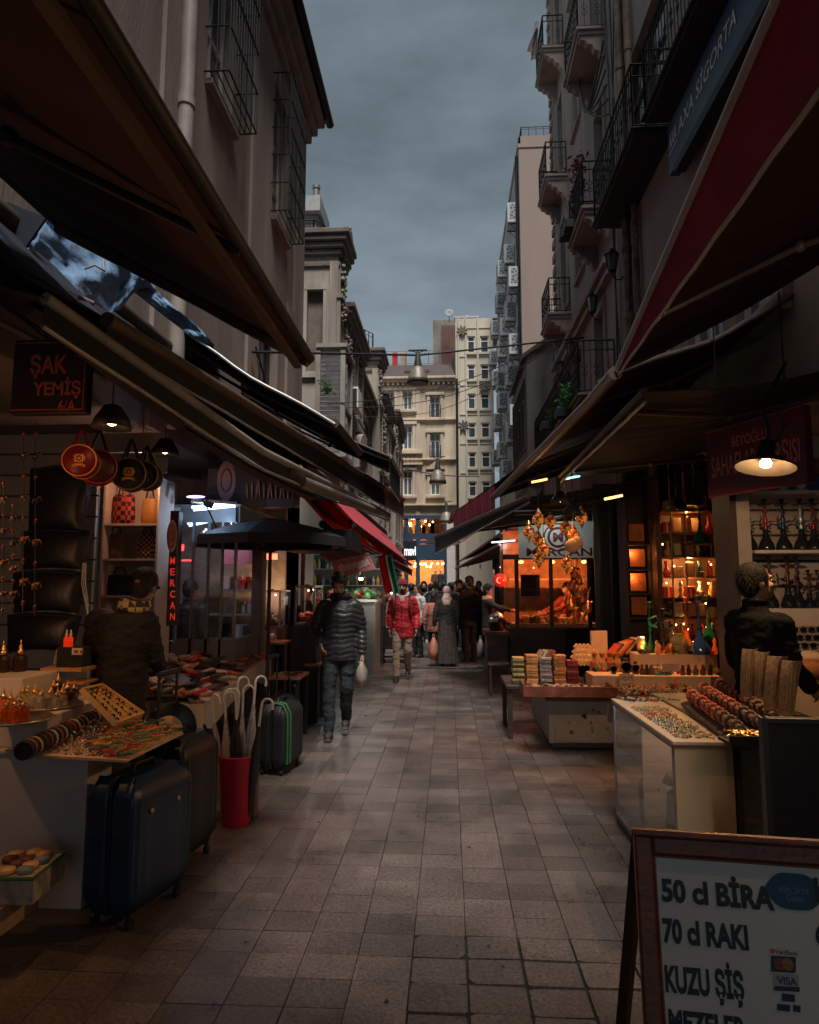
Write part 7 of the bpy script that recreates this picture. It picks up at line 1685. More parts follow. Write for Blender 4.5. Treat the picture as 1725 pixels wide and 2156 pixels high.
m=MB();m.bb(PY(1270,1400,SY+.8).x,SY+.72,zt,PY(1345,1400,SY+.8).x,SY+.9,zt+.3);solo(m,'tall_carton','tall dark carton under the leaning packets','box',BLACKF,(SX+.9,SY+.8,zt))
bulb('small shaded lamp over the back riser of water pipes',place(1440,SY+.35,2.5),95,(1,.36,.1),18)
bulb('small shaded lamp over the book stacks',place(1215,SY+.35,2.45),85,(1,.36,.1),18)
orn=[]
m=MB();m.lathe([(.001,0),(.02,0),(.012,.02),(.024,.045),(.01,.07),(.001,.085)],n=9);orn.append(m)
m=MB();m.ell((0,0,.022),(.022,.022,.022),n=9,k=6);m.lathe([(.004,.04),(.006,.05),(.001,.055)],n=6);orn.append(m)
m=MB();m.box((0,0,.02),(.045,.03,.04),b=.006);orn.append(m)
ocl=[('brass',GOLD),('copper',mat('bright_copper',(.7,.27,.1),.22,1.,var=.1)),('clear',CLR),('red',C(.5,.05,.03,.2)),('orange',C(.65,.22,.05,.2)),('black',C(.02,.018,.018,.2)),('green',C(.03,.2,.12,.2))]
onm=['goblet','bauble','trinket_box'];oc=0;osrc=[None]*3
for row,(y,z,xa,xb,n) in enumerate(((SY+.36,z1_+.001,1250,1340,16),(SY+.24,z1_+.001,1345,1512,20),(SY+.02,zt+.047,1310,1455,20),(SY-.1,zt+.047,1302,1450,20),(SY+.56,z2_+.001,1346,1508,20),(SY+.02,zt+.001,1180,1245,12),(SY+.46,z2_+.001,1344,1510,20))):
 for k in range(n):
  t=q.randrange(3);nm,mt_=q.choice(ocl);lab='%s %s on the souvenir table, %s in the %s row of small ornaments'%(nm,onm[t].replace('_',' '),ORD[k],ORD[row])
  if osrc[t] is None:o=osrc[t]=orn[t].build(onm[t],GOLD);props(o,lab,onm[t].split('_')[-1],'small ornaments on the souvenir table')
  else:o=dup(osrc[t],lab)
  remat(o,mt_);s_=q.uniform(.8,1.35);o.scale=(s_,s_,s_*q.uniform(.8,1.3));o.rotation_euler=(0,0,q.uniform(0,3));o.location=(PY(xa+(xb-xa)*(k+q.uniform(.2,.8))/n,1400,y).x,y+q.uniform(-.03,.03),z)
T=thing('wooden_stool','dark wooden stool at the street corner of the book bench','stool',PZ(1052,1462,0))
m=MB();m.bb(-.17,-.17,.43,.17,.17,.47,b=.01);m.build('seat',DARKW,T)
for x in(-.14,.14):
 for y in(-.14,.14):
  m=MB();m.bb(x-.02,y-.02,0,x+.02,y+.02,.429);m.build('leg',DARKW,T)
def mosmat():
 mm=bpy.data.materials.new('mosaic_glass');mm.use_nodes=True;t=mm.node_tree;b_=t.nodes['Principled BSDF'];tcn=t.nodes.new('ShaderNodeTexCoord');vr=t.nodes.new('ShaderNodeTexVoronoi');vr.inputs['Scale'].default_value=32
 t.links.new(tcn.outputs['Object'],vr.inputs['Vector']);r=t.nodes.new('ShaderNodeValToRGB')
 for i,c in enumerate([(.5,.05,.01),(.8,.25,.04),(.25,.02,.01),(.9,.45,.1),(.4,.12,.02)]):
  e=r.color_ramp.elements[i] if i<2 else r.color_ramp.elements.new(i/5);e.position=i/5;e.color=(*c,1)
 r.color_ramp.interpolation='CONSTANT';t.links.new(vr.outputs['Color'],r.inputs[0]);t.links.new(r.outputs[0],b_.inputs['Base Color']);t.links.new(r.outputs[0],b_.inputs['Emission Color']);b_.inputs['Emission Strength'].default_value=.16;b_.inputs['Roughness'].default_value=.15
 return mm
MOSG=mosmat()
ml=thing('mosaic_lantern','x','lantern',(0,0,0),group='mosaic lanterns hanging before the kiosk')
m=MB();m.lathe([(.03,-.085),(.075,-.04),(.088,0),(.07,.05),(.04,.08)],n=18);m.build('globe',MOSG,ml)
m=MB();m.lathe([(.001,-.15),(.012,-.13),(.008,-.115),(.03,-.1),(.032,-.085)],n=10);m.lathe([(.042,.08),(.045,.09),(.02,.12),(.012,.15),(.001,.165)],n=12);m.build('brass_cap',GOLD,ml)
m=MB();m.tube([(0,0,.16),(0,0,.75)],.004,4);m.build('chain',IRON,ml)
mls=[(1134,1094),(1114,1120),(1133,1138),(1145,1159),(1135,1176),(1191,1112),(1208,1127),(1193,1186),(1160,1098),(1225,1090)]
for i,(px,py) in enumerate(mls):
 lab='glowing mosaic glass lantern hanging before the kiosk, %s from the left'%ORD[sorted(range(len(mls)),key=lambda k:mls[k][0]).index(i)]
 o=ml if i==0 else dup(ml,lab);o['label']=lab;o.location=PY(px,py,8.0+.12*(i%3));o.scale=(.85,.85,.9)
m=MB();a,b=PY(1085,1078,8.1),PY(1250,1072,8.1);m.tube([a,b],.02,6);m.tube([PY(1085,1085,8.1),PY(1250,1080,8.1)],.008,5);solo(m,'lantern_rail','dark rail carrying the mosaic lanterns','rail',IRON,a)
m=MB();m.ell(PY(1206,1148,7.9),(.1,.06,.085),Matrix.Rotation(-.5,3,'Y'));m.ell(PY(1218,1140,7.9),(.05,.05,.08),Matrix.Rotation(-.6,3,'Y'));m.tube([PY(1205,1130,7.9),PY(1207,1080,7.95)],.004,4);solo(m,'gourd','pale hollow gourd hanging among the mosaic lanterns','gourd',C(.6,.36,.22,.5),PY(1210,1150,7.9))
jg=None
for i,(px,py,s_) in enumerate(((1208,1215,1),(1222,1232,.9),(1200,1240,1.1),(1215,1258,1),(1205,1285,1.2),(1228,1270,1),(1236,1290,1.15),(1212,1300,1),(1195,1275,.9),(1222,1312,1))):
 lab='copper jug in the hanging bunch before the kiosk, %s from the top'%ORD[i]
 if jg is None:
  jg=thing('copper_jug',lab,'jug',(0,0,0),group='copper jugs hanging in a bunch');m=MB();m.lathe([(.001,0),(.035,0),(.05,.04),(.03,.09),(.04,.12),(.036,.12)],n=12);m.build('body',mat('copper',(.65,.25,.1),.3,1.,var=.3,scale=20),jg);m=MB();m.tube([(.03,0,.11),(.03,0,.2),(.0,0,.26)],.006,5);m.build('handle',GOLD,jg);o=jg
 else:o=dup(jg,lab)
 o.location=PY(px,py,7.9+.03*(i%3));o.rotation_euler=(q.uniform(-.4,.4),q.uniform(-.6,.6),q.uniform(0,6));o.scale=(s_,)*3
m=MB();m.tube([PY(1210,1170,7.95),PY(1211,1240,7.95),PY(1213,1310,7.95)],.006,5);solo(m,'jug_cord','cord holding the bunch of copper jugs','cord',GOLD,PY(1210,1200,7.9))
bulb('small shaded lamp above the mosaic lanterns',PY(1180,1050,7.9),18,(1,.45,.15),14)
YK=12.5;a,b=PY(1072,1345,YK),PY(1262,1098,YK);zc=PY(1100,1322,YK).z;zw=PY(1100,1178,YK).z
T=thing('kiosk','dark food kiosk with a pale illuminated sign and orange lit windows, right','kiosk',((a.x+b.x)/2,YK+.8,0))
KD=C(.015,.015,.017,.4)
m=MB();m.bb(a.x,YK,0,b.x,YK+.05,zc);m.bb(a.x,YK+.06,0,a.x+.04,YK+1.8,zc);m.bb(a.x,YK+1.8,0,b.x+.2,YK+1.85,b.z);m.bb(a.x-.1,YK-.05,zw,b.x,YK+.06,PY(1100,1178-6,YK).z+.04);m.bb(a.x-.1,YK-.2,b.z,b.x+.2,YK+1.9,b.z+.06);m.build('body',KD,T,world=True)
m=MB()
for px in(1088,1160,1240):
 x=PY(px,1200,YK).x;m.bb(x-.035,YK-.01,zc,x+.035,YK+.05,zw)
m.bb(a.x+.1,YK-.015,zc-.03,b.x,YK+.05,zc+.01);m.build('post',DARKW,T,world=True)
m=MB();m.bb(PY(1090,1200,YK).x,YK+.01,zc+.012,PY(1240,1200,YK).x,YK+.016,zw);m.build('pane',PANE,T,world=True)
m=MB();m.bb(PY(1092,1174,YK).x,YK-.09,PY(1092,1175,YK).z,PY(1250,1100,YK).x,YK-.04,b.z-.005);sg=m.build('sign_panel',mat('lit_panel',(.5,.52,.5),.5,var=.25,scale=2.2,emit=.05,ecol=(.7,.75,.7)),T,world=True)
m=MB();ptext(m,'MERCAN',1109,1247,1153,1171,YK-.096,bold=.02);m.build('lettering',C(.2,.012,.02,.5),sg,world=True)
c=PY(1175,1131,YK-.098);m=MB()
m.tube([c+V((.17*math.cos(t),0,.17*math.sin(t))) for t in[k*.2618 for k in range(25)]],.022,4,caps=False);m.tube([c+V((.25*math.cos(t),0,.25*math.sin(t))) for t in[1.2+k*.2 for k in range(22)]],.014,4);ptext(m,'M',1165,1186,1121,1141,YK-.1,bold=.06);m.build('emblem',C(.14,.012,.02,.5),sg,world=True)
m=MB();m.bb(a.x+.1,YK+.3,zc,b.x,YK+.9,zc+.06);m.bb(a.x+.1,YK+.9,1.75,b.x,YK+1.2,1.78);m.build('worktop',C(.4,.3,.25,.35),T,world=True)
m=MB();m.bb(a.x+.06,YK+1.75,zc,b.x+.15,YK+1.79,b.z-.02);m.build('back_wall',mat('kiosk_back',(.35,.16,.09),.6,var=.5,scale=6),T,world=True)
ut=None
for k in range(26):
 nm,c=q.choice([('copper',(.6,.3,.12)),('steel',(.5,.45,.4)),('brown',(.3,.1,.05)),('cream',(.7,.5,.3)),('black',(.08,.05,.04))]);lab='%s pot on the kiosk worktop, %s from the left in the %s row'%(nm,ORD[k//2],['front','back'][k%2])
 if ut is None:m=MB();m.lathe([(.001,0),(.05,0),(.05,.09),(.042,.1),(.042,.02),(.001,.02)],n=12);ut=m.build('cooking_pot',AMB);o=props(ut,lab,'pot','pots on the kiosk worktop')
 else:o=dup(ut,lab)
 remat(o,C(*c,.3));s_=q.uniform(.7,1.4);o.scale=(s_,s_,s_*q.uniform(.8,1.4));o.location=(a.x+.2+(b.x-a.x-.3)*(k//2+.5)/13,YK+(.42 if k%2==0 else .7),zc+.061)
m=MB();x_,y_=PY(1097,1255,YK+.1),PY(1136,1210,YK+.1);m.bb(x_.x,YK+.06,x_.z,y_.x,YK+.075,y_.z);nb=m.build('notice',C(.035,.012,.014,.5),T,world=True)
m=MB();ptext(m,'BALIK',1102,1131,1225,1234,YK+.055,bold=.02);ptext(m,'EKMEK',1102,1131,1238,1247,YK+.055,bold=.02);m.build('lettering',C(.16,.03,.03,.5),nb,world=True)
m=MB()
for k in range(5):m.ell((a.x+.3+k*.3,YK+.5,zw-.03),(.05,.05,.03),n=8,k=5)
m.build('ceiling_bulb',mat('kiosk_bulb',(1,.4,.1),.4,var=0,emit=16,ecol=(1,.36,.08)),T,world=True)
lamp(T,((a.x+b.x)/2-.3,YK+.6,zw-.14),60,(1,.27,.06),.08);lamp(T,((a.x+b.x)/2+.45,YK+.6,zw-.14),48,(1,.25,.05),.08)
lamp(T,((a.x+b.x)/2,YK-.5,b.z-.1),5,(.8,.9,.85),.15)
m=MB();m.bb(a.x-.45,YK-.1,.72,a.x+.0,YK+.8,.8);m.bb(a.x-.4,YK,0,a.x-.02,YK+.7,.719);m.build('side_counter',C(.10,.06,.05,.4),T,world=True)
m=MB();m.lathe([(.001,.0),(.12,0),(.2,.16),(.21,.16),(.12,.3),(.02,.36)],(a.x-.2,YK+.3,.801),16);m.build('dome_pan',STEEL,T,world=True)
T=thing('flag_roundel','red round sign with a white crescent and star left of the kiosk','sign',PY(1053,1222,13.4));T.scale=(.6,.6,.6)
RX_=Matrix.Rotation(R(90),3,'X')
m=MB();m.lathe([(.001,-.02),(.21,-.02),(.23,0),(.21,.02),(.001,.02)],n=28,rot=RX_);m.build('disc',mat('roundel_red',(.6,.02,.02),.4,var=0,emit=.1,ecol=(1,.05,.04)),T)
m=MB();cres=[(.105*math.cos(t)-.02,.105*math.sin(t)) for t in[.62+k*.21 for k in range(25)]];cres+=[(.084*math.cos(t)+.008,.084*math.sin(t)) for t in[5.55-k*.2 for k in range(25)]]
for k in range(24):
 A_,B_=cres[k],cres[k+1];C_,D_=cres[49-k-1],cres[49-k];m.add([(A_[0],-.0235,A_[1]),(B_[0],-.0235,B_[1]),(C_[0],-.0235,C_[1]),(D_[0],-.0235,D_[1])],[(0,1,2,3)])
st=[((.045 if k%2==0 else .018)*math.cos(k*.6283)+.125,(.045 if k%2==0 else .018)*math.sin(k*.6283)) for k in range(10)];m.prism(st,(0,-.0235,0),(1,0,0),(0,0,1),(0,.002,0));m.build('crescent_star',C(.8,.78,.75,.4),T)
m=MB();m.tube([(0,.03,0),(0,.03,1.2)],.012,5);m.build('hanger',IRON,T)
for lab,px,py,Y,l_,c,e in(('short warm tube light under the dark red awning, left of the green one',1136,1012,8.5,.2,(1,.5,.15),2.5),('green white tube light under the dark red awning',1205,1005,8.5,.2,(.4,.8,.7),1.6),('thin warm tube light under the dark red awning nearest the cabinet',1292,1047,7.5,.2,(1,.55,.2),2.5),('white strip light beneath the far blue awning',1060,1140,14.2,.5,(.85,.9,1),2.5)):
 p=PY(px,py,Y);m=MB();m.tube([p-V((l_/2,.0,.02)),p+V((l_/2,0,.02))],.016,6);o=solo(m,'tube_light',lab,'tube light',mat('tube_glow',c,.4,var=0,emit=e,ecol=c),p);lamp(o,p+V((0,-.05,-.1)),1.5,c,.08)
T=thing('far_shop_sign','row of pale shop signs and glass at the far right behind the buyer','shop front',(2.2,17,0))
m=MB();m.bb(1.15,17,0,3.1,17.1,2.6);m.build('panel',mat('dull_glass',(.10,.12,.13),.2,var=.5,scale=3),T,world=True)
m=MB();m.bb(1.1,16.9,2.05,3.1,16.99,2.3);m.build('fascia',BLACK,T,world=True)
m=MB()
for k in range(9):m.ell((1.3+k*.2,16.88,2.1),(.03,.02,.02),n=6,k=4)
m.build('lamp_row',mat('cool_dots',(.8,.9,1),.4,var=0,emit=8),T,world=True)
# people
SKIN=mat('skin',(.40,.22,.15),.5,var=.1,scale=14);HAIR=mat('dark_hair',(.012,.009,.008),.5,var=.4,scale=60,bump=.6,bscale=180)
def wool(name,c,rough=.85,bump=.4,bs=26,var=.2):return mat(name,c,rough,var=var,scale=9,bump=bump,bscale=bs,bdist=.02)
def organic(mb,name,material,parent,vox=.014,smooth=4,quilt=None,fold=0.):
 me=bpy.data.meshes.new('raw');me.from_pydata([tuple(v) for v in mb.v],[],mb.f)
 o=bpy.data.objects.new('raw',me);COL.objects.link(o)
 r=o.modifiers.new('r','REMESH');r.mode='VOXEL';r.voxel_size=vox
 s=o.modifiers.new('s','SMOOTH');s.factor=.5;s.iterations=smooth
 dg=bpy.context.evaluated_depsgraph_get();dg.update()
 nm=bpy.data.meshes.new_from_object(o.evaluated_get(dg));bpy.data.objects.remove(o);bpy.data.meshes.remove(me)
 nm.name=name
 if quilt or fold:
  n_=len(nm.vertices);co=[0.]*(3*n_);no=[0.]*(3*n_)
  nm.vertices.foreach_get('co',co);nm.vertices.foreach_get('normal',no)
  for i in range(0,3*n_,3):
   x,y,z=co[i],co[i+1],co[i+2];d=0.
   if quilt and quilt[2]<z<quilt[3]:d=quilt[1]*(abs(math.sin(z*quilt[0]+.9*math.cos(x*11+2*z)+.5*math.sin(x*31)))**.5-.5)
   if fold:d+=fold*(noise.noise((x*6,y*6,z*9))+.6*noise.noise((x*9+z*7,y*9,z*21+5))+.35*noise.noise((x*30,y*30,z*42)))
   co[i]+=no[i]*d;co[i+1]+=no[i+1]*d;co[i+2]+=no[i+2]*d
  nm.vertices.foreach_set('co',co)
 nm.materials.clear();nm.materials.append(material)
 nm.polygons.foreach_set('use_smooth',[True]*len(nm.polygons));nm.update()
 b=bpy.data.objects.new(name,nm);COL.objects.link(b);b.parent=parent
 return b
def rings(mb,L,n=16):
 vs=[]
 for c,rx,ry in L:
  for j in range(n):
   t=2*math.pi*j/n;vs.append(V(c)+V((rx*math.cos(t),ry*math.sin(t),0)))
 k=len(L);fs=[(i*n+j,i*n+(j+1)%n,(i+1)*n+(j+1)%n,(i+1)*n+j) for i in range(k-1) for j in range(n)]
 fs+=[list(range(n))[::-1],[(k-1)*n+j for j in range(n)]]
 mb.add(vs,fs,0,True)
BASE=dict(pel=(0,0,.95),chest=(0,0,1.26),neck=(0,.012,1.455),head=(0,-.012,1.625),shL=(.18,0,1.40),elL=(.235,.03,1.13),wrL=(.235,-.04,.89),shR=(-.18,0,1.40),elR=(-.235,.03,1.13),wrR=(-.235,-.04,.89),hipL=(.09,0,.93),knL=(.10,-.02,.50),anL=(.105,.02,.08),hipR=(-.09,0,.93),knR=(-.10,-.02,.50),anR=(-.105,.02,.08))
def walk(s=1,k=1.):
 f,b=('L','R') if s>0 else('R','L');x=.09*s
 return{'kn'+f:(x,-.17*k,.51),'an'+f:(x*.9,-.25*k,.085),'kn'+b:(-x,-.02*k,.48),'an'+b:(-x*.8,.26*k,.15),'el'+b:(-.235*s,-.06,1.14),'wr'+b:(-.22*s,-.22,.93),'el'+f:(.235*s,.10,1.14),'wr'+f:(.235*s,.08,.89)}
def hand(mb,w_,e,side,grip=False,det=1):
 w_=V(w_);d=(w_-V(e)).normalized();lat=V((side,0,0));fwd=d.cross(lat).normalized()
 if fwd.y>0:fwd=-fwd
 lat=fwd.cross(d).normalized()
 pc=w_+d*.05;mb.ell(pc,(.022,.04,.05),Matrix((lat,fwd,d)).transposed(),n=10,k=6)
 for k in range(4):
  b0=w_+d*.085+fwd*(.027-.018*k);ln=(.07,.078,.074,.058)[k];cv=-lat*(side*.0)
  inn=lat*(-1 if lat.x*side>0 else 1)
  if grip:pts=[b0-d*.01,b0+d*.02+inn*.012,b0+d*.018+inn*.038,b0-d*.012+inn*.046]
  else:pts=[b0-d*.01,b0+d*ln*.4+inn*.006,b0+d*ln*.75+inn*.02,b0+d*ln*.92+inn*.036]
  mb.tube(pts,[.0095,.009,.0082,.0065],7)
 t0=w_+d*.03+fwd*.03;mb.tube([t0,t0+fwd*.025+d*.022,t0+fwd*.03+d*.052],[.012,.0105,.008],7)
def person(label,loc,rotz=0.,H=1.75,pose=None,top=None,hem=.80,topq=None,legs=None,shoes=None,hair=HAIR,hairst='short',beard=None,face=True,fat=1.,head_rot=0.,tilt=0.,grip=(),near=False,dress=None,hood=None,scarf=None,hat=None,lining=None,group=None,sleeves=True,collar=True):
 T=thing('person',label,'person',loc,rotz,group);s=H/1.75;T.scale=(s,s,s)
 J=dict(BASE);J.update(pose or{});J={k:V(v) for k,v in J.items()}
 vox=.0085 if near else .014
 hd=J['head'];HR=Matrix.Rotation(head_rot,3,'Z')@Matrix.Rotation(tilt,3,'X')
 def hp(x,y,z):return hd+HR@V((x,y,z))
 m=MB()
 m.ell(hp(0,.012,.022),(.073,.094,.092),HR,14,10);m.ell(hp(0,-.022,-.045),(.057,.068,.075),HR,12,8);m.ell(hp(0,-.06,-.088),(.03,.028,.022),HR)
 m.ell(hp(0,-.088,-.018),(.012,.014,.024),HR);m.ell(hp(0,-.097,-.03),(.015,.014,.011),HR);m.ell(hp(0,-.078,.022),(.05,.016,.012),HR)
 m.ell(hp(0,-.083,-.062),(.024,.01,.008),HR);m.ell(hp(0,-.081,-.072),(.02,.01,.007),HR)
 for q_ in(-1,1):m.ell(hp(q_*.074,.012,-.012),(.010,.02,.031),HR);m.ell(hp(q_*.042,-.062,-.03),(.02,.018,.02),HR)
 m.tube([hp(0,.018,-.05),J['neck'],J['chest']+V((0,.02,.1))],[.05,.053,.07],12)
 rings(m,[(J['pel']+V((0,0,-.06)),.13,.085),(J['pel'],.14,.09),(J['pel'].lerp(J['chest'],.5),.125,.085),(J['chest'],.15,.095),(J['chest']+V((0,.005,.13)),.14,.075),(J['neck']-V((0,0,.03)),.06,.05)])
 for a in 'LR':
  sd=1 if a=='L' else-1
  m.tube([J['sh'+a],J['el'+a],J['wr'+a]],[.045,.036,.026],9);hand(m,J['wr'+a],J['el'+a],sd,a in grip)
  m.tube([J['hip'+a],J['kn'+a],J['an'+a]],[.075,.05,.035],9);m.ell(J['an'+a]+V((0,-.06,-.035)),(.035,.09,.03))
 organic(m,'body',SKIN,T,.0075 if near else .013,2)
 if face:
  for q_ in(-1,1):
   m=MB();m.ell(hp(q_*.031,-.077,.0),(.0125,.008,.0065),HR,8,5);m.ell(hp(q_*.031,-.0835,.0),(.006,.003,.006),HR,8,4,1);m.build('eye',[C(.5,.45,.4,.2),C(.01,.007,.005,.2)],T)
   m=MB();m.tube([hp(q_*.014,-.093,.018),hp(q_*.034,-.092,.025),hp(q_*.052,-.077,.017)],[.004,.005,.003],5);m.build('eyebrow',hair,T)
  m=MB();m.tube([hp(-.024,-.086,-.067),hp(0,-.093,-.066),hp(.024,-.086,-.067)],.0035,5);m.build('mouth',C(.2,.07,.06,.5),T)
 if hairst:
  m=MB()
  m.ell(hp(0,.026,.045),(.081,.096,.086),HR,14,9);m.ell(hp(0,.048,.012),(.077,.078,.09),HR,14,9);m.ell(hp(0,.055,-.03),(.066,.06,.07),HR,12,8)
  for q_ in(-1,1):m.ell(hp(q_*.071,.0,.03),(.014,.045,.055),HR)
  if hairst=='full':
   r_=random.Random(hash(label)%999 if False else len(label))
   for k in range(26):
    a_,b_=r_.uniform(0,6.28),r_.uniform(.1,1.4);m.ell(hp(.083*math.cos(a_)*math.sin(b_),.02+.095*math.sin(a_)*math.sin(b_),.05+.085*math.cos(b_)),(.024,)*3,n=7,k=5)
   m.ell(hp(0,-.06,.085),(.06,.035,.03),HR)
  if hairst=='thin':pass
  if hairst=='long':m.ell(hp(0,.06,-.09),(.085,.05,.12),HR)
  ho=organic(m,'hair',hair,T,.010,1)
  if near:
   r_=random.Random(3);vs=list(ho.data.vertices);m=MB()
   for k in range(1500):
    v=r_.choice(vs);n_=v.normal;d=(n_*.14+V((r_.uniform(-.3,.3),.3+r_.uniform(-.25,.25),-.75))).normalized();l_=r_.uniform(.012,.026);s_=n_.cross(d)
    if s_.length<.05:continue
    s_=s_.normalized()*.0016;m.add([v.co-s_+n_*.002,v.co+s_+n_*.002,v.co+n_*.006+d*l_],[(0,1,2)])
   m.build('hair',hair,T)
 if beard:
  m=MB();m.ell(hp(0,-.045,-.082),(.058,.052,.042),HR,12,8);m.tube([hp(-.03,-.09,-.055),hp(0,-.1,-.048),hp(.03,-.09,-.055)],[.006,.009,.006],6)
  for q_ in(-1,1):m.ell(hp(q_*.055,-.02,-.05),(.014,.035,.04),HR)
  organic(m,'beard',hair,T,.009,1)
 if top:
  m=MB();P_,Cc,Nk=J['pel'],J['chest'],J['neck'];hz=V((P_.x,P_.y,hem))
  rings(m,[(hz,.185*fat,.135*fat),(hz.lerp(P_,.6)+V((0,0,.02)),.182*fat,.135*fat),(P_.lerp(Cc,.5),.168*fat,.125*fat),(Cc,.19*fat,.135*fat),(Cc+V((0,.004,.1)),.195*fat,.12*fat),(Cc+V((0,.006,.15)),.175*fat,.105*fat),(Cc.lerp(Nk,.88),.12*fat,.088*fat),(Nk+V((0,0,.015)),.075,.07),(Nk+V((0,.005,.06 if collar else .02)),.074,.074)])
  for a in 'LR':
   m.tube([J['sh'+a]+V((.0,0,.005)),J['sh'+a].lerp(J['el'+a],.5),J['el'+a],J['el'+a].lerp(J['wr'+a],.5),J['wr'+a]],[.07*fat,.068*fat,.061*fat,.056,.046],12);m.ell(J['sh'+a]+V((-.02 if J['sh'+a].x>0 else .02,0,0)),(.08*fat,.074*fat,.062*fat))
  organic(m,'jacket',top,T,vox,9 if near else 5,topq,.007 if topq else .014)
  m=MB()
  m.tube([V((P_.x,P_.y-.137*fat,hem+.02)),P_.lerp(Cc,.5)+V((0,-.13*fat,0)),Cc+V((0,-.142*fat,0)),Cc.lerp(Nk,.75)+V((0,-.105,0))],.005,5);m.build('zip',BLACK,T)
 if lining:
  m=MB();m.tube([J['neck']+V((.095*math.cos(t),.012+.09*math.sin(t),.035-.045*math.sin(t)*-1 if math.sin(t)<0 else .05)) for t in[k*.3927 for k in range(17)]],.028,8);m.ell(J['neck']+V((0,-.1,-.06)),(.045,.025,.08));organic(m,'hood_lining',lining,T,.011,3)
 if hood:
  m=MB()
  if hood[0]=='up':m.ell(hp(0,.03,.03),(.103,.115,.125),HR,14,10);m.tube([hp(.088*math.sin(t),-.055-.012*math.cos(t),.005+.115*math.cos(t)) for t in[-2.4+k*.3 for k in range(17)]],.022,7);m.ell(J['neck']+V((0,.04,.03)),(.11,.085,.07))
  else:m.ell(J['neck']+V((0,.085,.0)),(.12,.06,.085));m.tube([J['neck']+V((.1*math.cos(t),.02+.09*math.sin(t),.04)) for t in[k*.3927 for k in range(17)]],.035,8)
  o=organic(m,'hood',hood[1],T,.011,3)
  if hood[0]=='up':
   import bmesh
   bmm=bmesh.new();bmm.from_mesh(o.data);kill=[v for v in bmm.verts if(HR.transposed()@(v.co-hd)).y<-.038 and abs((HR.transposed()@(v.co-hd)).x)<.068 and-.12<(HR.transposed()@(v.co-hd)).z<.10]
   bmesh.ops.delete(bmm,geom=kill,context='VERTS');bmm.to_mesh(o.data);bmm.free()
 if scarf:
  m=MB()
  for dz,rr in((.0,.088),(.035,.08)):m.tube([J['neck']+V((rr*math.cos(t),.008+rr*math.sin(t),dz+.012*math.sin(2*t))) for t in[k*.3927 for k in range(17)]],.026,8)
  organic(m,'scarf',scarf,T,.011,2)
 if hat:
  m=MB()
  if hat[0]=='beanie':m.ell(hp(0,.012,.06),(.088,.104,.082),HR,16,9);m.tube([hp(.084*math.cos(t),.012+.1*math.sin(t),.045) for t in[k*.2618 for k in range(25)]],.014,7)
  elif hat[0]=='cap':m.ell(hp(0,.012,.05),(.087,.103,.088),HR,16,9);m.ell(hp(0,-.12,.045),(.065,.06,.01),HR)
  elif hat[0]=='veil':m.ell(hp(0,.022,.022),(.088,.104,.112),HR,16,9);m.ell(J['neck']+V((0,.04,.0)),(.12,.1,.085));m.ell(J['neck']+V((0,.09,-.06)),(.1,.05,.1));m.tube([hp(0,.03,-.06),J['neck']+V((0,.05,0))],[.08,.1],12)
  organic(m,'head_cover',hat[1],T,.010,2)
 if dress:
  m=MB();rings(m,[(V((0,.01,.05)),.25,.19),(V((0,.01,.3)),.235,.18),(V((0,0,.7)),.20,.16),(J['pel'],.185,.14),(J['pel'].lerp(J['chest'],.5),.16,.12)])
  o=organic(m,'dress',dress,T,.014,3)
  for v in o.data.vertices:
   if v.co.z<.8:a_=math.atan2(v.co.y,v.co.x);k_=1+.06*math.sin(a_*11)*(1-v.co.z/.8);v.co.x*=k_;v.co.y*=k_
 if legs:
  m=MB();rings(m,[(J['pel']+V((0,0,-.1)),.165,.115),(J['pel'],.165,.115),(J['pel']+V((0,0,.1)),.15,.105)])
  for a in 'LR':m.tube([J['hip'+a],J['hip'+a].lerp(J['kn'+a],.5),J['kn'+a],J['kn'+a].lerp(J['an'+a],.5),J['an'+a]+V((0,0,.0))],[.098,.088,.072,.064,.058],12)
  organic(m,'trousers',legs,T,vox,4,None,.012)
 for a in 'LR':
  an=J['an'+a];m=MB();up=max(0,an.z-.1)
  m.ell(an+V((0,-.075,-.035)),(.046,.105,.042));m.ell(an+V((0,.01,-.03)),(.042,.055,.05));m.tube([an+V((0,.005,-.03)),an+V((0,.005,.06))],[.045,.05],10)
  m.box(an+V((0,-.055,-.07)),(.085,.26,.02),b=.008)
  organic(m,'shoe',shoes or C(.02,.017,.015,.5),T,.010,2)
 return T,J
DKJ=wool('dark_jacket',(.016,.018,.022));DKT=wool('dark_trousers',(.014,.016,.02),bs=40);JEAN=wool('dark_denim',(.022,.028,.038),bs=40)
PUF=mat('padded_nylon',(.018,.019,.023),.45,var=.25,scale=12,bump=.25,bscale=30,sheen=.1)
p1_=PZ(712,1550,0)
person('man in a black padded jacket looking down and carrying a white plastic bag',p1_,R(4),1.79,{**walk(-1,.55),'head':(0,-.05,1.61),'elR':(-.27,.06,1.14),'wrR':(-.19,-.12,.98),'elL':(.24,.05,1.12),'wrL':(.255,-.02,.87)},PUF,.80,(58,.010,.82,1.36),JEAN,C(.05,.035,.03,.6),hairst='full',beard=True,tilt=R(22),near=True,hood=('down',PUF),fat=1.06,grip=('L',))
REDJ=wool('red_parka',(.42,.012,.018),.6,.5,20)
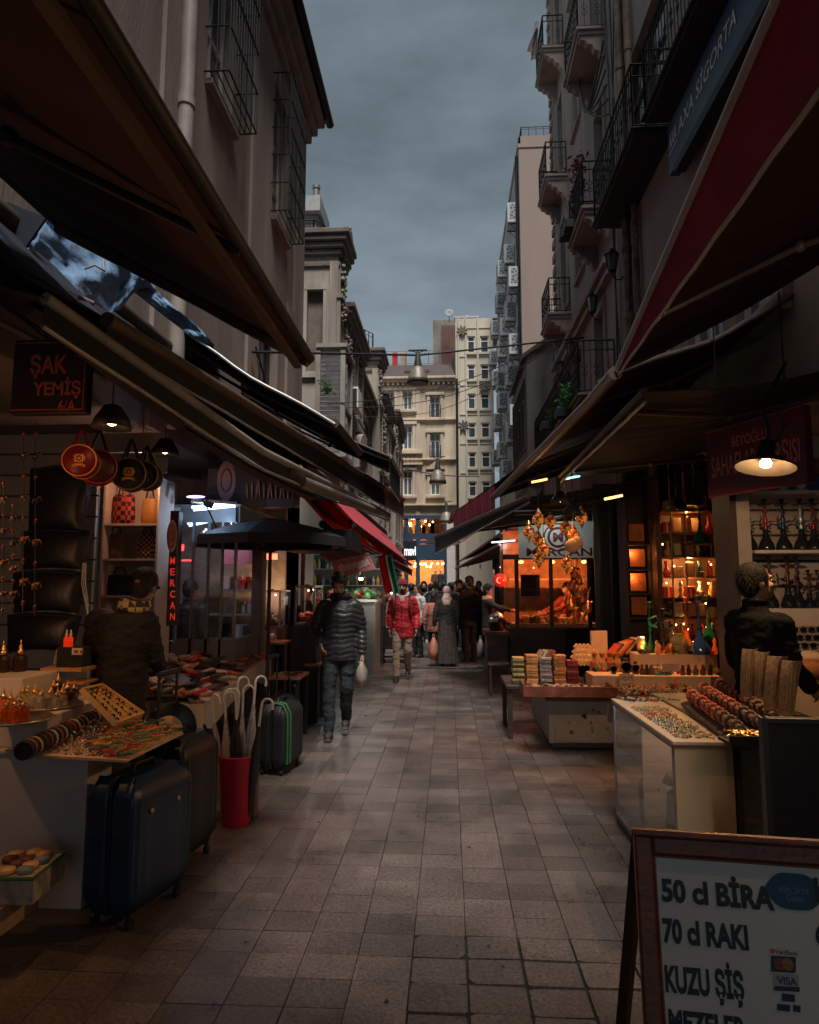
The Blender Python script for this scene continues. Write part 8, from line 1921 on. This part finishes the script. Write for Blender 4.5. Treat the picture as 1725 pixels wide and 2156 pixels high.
person('man in a bright red parka and red beanie walking towards the viewer',PZ(848,1432,0),R(-3),1.75,{**walk(-1,.8),'elL':(.25,.04,1.13),'wrL':(.25,-.07,.89),'elR':(-.24,.07,1.13),'wrR':(-.235,.03,.88)},REDJ,.74,None,wool('beige_trousers',(.28,.2,.15)),C(.015,.015,.016,.5),hairst='short',beard=True,near=True,hat=('beanie',wool('red_beanie',(.22,.02,.025),.9,.6,60)),lining=wool('fleece',(.6,.5,.45),.95,.8,90),fat=1.06)
person('person in a brown fleece collared coat seen from behind at the salad counter',PZ(795,1396,0),R(172),1.74,{'elR':(-.3,-.2,1.28),'wrR':(-.26,-.45,1.24),'elL':(.29,-.14,1.2),'wrL':(.24,-.36,1.12)},wool('brown_coat',(.12,.052,.03)),.76,None,DKT,face=False,hood=('down',wool('brown_fleece',(.16,.07,.04),.95,.9,70)),fat=1.05)
person('woman in a white turtleneck glancing left behind the red parka man',PZ(880,1384,0),R(-50),1.68,{'head':(0,-.01,1.615)},wool('white_knit',(.6,.56,.53),.9,.7,60),.84,None,DKT,hairst='long',head_rot=R(-10))
person('person in a raised dark hood with a beige shoulder bag, farther back',PZ(893,1352,0),R(2),1.75,walk(1,.7),DKJ,.82,None,wool('dark_jeans',(.018,.022,.03)),C(.3,.3,.3,.5),hood=('up',DKJ),hairst=None,beard=True)
person('woman in a pale headscarf and long dark patterned dress seen from behind',PZ(942,1402,0),R(178),1.63,{'elL':(.26,.02,1.12),'wrL':(.28,-.02,.87)},wool('dark_coat',(.022,.02,.02)),.72,None,None,face=False,hairst=None,hat=('veil',mat('headscarf',(.6,.42,.38),.7,var=.35,scale=8,bump=.4,bscale=20)),dress=mat('patterned_dress',(.05,.04,.036),.85,var=.7,scale=26),fat=1.08,grip=('L',))
person('short person in a pink and brown coat half hidden left of the headscarf woman',PZ(914,1388,0),R(165),1.5,walk(1,.5),mat('pink_brown_coat',(.38,.14,.12),.9,var=.8,scale=2.5,bump=.6,bscale=40),.7,None,DKT,face=False,hairst='long')
person('dark haired person in a black coat just ahead of the headscarf woman',PZ(928,1372,0),R(170),1.72,walk(1,.4),DKJ,.72,None,DKT,face=False)
person('bearded curly haired man in a dark coat facing the viewer right of the headscarf woman',PZ(968,1385,0),R(10),1.76,walk(1,.5),wool('navy_coat',(.016,.018,.026)),.75,None,DKT,C(.2,.12,.1,.5),hairst='full',beard=True,lining=wool('grey_scarf',(.3,.27,.25)))
person('tall man in black seen from the side beside the bearded man',PZ(990,1394,0),R(-140),1.83,{'elL':(.22,-.08,1.12),'wrL':(.2,-.26,1.0)},wool('black_coat',(.012,.013,.015)),.72,None,DKT,face=False,hairst='full',fat=1.05)
person('buyer in a dark coat and pale scarf reaching into the kiosk',PZ(1030,1408,0),R(78),1.66,{'elR':(-.2,-.26,1.27),'wrR':(-.16,-.5,1.22),'elL':(.24,.0,1.13),'wrL':(.24,-.12,.92)},wool('charcoal_coat',(.014,.015,.018)),.68,None,DKT,C(.2,.1,.07,.5),hairst='full',scarf=wool('rose_scarf',(.45,.24,.18),.9,.6,50))
person('kiosk vendor in a red plaid shirt lit orange behind the glass',V((PY(1196,1300,YK+1.15).x,YK+1.15,0)),R(-70),1.72,{'elR':(-.22,-.26,1.2),'wrR':(-.16,-.5,1.12),'elL':(.2,-.28,1.2),'wrL':(.08,-.5,1.12)},checker('red_plaid',(.4,.04,.03),(.06,.02,.02),26),.85,None,DKT,hairst='short')
SEL=V((1.98,4.45,0))
person('balding stallholder in a black coat looking right behind the bracelet racks',SEL,R(118),1.80,{'shR':(-.155,0,1.39),'shL':(.155,0,1.39),'elR':(-.2,-.04,1.12),'wrR':(-.16,-.24,.98),'elL':(.2,-.02,1.12),'wrL':(.17,-.2,.95)},mat('black_wool',(.009,.009,.011),.95,var=.25,scale=14,bump=.3,bscale=60,spec=.15),.72,None,DKT,hair=mat('grey_hair',(.012,.011,.011),.8,var=.5,scale=80,bump=.25,bscale=220,spec=.2),near=True,fat=.95,tilt=R(-8),head_rot=R(-22),hairst='thin')
SC_M=checker('plaid_scarf',(.42,.33,.2),(.04,.03,.025),24)
TM,JM=person('man in a dark quilted coat and black cap seen from behind at the left stalls',V((-2.25,4.5,0)),R(182),1.80,{'head':(-.12,-.06,1.59),'neck':(-.08,-.02,1.45),'chest':(-.03,-.01,1.26),'shL':(.16,0,1.39),'shR':(-.17,0,1.38),'elL':(.22,-.06,1.12),'wrL':(.16,-.3,1.0),'elR':(-.22,-.06,1.12),'wrR':(-.16,-.3,1.0)},mat('quilted_coat',(.009,.009,.009),.75,var=.3,scale=20,bump=.5,bscale=70),.62,None,DKT,face=False,near=True,fat=1.04,tilt=R(20),scarf=SC_M,hat=('cap',C(.012,.011,.011,.8)))
m=MB();m.ell(JM['head']+V((0,.098,.035)),(.036,.02,.024));m.build('cap_gap',C(.45,.17,.04,.5),TM)
person('person in a dark green coat standing inside the glass shop',V((PY(400,1300,7.7).x,7.7,0)),R(160),1.72,None,wool('green_coat',(.03,.04,.03)),.75,None,DKT,face=False)  # body placed indoors stands for a figure mirrored in the shop glass
person('seated looking shop worker behind the red food case',V((PY(645,1300,9.3).x,9.3,0)),R(20),1.66,{'wrL':(.18,-.3,1.0),'elL':(.24,-.08,1.12)},DKJ,.8,None,DKT)
far=[(851,1338,0,'dark haired',(.02,.02,.022)),(905,1335,5,'moustached',(.05,.04,.04)),(917,1338,170,'brown jacketed',(.1,.06,.05)),(932,1342,175,'black clad',(.012,.013,.015)),(948,1336,8,'red faced',(.04,.04,.05)),(957,1340,180,'blue jacketed',(.03,.05,.09)),(944,1330,0,'grey coated',(.12,.12,.12)),(872,1332,178,'hatless tall',(.03,.028,.026)),(923,1330,2,'pale coated',(.3,.27,.25))]
for i,(px,py,rz,nm,c) in enumerate(far):
 person('%s passer-by in the far crowd, %s from the left'%(nm,ORD[sorted(range(len(far)),key=lambda k:far[k][0]).index(i)]),PZ(px,py,0),R(rz),1.66+.02*(i%6),walk(1 if i%2 else-1,.6),wool('crowd_coat',c),.75,None,DKT,face=rz<90,beard=i%3==1,group='far crowd at the street end')
src=[o for o in bpy.data.objects if o.name.startswith('person') and o.get('group')]
more=[(858,1350,0),(866,1362,175),(898,1344,10),(908,1349,178),(921,1352,172),(936,1350,0),(943,1356,170),(952,1352,185),(961,1356,5),(975,1362,190),(983,1352,0),(1002,1372,172),(880,1340,182),(1010,1356,10)]
ccl=[('black',(.012,.012,.014)),('charcoal',(.03,.03,.033)),('navy',(.015,.02,.04)),('brown',(.06,.035,.025)),('olive',(.04,.04,.025))]
for i,(px,py,rz) in enumerate(more):
 nm,c=ccl[i%5];o=dup(src[(i*3)%len(src)],'%s coated passer-by packed in the distant crowd, %s from the left'%(nm,ORD[sorted(range(len(more)),key=lambda k:more[k][0]).index(i)]),loc=PZ(px,py,0),rot=(0,0,R(rz)),group='far crowd at the street end',mats={'jacket':C(*c,.85)})
 k_=.97+.02*(i%5);o.scale=tuple(x*k_ for x in o.scale)
def plastic_bag(label,p,s,c):
 T=thing('plastic_bag',label,'plastic bag',p)
 m=MB();m.lathe([(.001,-.3*s),(.07*s,-.29*s),(.10*s,-.2*s),(.085*s,-.1*s),(.04*s,-.03*s),(.02*s,.0)],n=12,sx=.7)
 for v in m.v:v.x+=rnd.uniform(-.008,.008);v.y+=rnd.uniform(-.008,.008)
 m.build('bag',c,T);m=MB();m.tube([(-.02*s,0,-.03*s),(-.01,0,.05*s),(.01,0,.05*s),(.02*s,0,-.03*s)],.005,5);m.build('handle',c,T);return T
plastic_bag('white plastic bag held by the padded jacket man',PY(762,1392,p1_.y-.08),0.9,mat('white_plastic',(.42,.36,.31),.4,var=.2,transl=.3,bump=.5,bscale=30))
plastic_bag('pale orange plastic bag carried by the headscarf woman',PY(913,1342,PZ(942,1402,0).y-.05),1.5,mat('orange_plastic',(.6,.25,.17),.5,var=.25,transl=.3,bump=.5,bscale=30))
plastic_bag('grey plastic bag hanging beside the buyer at the kiosk',PY(1012,1345,PZ(1030,1408,0).y),1.2,mat('grey_plastic',(.2,.16,.17),.5,var=.3,bump=.4,bscale=30))
T=thing('shoulder_bag','beige shoulder bag worn by the person in the raised dark hood','bag',PY(887,1284,PZ(893,1352,0).y-.2))
m=MB();m.box((0,0,0),(.26,.07,.22),b=.02);m.build('pouch',C(.45,.37,.26,.7),T);m=MB();m.box((0,-.038,.05),(.25,.008,.1),b=.004);m.build('flap',C(.4,.32,.22,.7),T);m=MB();m.tube([(-.12,.02,.1),(.02,-.02,.35),(.2,.12,.52)],.014,5);m.build('strap',C(.4,.33,.24,.7),T)
ph=thing('rucksack','dark rucksack whose straps cross the red parka','rucksack',PZ(848,1432,0))
m=MB()
for q_ in(-1,1):m.tube([(q_*.13,.1,1.42),(q_*.125,-.04,1.47),(q_*.13,-.155,1.36),(q_*.135,-.165,1.2),(q_*.16,-.1,1.06)],.017,6)
m.build('strap',BLACK,ph);m=MB();m.box((0,.22,1.22),(.28,.16,.42),b=.05);m.build('pack',BLACK,ph)
mn=None
for i,(px,lab) in enumerate(((917,'headless pale mannequin in a brown jacket in the lit shop window, left one'),(928,'pale mannequin in a dark jacket in the lit shop window, right one'))):
 T=thing('mannequin',lab,'mannequin',V((PY(px,1232,44.3).x,44.3,.95)))
 m=MB();m.ell((0,0,1.63),(.08,.1,.12));m.tube([(0,0,1.5),(0,0,1.3)],.05,8);rings(m,[(V((0,0,.9)),.14,.1),(V((0,0,1.25)),.18,.11),(V((0,0,1.45)),.1,.08)])
 for q_ in(-1,1):m.tube([(q_*.09,0,.95),(q_*.1,0,.5),(q_*.1,0,0)],[.08,.06,.05],8);m.tube([(q_*.17,0,1.4),(q_*.24,0,1.1),(q_*.24,-.05,.85)],[.05,.045,.03],8)
 organic(m,'figure',C(.6,.5,.4,.4),T,.02,3)
 m=MB();rings(m,[(V((0,0,.8)),.19,.14),(V((0,0,1.1)),.18,.13),(V((0,0,1.35)),.2,.13),(V((0,0,1.46)),.1,.08)])
 for q_ in(-1,1):m.tube([(q_*.17,0,1.4),(q_*.25,0,1.1),(q_*.25,-.05,.9)],[.07,.065,.05],8)
 organic(m,'jacket',C(*[(.14,.07,.04),(.03,.03,.035)][i],.8),T,.02,3)
 m=MB();m.bb(-.3,-.2,-.95,.3,.2,0);m.build('plinth',C(.3,.18,.1,.6),T)
T=thing('handcart','low dark handcart standing behind the red parka man','handcart',PZ(822,1395,0))
m=MB();m.bb(-.35,-.2,.3,.35,.5,.36,b=.01);m.bb(-.35,-.2,.36,.35,-.17,.75);m.build('bed',C(.02,.022,.025,.5),T)
for x in(-.33,.33):
 m=MB();m.bb(x-.03,-.19,0,x+.03,-.13,.299);m.build('leg',IRON,T)
m=MB();m.bb(-.3,-.18,.12,.3,-.14,.16);m.build('rail',IRON,T)
